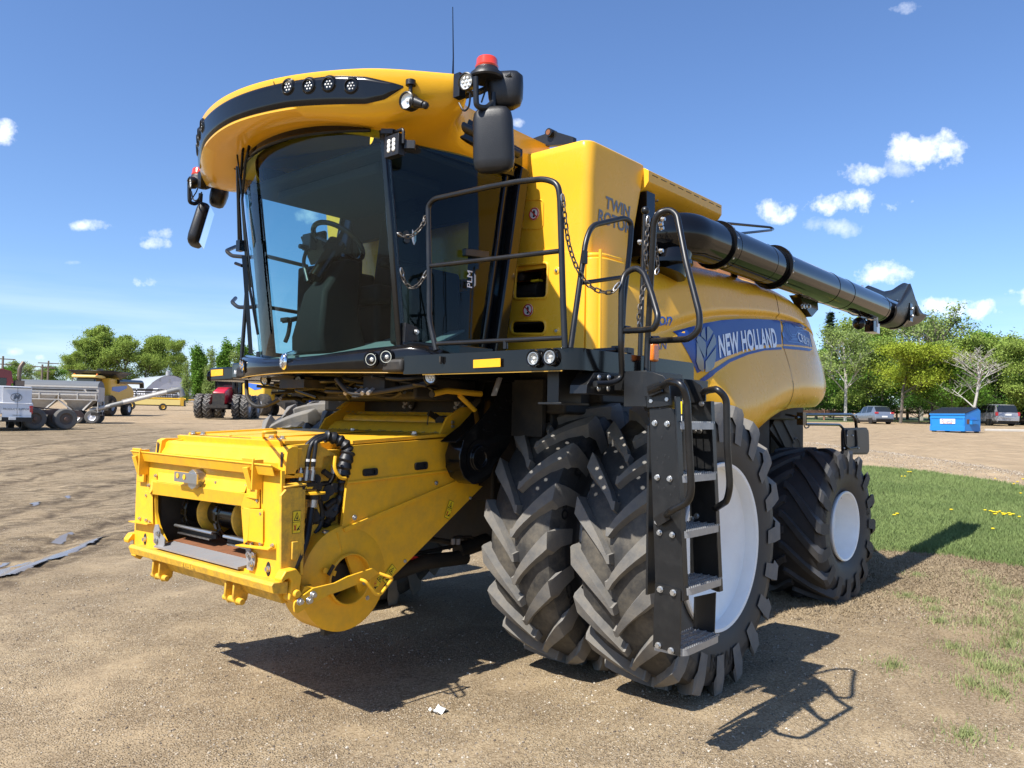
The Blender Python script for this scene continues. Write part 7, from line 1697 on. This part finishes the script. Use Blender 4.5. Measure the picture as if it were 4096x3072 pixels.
proto('sparse', tree_proto(21, 11, 3.4, 'pale', 3800, .12, .020, 4, .3, .55), 'grey', 'pale', 11)
proto('bare', tree_proto(30, 8, 3.2, 'pale', 200, .1, .018, 4, .25, .45), 'white', 'pale', 8)
proto('spruce', spruce_proto(2, 12), 'brown', 'spruce', 12)
proto('cotton', tree_proto(41, 14, 5.0, 'cotton', 22000, .17, .015, 4, .05, .38), 'grey', 'cotton', 14)
proto('cotton2', tree_proto(47, 14, 4.6, 'cotton', 20000, .17, .015, 4, .06, .40), 'grey', 'cotton', 14)
proto('poplar', column_proto(51, 13, 1.7, 8500, .17), 'grey', 'green', 13)
proto('poplar2', column_proto(55, 12, 1.4, 4200, .15), 'white', 'pale', 12)
proto('shrub', tree_proto(61, 4, 2.6, 'dark', 3600, .11, .02, 3, .02, .4), 'brown', 'dark', 4)
NAMES = {'maple': 'maple_tree', 'green': 'broadleaf_tree', 'pale': 'birch_tree', 'dark': 'broadleaf_tree', 'lime': 'broadleaf_tree', 'sparse': 'ash_tree', 'bare': 'bare_tree', 'spruce': 'spruce_tree', 'cotton': 'cottonwood_tree', 'cotton2': 'cottonwood_tree', 'poplar': 'poplar_tree', 'poplar2': 'poplar_tree', 'shrub': 'shrub'}
rg_ = random.Random(5)
def tree(px, top, dist, key, label, wide=1., group=None):
    """photo column, photo row of the top, distance in metres"""
    a = ray('D', px, 880); a = Vector((a.x, a.y, 0)).normalized(); p = Vector((CAM.x, CAM.y, 0))+a*dist; p.z = gz(p.x, p.y)-.1
    d = ray('D', px, top); zt = CAM.z+d.z/math.hypot(d.x, d.y)*dist; h = zt-p.z
    r, H, used = PROTO[key]
    if used: r = copy_tree(r)
    else: PROTO[key][2] = True
    r.name = NAMES[key]; s = h/H; r.location = p; r.scale = (s*wide, s*wide, s); r.rotation_euler = (0, 0, rg_.uniform(0, 6.28))
    if 'group' in r: del r['group']
    tag(r, label, 'shrub' if key == 'shrub' else 'tree', group)
GR, GL = 'trees behind the rail fence', 'trees behind the shed'
tree(1793, 668, 118, 'spruce', 'dark spruce poking above the leafy trees beside the combine tail', group=GR)
tree(1826, 705, 92, 'pale', 'pale leaved birch with white trunk right of the spruce', 1.0, GR)
tree(1945, 752, 87, 'maple', 'broad yellow green maple standing behind the silver suv', 1.1, GR)
tree(1905, 715, 104, 'green', 'green tree rising just behind the broad yellow maple', 1.2, GR)
tree(1990, 676, 106, 'pale', 'tall light green tree under the auger spout', 1.1, GR)
tree(2035, 682, 100, 'sparse', 'thinly leaved grey branched ash above the blue bin', 1.1, GR)
tree(2104, 700, 98, 'green', 'rich green round topped tree right of the thin ash', 1.0, GR)
tree(2100, 762, 84, 'bare', 'leafless pale tree leaning above the minivan', 1.3, GR)
tree(2160, 732, 96, 'lime', 'lime green tree behind the grey minivan roof', 1.0, GR)
tree(2208, 726, 98, 'green', 'green tree at the far right edge above the dark sedan', 1.1, GR)
tree(2260, 745, 92, 'lime', 'lime green tree just beyond the right edge', 1.1, GR)
tree(1762, 742, 98, 'green', 'green tree showing in the gap right behind the combine tail', 1.0, GR)
tree(1735, 775, 100, 'dark', 'dark tree half hidden by the rear of the combine', 1.1, GR)
tree(1868, 742, 96, 'lime', 'lime green tree between the birch and the broad maple', 1.0, GR); tree(1880, 735, 118, 'pale', 'pale crown behind the gap left of the broad maple', 1.2, GR)
tree(2010, 748, 90, 'lime', 'lime green tree right above the blue bin', 1.0, GR); tree(2068, 722, 108, 'green', 'green crown filling behind the thin grey ash', 1.2, GR); tree(2130, 730, 106, 'green', 'green crown behind the leafless leaning tree', 1.2, GR)
tree(2185, 738, 108, 'lime', 'lime crown between the minivan and the dark sedan', 1.2, GR); tree(1920, 700, 122, 'lime', 'far lime crown above the broad yellow maple', 1.2, GR); tree(2060, 760, 88, 'green', 'low green tree behind the lid of the blue bin', 1.0, GR)
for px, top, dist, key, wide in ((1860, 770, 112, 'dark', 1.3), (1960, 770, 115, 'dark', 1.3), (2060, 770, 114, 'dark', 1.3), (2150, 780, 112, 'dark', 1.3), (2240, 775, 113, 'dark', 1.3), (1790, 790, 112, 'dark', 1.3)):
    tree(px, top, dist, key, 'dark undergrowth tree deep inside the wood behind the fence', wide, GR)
for px, top, dist in ((1842, 872, 98), (1880, 868, 97), (1925, 874, 99), (1985, 862, 96), (2050, 866, 99), (2120, 860, 97), (2190, 862, 96), (2240, 860, 99), (1800, 866, 98), (1765, 866, 99)):
    tree(px, top, dist, 'shrub', 'low green shrub at the foot of the wood behind the fence', 1.5, 'shrubs along the wood')
for px, top, dist, key, lb, w in ((152, 765, 262, 'cotton2', 'cottonwood at the left end of the group behind the shed', .8), (176, 745, 268, 'cotton', 'cottonwood second from the left behind the shed', .8), (205, 727, 270, 'cotton2', 'cottonwood third from the left behind the shed', .9), (236, 718, 274, 'cotton', 'tallest cottonwood above the long shed roof', .9), (272, 732, 270, 'cotton2', 'cottonwood left of the tallest gap above the shed roof vent', .9), (312, 735, 271, 'cotton', 'cottonwood directly above the shed roof vent', .9), (346, 734, 271, 'cotton2', 'cottonwood above the arched front of the shed', .85), (376, 745, 268, 'cotton', 'cottonwood at the right end of the group behind the shed', .7)):
    tree(px, top, dist, key, lb, w, GL)
tree(111, 783, 190, 'green', 'small green tree beside the power poles', .9); tree(96, 803, 190, 'lime', 'small round bush tree left of the power poles', 1.2)
tree(14, 784, 170, 'green', 'olive green tree behind the maroon truck at the left edge', 1.1); tree(42, 781, 172, 'pale', 'pale tree behind the exhaust stack', 1.2)
for px, top, key, lb in ((420, 744, 'poplar', 'dark poplar column right of the shed, leftmost of its row'), (436, 760, 'poplar', 'shorter poplar second from the left of its row'), (455, 752, 'poplar2', 'pale thin poplar in the middle of the poplar row'), (472, 758, 'poplar', 'bushy poplar behind the amber reflector'), (488, 733, 'poplar', 'tall slim poplar left of the wiper'), (505, 756, 'poplar2', 'pale poplar between two tall ones beside the cab'), (518, 735, 'poplar', 'tall poplar touching the edge of the cab'), (533, 752, 'poplar', 'poplar just left of the windscreen post'), (400, 778, 'poplar2', 'pale short poplar against the shed wall'), (444, 790, 'poplar2', 'low pale poplar behind the red tractor')):
    tree(px, top, 150 if key == 'poplar' else 142, key, lb, 1.15)
for px, top, key in ((560, 800, 'green'), (600, 806, 'lime'), (640, 808, 'green'), (690, 812, 'lime'), (740, 815, 'green'), (700, 818, 'lime')):
    tree(px, top, 260, key, 'low far green tree seen under the cab of the combine', 1.3, 'far trees beyond the yard')
for r, H, used in PROTO.values():
    if not used: print('UNUSED', r.name)
# ------------------------------------------------------------------ ground
TRACKS = [-4.72, -5.38, -6.55, -7.25, -9.3, -10.4, -13.2]
def dirt_mat():
    mt, nt, b = nodes('dirt_and_gravel'); v = coords(nt)
    big = noise_n(nt, v, .45, 8, .66); mid = noise_n(nt, v, 2.3, 7, .65); fine = noise_n(nt, v, 42, 5, .78)
    c = mixc(nt, ramp(nt, big, [(.36, (0,0,0)), (.62, (1,1,1))]), (.215, .155, .086), (.40, .305, .185))
    c = mixc(nt, ramp(nt, mid, [(.40, (0,0,0)), (.62, (1,1,1))]), mixc(nt, .55, c, (.13, .092, .056)), c)
    c = mixc(nt, math_n(nt, 'MULTIPLY', ramp(nt, fine, [(.47, (0,0,0)), (.62, (1,1,1))]), .55), c, (.42, .34, .235)); c = mixc(nt, math_n(nt, 'MULTIPLY', ramp(nt, fine, [(.36, (1,1,1)), (.47, (0,0,0))]), .6), c, (.075, .056, .038))
    vo = N(nt, 'ShaderNodeTexVoronoi'); vo.inputs['Scale'].default_value = 72; nt.links.new(v, vo.inputs['Vector'])
    peb = ramp(nt, vo.outputs['Distance'], [(.30, (1,1,1)), (.52, (0,0,0))])
    pm = math_n(nt, 'MULTIPLY', peb, ramp(nt, noise_n(nt, v, 1.3, 6, .65), [(.38, (.08,.08,.08)), (.60, (.85,.85,.85))]))
    sepc = N(nt, 'ShaderNodeSeparateColor'); nt.links.new(vo.outputs['Color'], sepc.inputs[0])
    pc = ramp(nt, sepc.outputs[0], [(0, (.12, .086, .055)), (.30, (.26, .19, .11)), (.65, (.44, .345, .215)), (.93, (.62, .52, .38)), (1, (.75, .68, .56))]); c = mixc(nt, pm, c, pc)
    # wheel tracks running across the yard
    mp = N(nt, 'ShaderNodeMapping'); mp.vector_type = 'POINT'; mp.inputs['Rotation'].default_value = (0, 0, R_(-46)); mp.inputs['Scale'].default_value = (.055, 1.0, 1); nt.links.new(v, mp.inputs[0])
    tr = noise_n(nt, mp.outputs[0], 1.7, 7, .68); trk = ramp(nt, math_n(nt, 'ADD', tr, math_n(nt, 'MULTIPLY', math_n(nt, 'SUBTRACT', mid, .5), .5)), [(.39, (0,0,0)), (.44, (1,1,1)), (.545, (1,1,1)), (.585, (.1,.1,.1)), (.64, (.8,.8,.8))])
    sp = N(nt, 'ShaderNodeSeparateXYZ'); nt.links.new(v, sp.inputs[0])
    zone = ramp(nt, math_n(nt, 'MULTIPLY', sp.outputs['Y'], -.06), [(.0, (0,0,0)), (.22, (0,0,0)), (.42, (1,1,1))])
    tf = math_n(nt, 'MULTIPLY', math_n(nt, 'SUBTRACT', 1, trk), math_n(nt, 'MULTIPLY', zone, .5)); c = mixc(nt, tf, c, (.06, .043, .029))
    # individual tyre tracks pressed into the damp yard
    dq = N(nt, 'ShaderNodeVectorMath', operation='DOT_PRODUCT'); nt.links.new(v, dq.inputs[0]); dq.inputs[1].default_value = (-.719, .695, 0)
    wob = math_n(nt, 'MULTIPLY', math_n(nt, 'SUBTRACT', noise_n(nt, v, 1.1, 6, .7), .5), .55)
    qn = math_n(nt, 'MULTIPLY', math_n(nt, 'ADD', math_n(nt, 'ADD', dq.outputs['Value'], wob), 16), 1/12)
    stops = [(0, (0,0,0))]
    for q0 in sorted(TRACKS):
        f0 = (q0+16)/12
        stops += [(f0-.017, (0,0,0)), (f0-.007, (1,1,1)), (f0+.007, (1,1,1)), (f0+.017, (0,0,0))]
    tk = ramp(nt, qn, stops[:32])
    tkf = math_n(nt, 'MULTIPLY', tk, ramp(nt, noise_n(nt, v, 3.5, 5, .7), [(.38, (0,0,0)), (.58, (1,1,1))])); c = mixc(nt, math_n(nt, 'MULTIPLY', tkf, .8), c, (.075, .053, .035))
    # pale gravel road on the right
    far = ramp(nt, math_n(nt, 'MULTIPLY', sp.outputs['X'], -.02), [(.26, (0,0,0)), (.33, (1,1,1))])
    c = mixc(nt, math_n(nt, 'MULTIPLY', far, .55), c, (.46, .335, .205))
    nt.links.new(c, b.inputs['Base Color']); b.inputs['Roughness'].default_value = .95; b.inputs['Specular IOR Level'].default_value = .15
    h = math_n(nt, 'ADD', math_n(nt, 'MULTIPLY', fine, .5), math_n(nt, 'ADD', math_n(nt, 'MULTIPLY', pm, 1.3), math_n(nt, 'ADD', math_n(nt, 'MULTIPLY', mid, 2.), math_n(nt, 'MULTIPLY', tf, -3.))))
    bump(nt, b, h, .8, .016); return mt
M['dirt'] = dirt_mat()
def rough_h(x, y):
    r = math.hypot(x-4.95, y-4.71); n = noise.noise(Vector((x*.8, y*.8, 3)))*.018+noise.noise(Vector((x*3, y*3, 8)))*.008
    k = sm(1.2, 3, math.hypot(x, (abs(y)-1.7)*.8))
    # ruts across the yard on the far left
    q = y*.695-x*.719; l_ = x*.695+y*.719
    rut = -max(0, noise.noise(Vector((q*1.7, l_*.10, 1))))*.10*sm(-2.8, -5, y)+noise.noise(Vector((q*5, l_*1.2, 4)))*.018*sm(-2.8, -5, y)
    for q0 in TRACKS: rut -= .030*max(0, 1-abs(q+noise.noise(Vector((x*1.1, y*1.1, 6)))*.15-q0)/.16)*sm(-2.2, -4, y)
    fall = 1-sm(25, 60, r)
    return (n*k+rut)*fall
def gmesh():
    mb = MB(); th0 = YAW
    rings = [0]; r = .5
    while r < 1400: rings.append(r); r *= 1.045 if r < 60 else 1.12
    A = 360; vs = []; fs = []
    for i, r in enumerate(rings):
        for k in range(A):
            a = 2*PI*k/A; x = CAM.x+r*math.cos(a); y = CAM.y+r*math.sin(a)
            vs.append((x, y, gz(x, y)+rough_h(x, y)))
    for i in range(len(rings)-1):
        for k in range(A):
            l = (k+1) % A; fs.append((i*A+k, i*A+l, (i+1)*A+l, (i+1)*A+k))
    mb.add(vs, fs); return mb
g = gmesh().build('ground', M['dirt'], smooth=180); g['kind'] = 'structure'

# ---- puddles in the ruts
M['water'] = None
mt, nt, b = nodes('puddle_water'); b.inputs['Base Color'].default_value = (.22, .20, .18, 1); b.inputs['Roughness'].default_value = .2; b.inputs['Specular IOR Level'].default_value = .8
bump(nt, b, noise_n(nt, coords(nt), 14, 3), .08, .004); M['water'] = mt
def gpt(u, v, up=.0, c='D'):
    p = ground(c, u, v); return Vector((p.x, p.y, gz(p.x, p.y)+up))
def pip(x, y, P):
    c = False; j = len(P)-1
    for i in range(len(P)):
        if (P[i][1] > y) != (P[j][1] > y) and x < (P[j][0]-P[i][0])*(y-P[i][1])/(P[j][1]-P[i][1])+P[i][0]: c = not c
        j = i
    return c
def pud(pts):
    P = [(p.x, p.y) for p in rnd([gpt(u, v) for u, v in pts], .12, 4, True)]
    x0, x1, y0, y1 = min(p[0] for p in P), max(p[0] for p in P), min(p[1] for p in P), max(p[1] for p in P); st_ = .03
    nu, nv = max(2, int((x1-x0)/st_)), max(2, int((y1-y0)/st_))
    def inside(u, v):
        x, y = lerp(x0, x1, u), lerp(y0, y1, v); w = noise.noise(Vector((x*5, y*5, 2)))*.10; return pip(x+w, y+w*.7, P)
    mb = MB(); mb.grid(lambda u, v: (lerp(x0, x1, u), lerp(y0, y1, v), gz(lerp(x0, x1, u), lerp(y0, y1, v))+rough_h(lerp(x0, x1, u), lerp(y0, y1, v))+.010), nu, nv, skip=lambda u, v: not inside(u, v))
    if not mb.f: return
    o = mb.build('puddle', M['water'], smooth=180); tag(o, kind='structure'); return o
pud([(-10, 1225), (40, 1212), (90, 1200), (140, 1186), (180, 1172), (192, 1176), (150, 1196), (95, 1216), (45, 1236), (-10, 1250)]); pud([(168, 1172), (200, 1160), (232, 1150), (228, 1158), (190, 1176)]); pud([(-10, 1210), (20, 1203), (22, 1209), (-10, 1222)]); pud([(108, 1166), (140, 1152), (158, 1148), (150, 1158), (115, 1174)]); pud([(60, 1090), (82, 1082), (90, 1086), (70, 1094)]); pud([(138, 1071), (152, 1069), (150, 1074), (140, 1075)])
# ---- loose stones
def stones(n, seed, fn, smin, smax, name, mat, flat=.6):
    rg = random.Random(seed); vs = []; fs = []
    for _ in range(n):
        p = fn(rg)
        if p is None: continue
        s = smin*(smax/smin)**(rg.random()**2.2); z = gz(p[0], p[1])+rough_h(p[0], p[1])+s*.1; a = rg.uniform(0, 6.3); i = len(vs)
        ring = [(s*rg.uniform(.7, 1.1)*math.cos(a+k*PI/2.5), s*rg.uniform(.7, 1.1)*math.sin(a+k*PI/2.5)) for k in range(5)]
        vs += [(p[0]+x, p[1]+y, z) for x, y in ring]+[(p[0]+x*.5, p[1]+y*.5, z+s*flat*rg.uniform(.7, 1.2)) for x, y in ring]
        fs += [(i+k, i+(k+1) % 5, i+5+(k+1) % 5, i+5+k) for k in range(5)]+[tuple(i+5+k for k in range(5))]
    mb = MB(); mb.add(vs, fs); o = mb.build(name, mat, smooth=50); tag(o, kind='stuff'); return o
mt, nt, b = nodes('gravel_stone'); v = coords(nt); vo = N(nt, 'ShaderNodeTexVoronoi'); vo.inputs['Scale'].default_value = 30; nt.links.new(v, vo.inputs['Vector']); sc3 = N(nt, 'ShaderNodeSeparateColor'); nt.links.new(vo.outputs['Color'], sc3.inputs[0])
nt.links.new(ramp(nt, sc3.outputs[0], [(0, (.08, .06, .045)), (.45, (.22, .17, .115)), (.85, (.38, .32, .24)), (1, (.52, .47, .39))]), b.inputs['Base Color']); b.inputs['Roughness'].default_value = .85; M['stone'] = mt
def near(rg):
    r = 1.6+13*rg.random()**1.5; a = YAW+rg.uniform(-.72, .72); x = CAM.x+r*math.cos(a); y = CAM.y+r*math.sin(a)
    if noise.noise(Vector((x*.7, y*.7, 5)))+.28 < rg.random()*.9-.1: return None
    return x, y
stones(90000, 3, near, .0035, .012, 'gravel', M['stone'])
SA, SB = gpt(1845, 968), gpt(2240, 1030)
def strip(rg): t = rg.uniform(-.4, 1.2); q = SA.lerp(SB, t); d = (SB-SA).normalized(); w = rg.gauss(0, .35)+(rg.random() < .35)*rg.uniform(0, 2.0); return q.x+d.y*-w*-1, q.y-d.x*w*-1*-1 if False else q.y+d.x*-w
def strip(rg):
    t = rg.uniform(-.4, 1.2); q = SA.lerp(SB, t); d = (SB-SA).normalized(); w = rg.gauss(0, .16) if rg.random() < .5 else rg.uniform(-.2, 2.6); nx, ny = -d.y, d.x
    if (Vector((nx, ny, 0))).dot(CAM-q) < 0: nx, ny = -nx, -ny
    return q.x+nx*w, q.y+ny*w
stones(9000, 8, strip, .010, .032, 'roadside_gravel', M['stone'])
# ---- lawn, dead grass and weeds
def pip(x, y, P):
    c = False; j = len(P)-1
    for i in range(len(P)):
        if (P[i][1] > y) != (P[j][1] > y) and x < (P[j][0]-P[i][0])*(y-P[i][1])/(P[j][1]-P[i][1])+P[i][0]: c = not c
        j = i
    return c
LAWN = [gpt(u, v) for u, v in ((1868, 1008), (1960, 1016), (2060, 1028), (2140, 1040), (2212, 1052), (2330, 1070), (2500, 1110), (2480, 1240), (2330, 1236), (2212, 1224), (2120, 1212), (2060, 1200), (1990, 1196), (1900, 1190), (1780, 1184), (1700, 1160), (1700, 1040), (1780, 1012))]
LP = [(p.x, p.y) for p in LAWN]
def turfm(name, c1, c2, c3):
    mt, nt, b = nodes(name); v = coords(nt); n1 = noise_n(nt, v, .55, 5); n2 = noise_n(nt, v, 6, 4)
    c = mixc(nt, ramp(nt, n1, [(.38, (0,0,0)), (.62, (1,1,1))]), c1, c2); c = mixc(nt, math_n(nt, 'MULTIPLY', n2, .55), c, c3); nt.links.new(c, b.inputs['Base Color']); b.inputs['Roughness'].default_value = .8; b.inputs['Specular IOR Level'].default_value = .2; return mt
M['turf'] = turfm('turf_soil', (.09, .11, .045), (.13, .14, .06), (.19, .16, .09)); M['blade'] = turfm('grass_blades', (.095, .155, .038), (.145, .21, .058), (.26, .29, .13)); M['deadgrass'] = turfm('dead_grass', (.27, .21, .13), (.36, .285, .18), (.18, .13, .085)); M['weed'] = turfm('weed_blades', (.13, .18, .05), (.20, .25, .09), (.36, .33, .18)); M['flower'] = paint('dandelion_yellow', (.85, .62, .01), .6)
mb = MB(); ax = [p[0] for p in LP]; ay = [p[1] for p in LP]; x0, x1, y0, y1 = min(ax), max(ax), min(ay), max(ay); NX, NY = 90, 60
mb.grid(lambda u, v: (lerp(x0, x1, u), lerp(y0, y1, v), gz(lerp(x0, x1, u), lerp(y0, y1, v))+.006+max(0, rough_h(lerp(x0, x1, u), lerp(y0, y1, v)))), NX, NY, skip=lambda u, v: not pip(lerp(x0, x1, u), lerp(y0, y1, v), LP)); tag(mb.build('lawn', M['turf'], smooth=180), kind='structure')
def blades(n, seed, fn, h0, h1, w, name, mat, lean=.5, lab=None):
    rg = random.Random(seed); vs = []; fs = []
    for _ in range(n):
        p = fn(rg)
        if p is None: continue
        x, y = p[:2]; k = p[2] if len(p) > 2 else 1; z = gz(x, y)+.0+rough_h(x, y)*.5; a = rg.uniform(0, 6.3); h = rg.uniform(h0, h1)*k; l = rg.uniform(0, lean)*h; b = rg.uniform(0, 6.3); i = len(vs); cx, sx = math.cos(a)*w*.5, math.sin(a)*w*.5; lx, ly = l*math.cos(b), l*math.sin(b)
        vs += [(x-cx, y-sx, z), (x+cx, y+sx, z), (x+cx*.7+lx*.4, y+sx*.7+ly*.4, z+h*.6), (x-cx*.7+lx*.4, y-sx*.7+ly*.4, z+h*.6), (x+lx, y+ly, z+h)]; fs += [(i, i+1, i+2, i+3), (i+3, i+2, i+4)]
    mb = MB(); mb.add(vs, fs); o = mb.build(name, mat, smooth=0); tag(o, kind='stuff'); return o
def lawnpt(rg):
    for _ in range(30):
        r = 10.5+16*rg.random()**1.25; a = vd0+rg.uniform(-.30, .42); x = CAM.x+r*math.cos(a); y = CAM.y+r*math.sin(a)
        if pip(x, y, LP): return x+rg.gauss(0, .08), y+rg.gauss(0, .08), .75+.5*max(0, noise.noise(Vector((x*.8, y*.8, 0)))+.4)
    return None
pv = ground('D', 2060, 1100); vd0 = math.atan2(pv.y-CAM.y, pv.x-CAM.x)
blades(150000, 11, lawnpt, .05, .11, .011, 'grass', M['blade'], .7)
DRY = [gpt(u, v) for u, v in ((1700, 1180), (1880, 1186), (2060, 1196), (2212, 1222), (2400, 1240), (2400, 1420), (2212, 1350), (2080, 1310), (1960, 1290), (1880, 1300), (1780, 1330), (1640, 1330))]; DP = [(p.x, p.y) for p in DRY]
def inpoly(P, rg, soft=.25):
    xs = [p[0] for p in P]; ys = [p[1] for p in P]
    for _ in range(20):
        x = rg.uniform(min(xs), max(xs)); y = rg.uniform(min(ys), max(ys))
        if pip(x+rg.gauss(0, soft), y+rg.gauss(0, soft), P): return x, y
    return None
blades(80000, 12, lambda rg: inpoly(DP, rg, .4), .006, .032, .009, 'dry_grass', M['deadgrass'], 3.2)
TU = [(1980, 1245), (1955, 1290), (2010, 1300), (2100, 1240), (2130, 1260), (2160, 1290), (2190, 1320), (2205, 1350), (2150, 1310), (2120, 1350), (2180, 1400), (2215, 1440), (2060, 1400), (2140, 1445), (2170, 1450), (2200, 1380), (2030, 1345), (2100, 1480), (2160, 1500), (2088, 1590), (2220, 1290), (2230, 1330), (2235, 1380), (2150, 1275), (2190, 1285), (2215, 1470), (1930, 1440), (2020, 1320), (2120, 1420)]
TG = [(gpt(u, v), (1.2 if u > 2100 and v < 1420 else .7)) for u, v in TU]
def tuft(rg):
    p, k = rg.choice(TG); r = abs(rg.gauss(0, .17*k)); a = rg.uniform(0, 6.3); return p.x+r*math.cos(a)*1.4, p.y+r*math.sin(a), k*(1.15-r*2 if r < .5 else .3)
blades(6500, 13, tuft, .03, .085, .006, 'weed_tufts', M['weed'], 1.1)
mb = MB(); mb.lathe([(.0, .05), (.018, .052), (.026, .046), (.020, .036), (0, .034)], (0, 0, 0), 'z', 8); mb.mat(1).cyl((0, 0, 0), (0, 0, .04), .004, n=5); fl = mb.build('dandelion', [M['flower'], M['blade']]); rf = random.Random(2)
FLW = [(1962, 1027), (1967, 1027), (1948, 1037), (1955, 1037), (1938, 1121), (1932, 1124), (2055, 1112), (2128, 1113), (2140, 1115), (2146, 1117), (2154, 1118), (2160, 1116), (2166, 1120), (2172, 1121), (2180, 1120), (2188, 1122), (2150, 1122), (2168, 1123), (2182, 1124), (2202, 1128), (2150, 1042), (2190, 1054), (2198, 1049), (2145, 1155), (2205, 1075), (2210, 1043)]
for i, (u, v) in enumerate(FLW):
    o = fl if i == 0 else fl.copy()
    if i: COL.objects.link(o)
    p = gpt(u, v, .045); o.location = p; s = rf.uniform(.9, 1.5); o.scale = (s, s, 1.2); tag(o, 'yellow dandelion flower open in the green lawn', 'flower', 'dandelions in the lawn')
# scrap of white paper and a larger pebble group on the dirt
p = gpt(948, 1538, .0); mb = MB(); rq = random.Random(4); mb.grid(lambda u, v: (p.x+(u-.5)*.10, p.y+(v-.5)*.08, p.z+.012+.018*math.sin(u*9+v*5)*math.cos(v*7)), 6, 5); tag(mb.build('paper_scrap', M['stickerw']), 'small crumpled white paper scrap lying on the dirt in front of the shadow', 'litter')
# ------------------------------------------------------------------ sun and sky
sd = Vector((.82, -.06, 1)).normalized()
elev = math.asin(sd.z); az = math.atan2(sd.x, sd.y)
L = bpy.data.lights.new('sun', 'SUN'); L.energy = 5.0; L.angle = R_(.53); L.color = (1, .955, .88)
lo = bpy.data.objects.new('sun', L); COL.objects.link(lo); lo.rotation_euler = (-sd).to_track_quat('-Z', 'Y').to_euler()
W = bpy.data.worlds.new('World'); S.world = W; W.use_nodes = True; nt = W.node_tree; nt.nodes.clear()
out = N(nt, 'ShaderNodeOutputWorld'); bg = N(nt, 'ShaderNodeBackground'); sky = N(nt, 'ShaderNodeTexSky')
sky.sky_type = 'NISHITA'; sky.sun_disc = False; sky.sun_elevation = elev; sky.sun_rotation = az; sky.altitude = 300; sky.air_density = 1.0; sky.dust_density = .6; sky.ozone_density = 2.2
bg.inputs[1].default_value = .094
geo = N(nt, 'ShaderNodeTexCoord')
def dirof(c, u, v): return ray(c, u, v).normalized()
wisp = N(nt, 'ShaderNodeTexNoise'); wisp.inputs['Scale'].default_value = 34; wisp.inputs['Detail'].default_value = 7; wisp.inputs['Roughness'].default_value = .62
nt.links.new(geo.outputs['Generated'], wisp.inputs['Vector'])
# (photo column, row, half width, half height in source pixels, density)
CL = [(3700,600,150,75,1.1),(3460,690,110,42,.9),(3110,850,110,55,1.0),(3400,815,190,48,1.1),(3540,1095,110,50,1.0),(3820,1235,190,42,1.2),(4120,1190,80,40,1.),(3350,910,90,40,.5),(3590,670,70,45,.5),(3250,905,60,40,.4),
      (625,970,65,28,.8),(640,935,55,25,.7),(345,905,120,22,.8),(15,525,50,42,1.0),(610,1130,62,26,.8),(560,950,40,18,.4),(2072,490,30,20,.7),(285,1050,30,10,.3),(1900,20,1,1,.0),(3610,30,60,22,.55),(170,1430,30,14,.9),(60,1405,50,20,.6),(2900,1240,60,30,.5),(1240,850,70,40,.6)]
tot = None
for (u, v, a, b, dn) in CL:
    if dn <= 0: continue
    c = dirof('F', u, v); e1 = (dirof('F', u+50, v)-dirof('F', u-50, v)).normalized(); e2 = c.cross(e1).normalized()
    sc = 1/FPX*.70
    def dot(vec, k):
        n = N(nt, 'ShaderNodeVectorMath', operation='DOT_PRODUCT'); nt.links.new(geo.outputs['Generated'], n.inputs[0]); n.inputs[1].default_value = vec; 
        o = math_n(nt, 'SUBTRACT', n.outputs['Value'], c.dot(Vector(vec))*0+Vector(vec).dot(c)); return math_n(nt, 'DIVIDE', o, k)
    x = dot(tuple(e1), a*sc); y = dot(tuple(e2), b*sc)
    d2 = math_n(nt, 'ADD', math_n(nt, 'MULTIPLY', x, x), math_n(nt, 'MULTIPLY', y, y))
    f = math_n(nt, 'SUBTRACT', 1.0, math_n(nt, 'MULTIPLY', d2, .55))
    f = math_n(nt, 'ADD', f, math_n(nt, 'MULTIPLY', math_n(nt, 'SUBTRACT', wisp.outputs['Fac'], .54), 5.6))
    f = math_n(nt, 'MULTIPLY', math_n(nt, 'MULTIPLY', f, .6, True), dn, True)
    fw_ = N(nt, 'ShaderNodeVectorMath', operation='DOT_PRODUCT'); nt.links.new(geo.outputs['Generated'], fw_.inputs[0]); fw_.inputs[1].default_value = tuple(c)
    f = math_n(nt, 'MULTIPLY', f, math_n(nt, 'GREATER_THAN', fw_.outputs['Value'], .9))
    near = math_n(nt, 'LESS_THAN', d2, 5.0); f = math_n(nt, 'MULTIPLY', f, near)
    tot = f if tot is None else math_n(nt, 'MAXIMUM', tot, f)
# thin high haze bands low over the horizon
mp = N(nt, 'ShaderNodeMapping'); mp.inputs['Scale'].default_value = (2.2, 2.2, 26); nt.links.new(geo.outputs['Generated'], mp.inputs[0])
st = noise_n(nt, mp.outputs[0], 1.3, 6, .55)
sep = N(nt, 'ShaderNodeSeparateXYZ'); nt.links.new(geo.outputs['Generated'], sep.inputs[0])
band = ramp(nt, sep.outputs['Z'], [(0.0, (.6,.6,.6)), (.05, (.8,.8,.8)), (.10, (.45,.45,.45)), (.17, (0,0,0))])
hz = math_n(nt, 'MULTIPLY', math_n(nt, 'MULTIPLY', math_n(nt, 'SUBTRACT', st, .40), 2.6, True), band)
tot = math_n(nt, 'MAXIMUM', tot, math_n(nt, 'MULTIPLY', hz, .55))
skyc = mixc(nt, 1.0, sky.outputs[0], (.84, 1.0, 1.25), 'MULTIPLY')
colr = mixc(nt, tot, skyc, (9.5, 9.8, 10.4))
nt.links.new(colr, bg.inputs[0]); nt.links.new(bg.outputs[0], out.inputs[0])
S.view_settings.view_transform = 'Standard'; S.view_settings.look = 'None'; S.view_settings.exposure = 0.72; S.view_settings.gamma = 1
S.render.engine = 'CYCLES'; S.cycles.max_bounces = 6; S.cycles.transparent_max_bounces = 16; S.cycles.diffuse_bounces = 3; S.cycles.glossy_bounces = 3
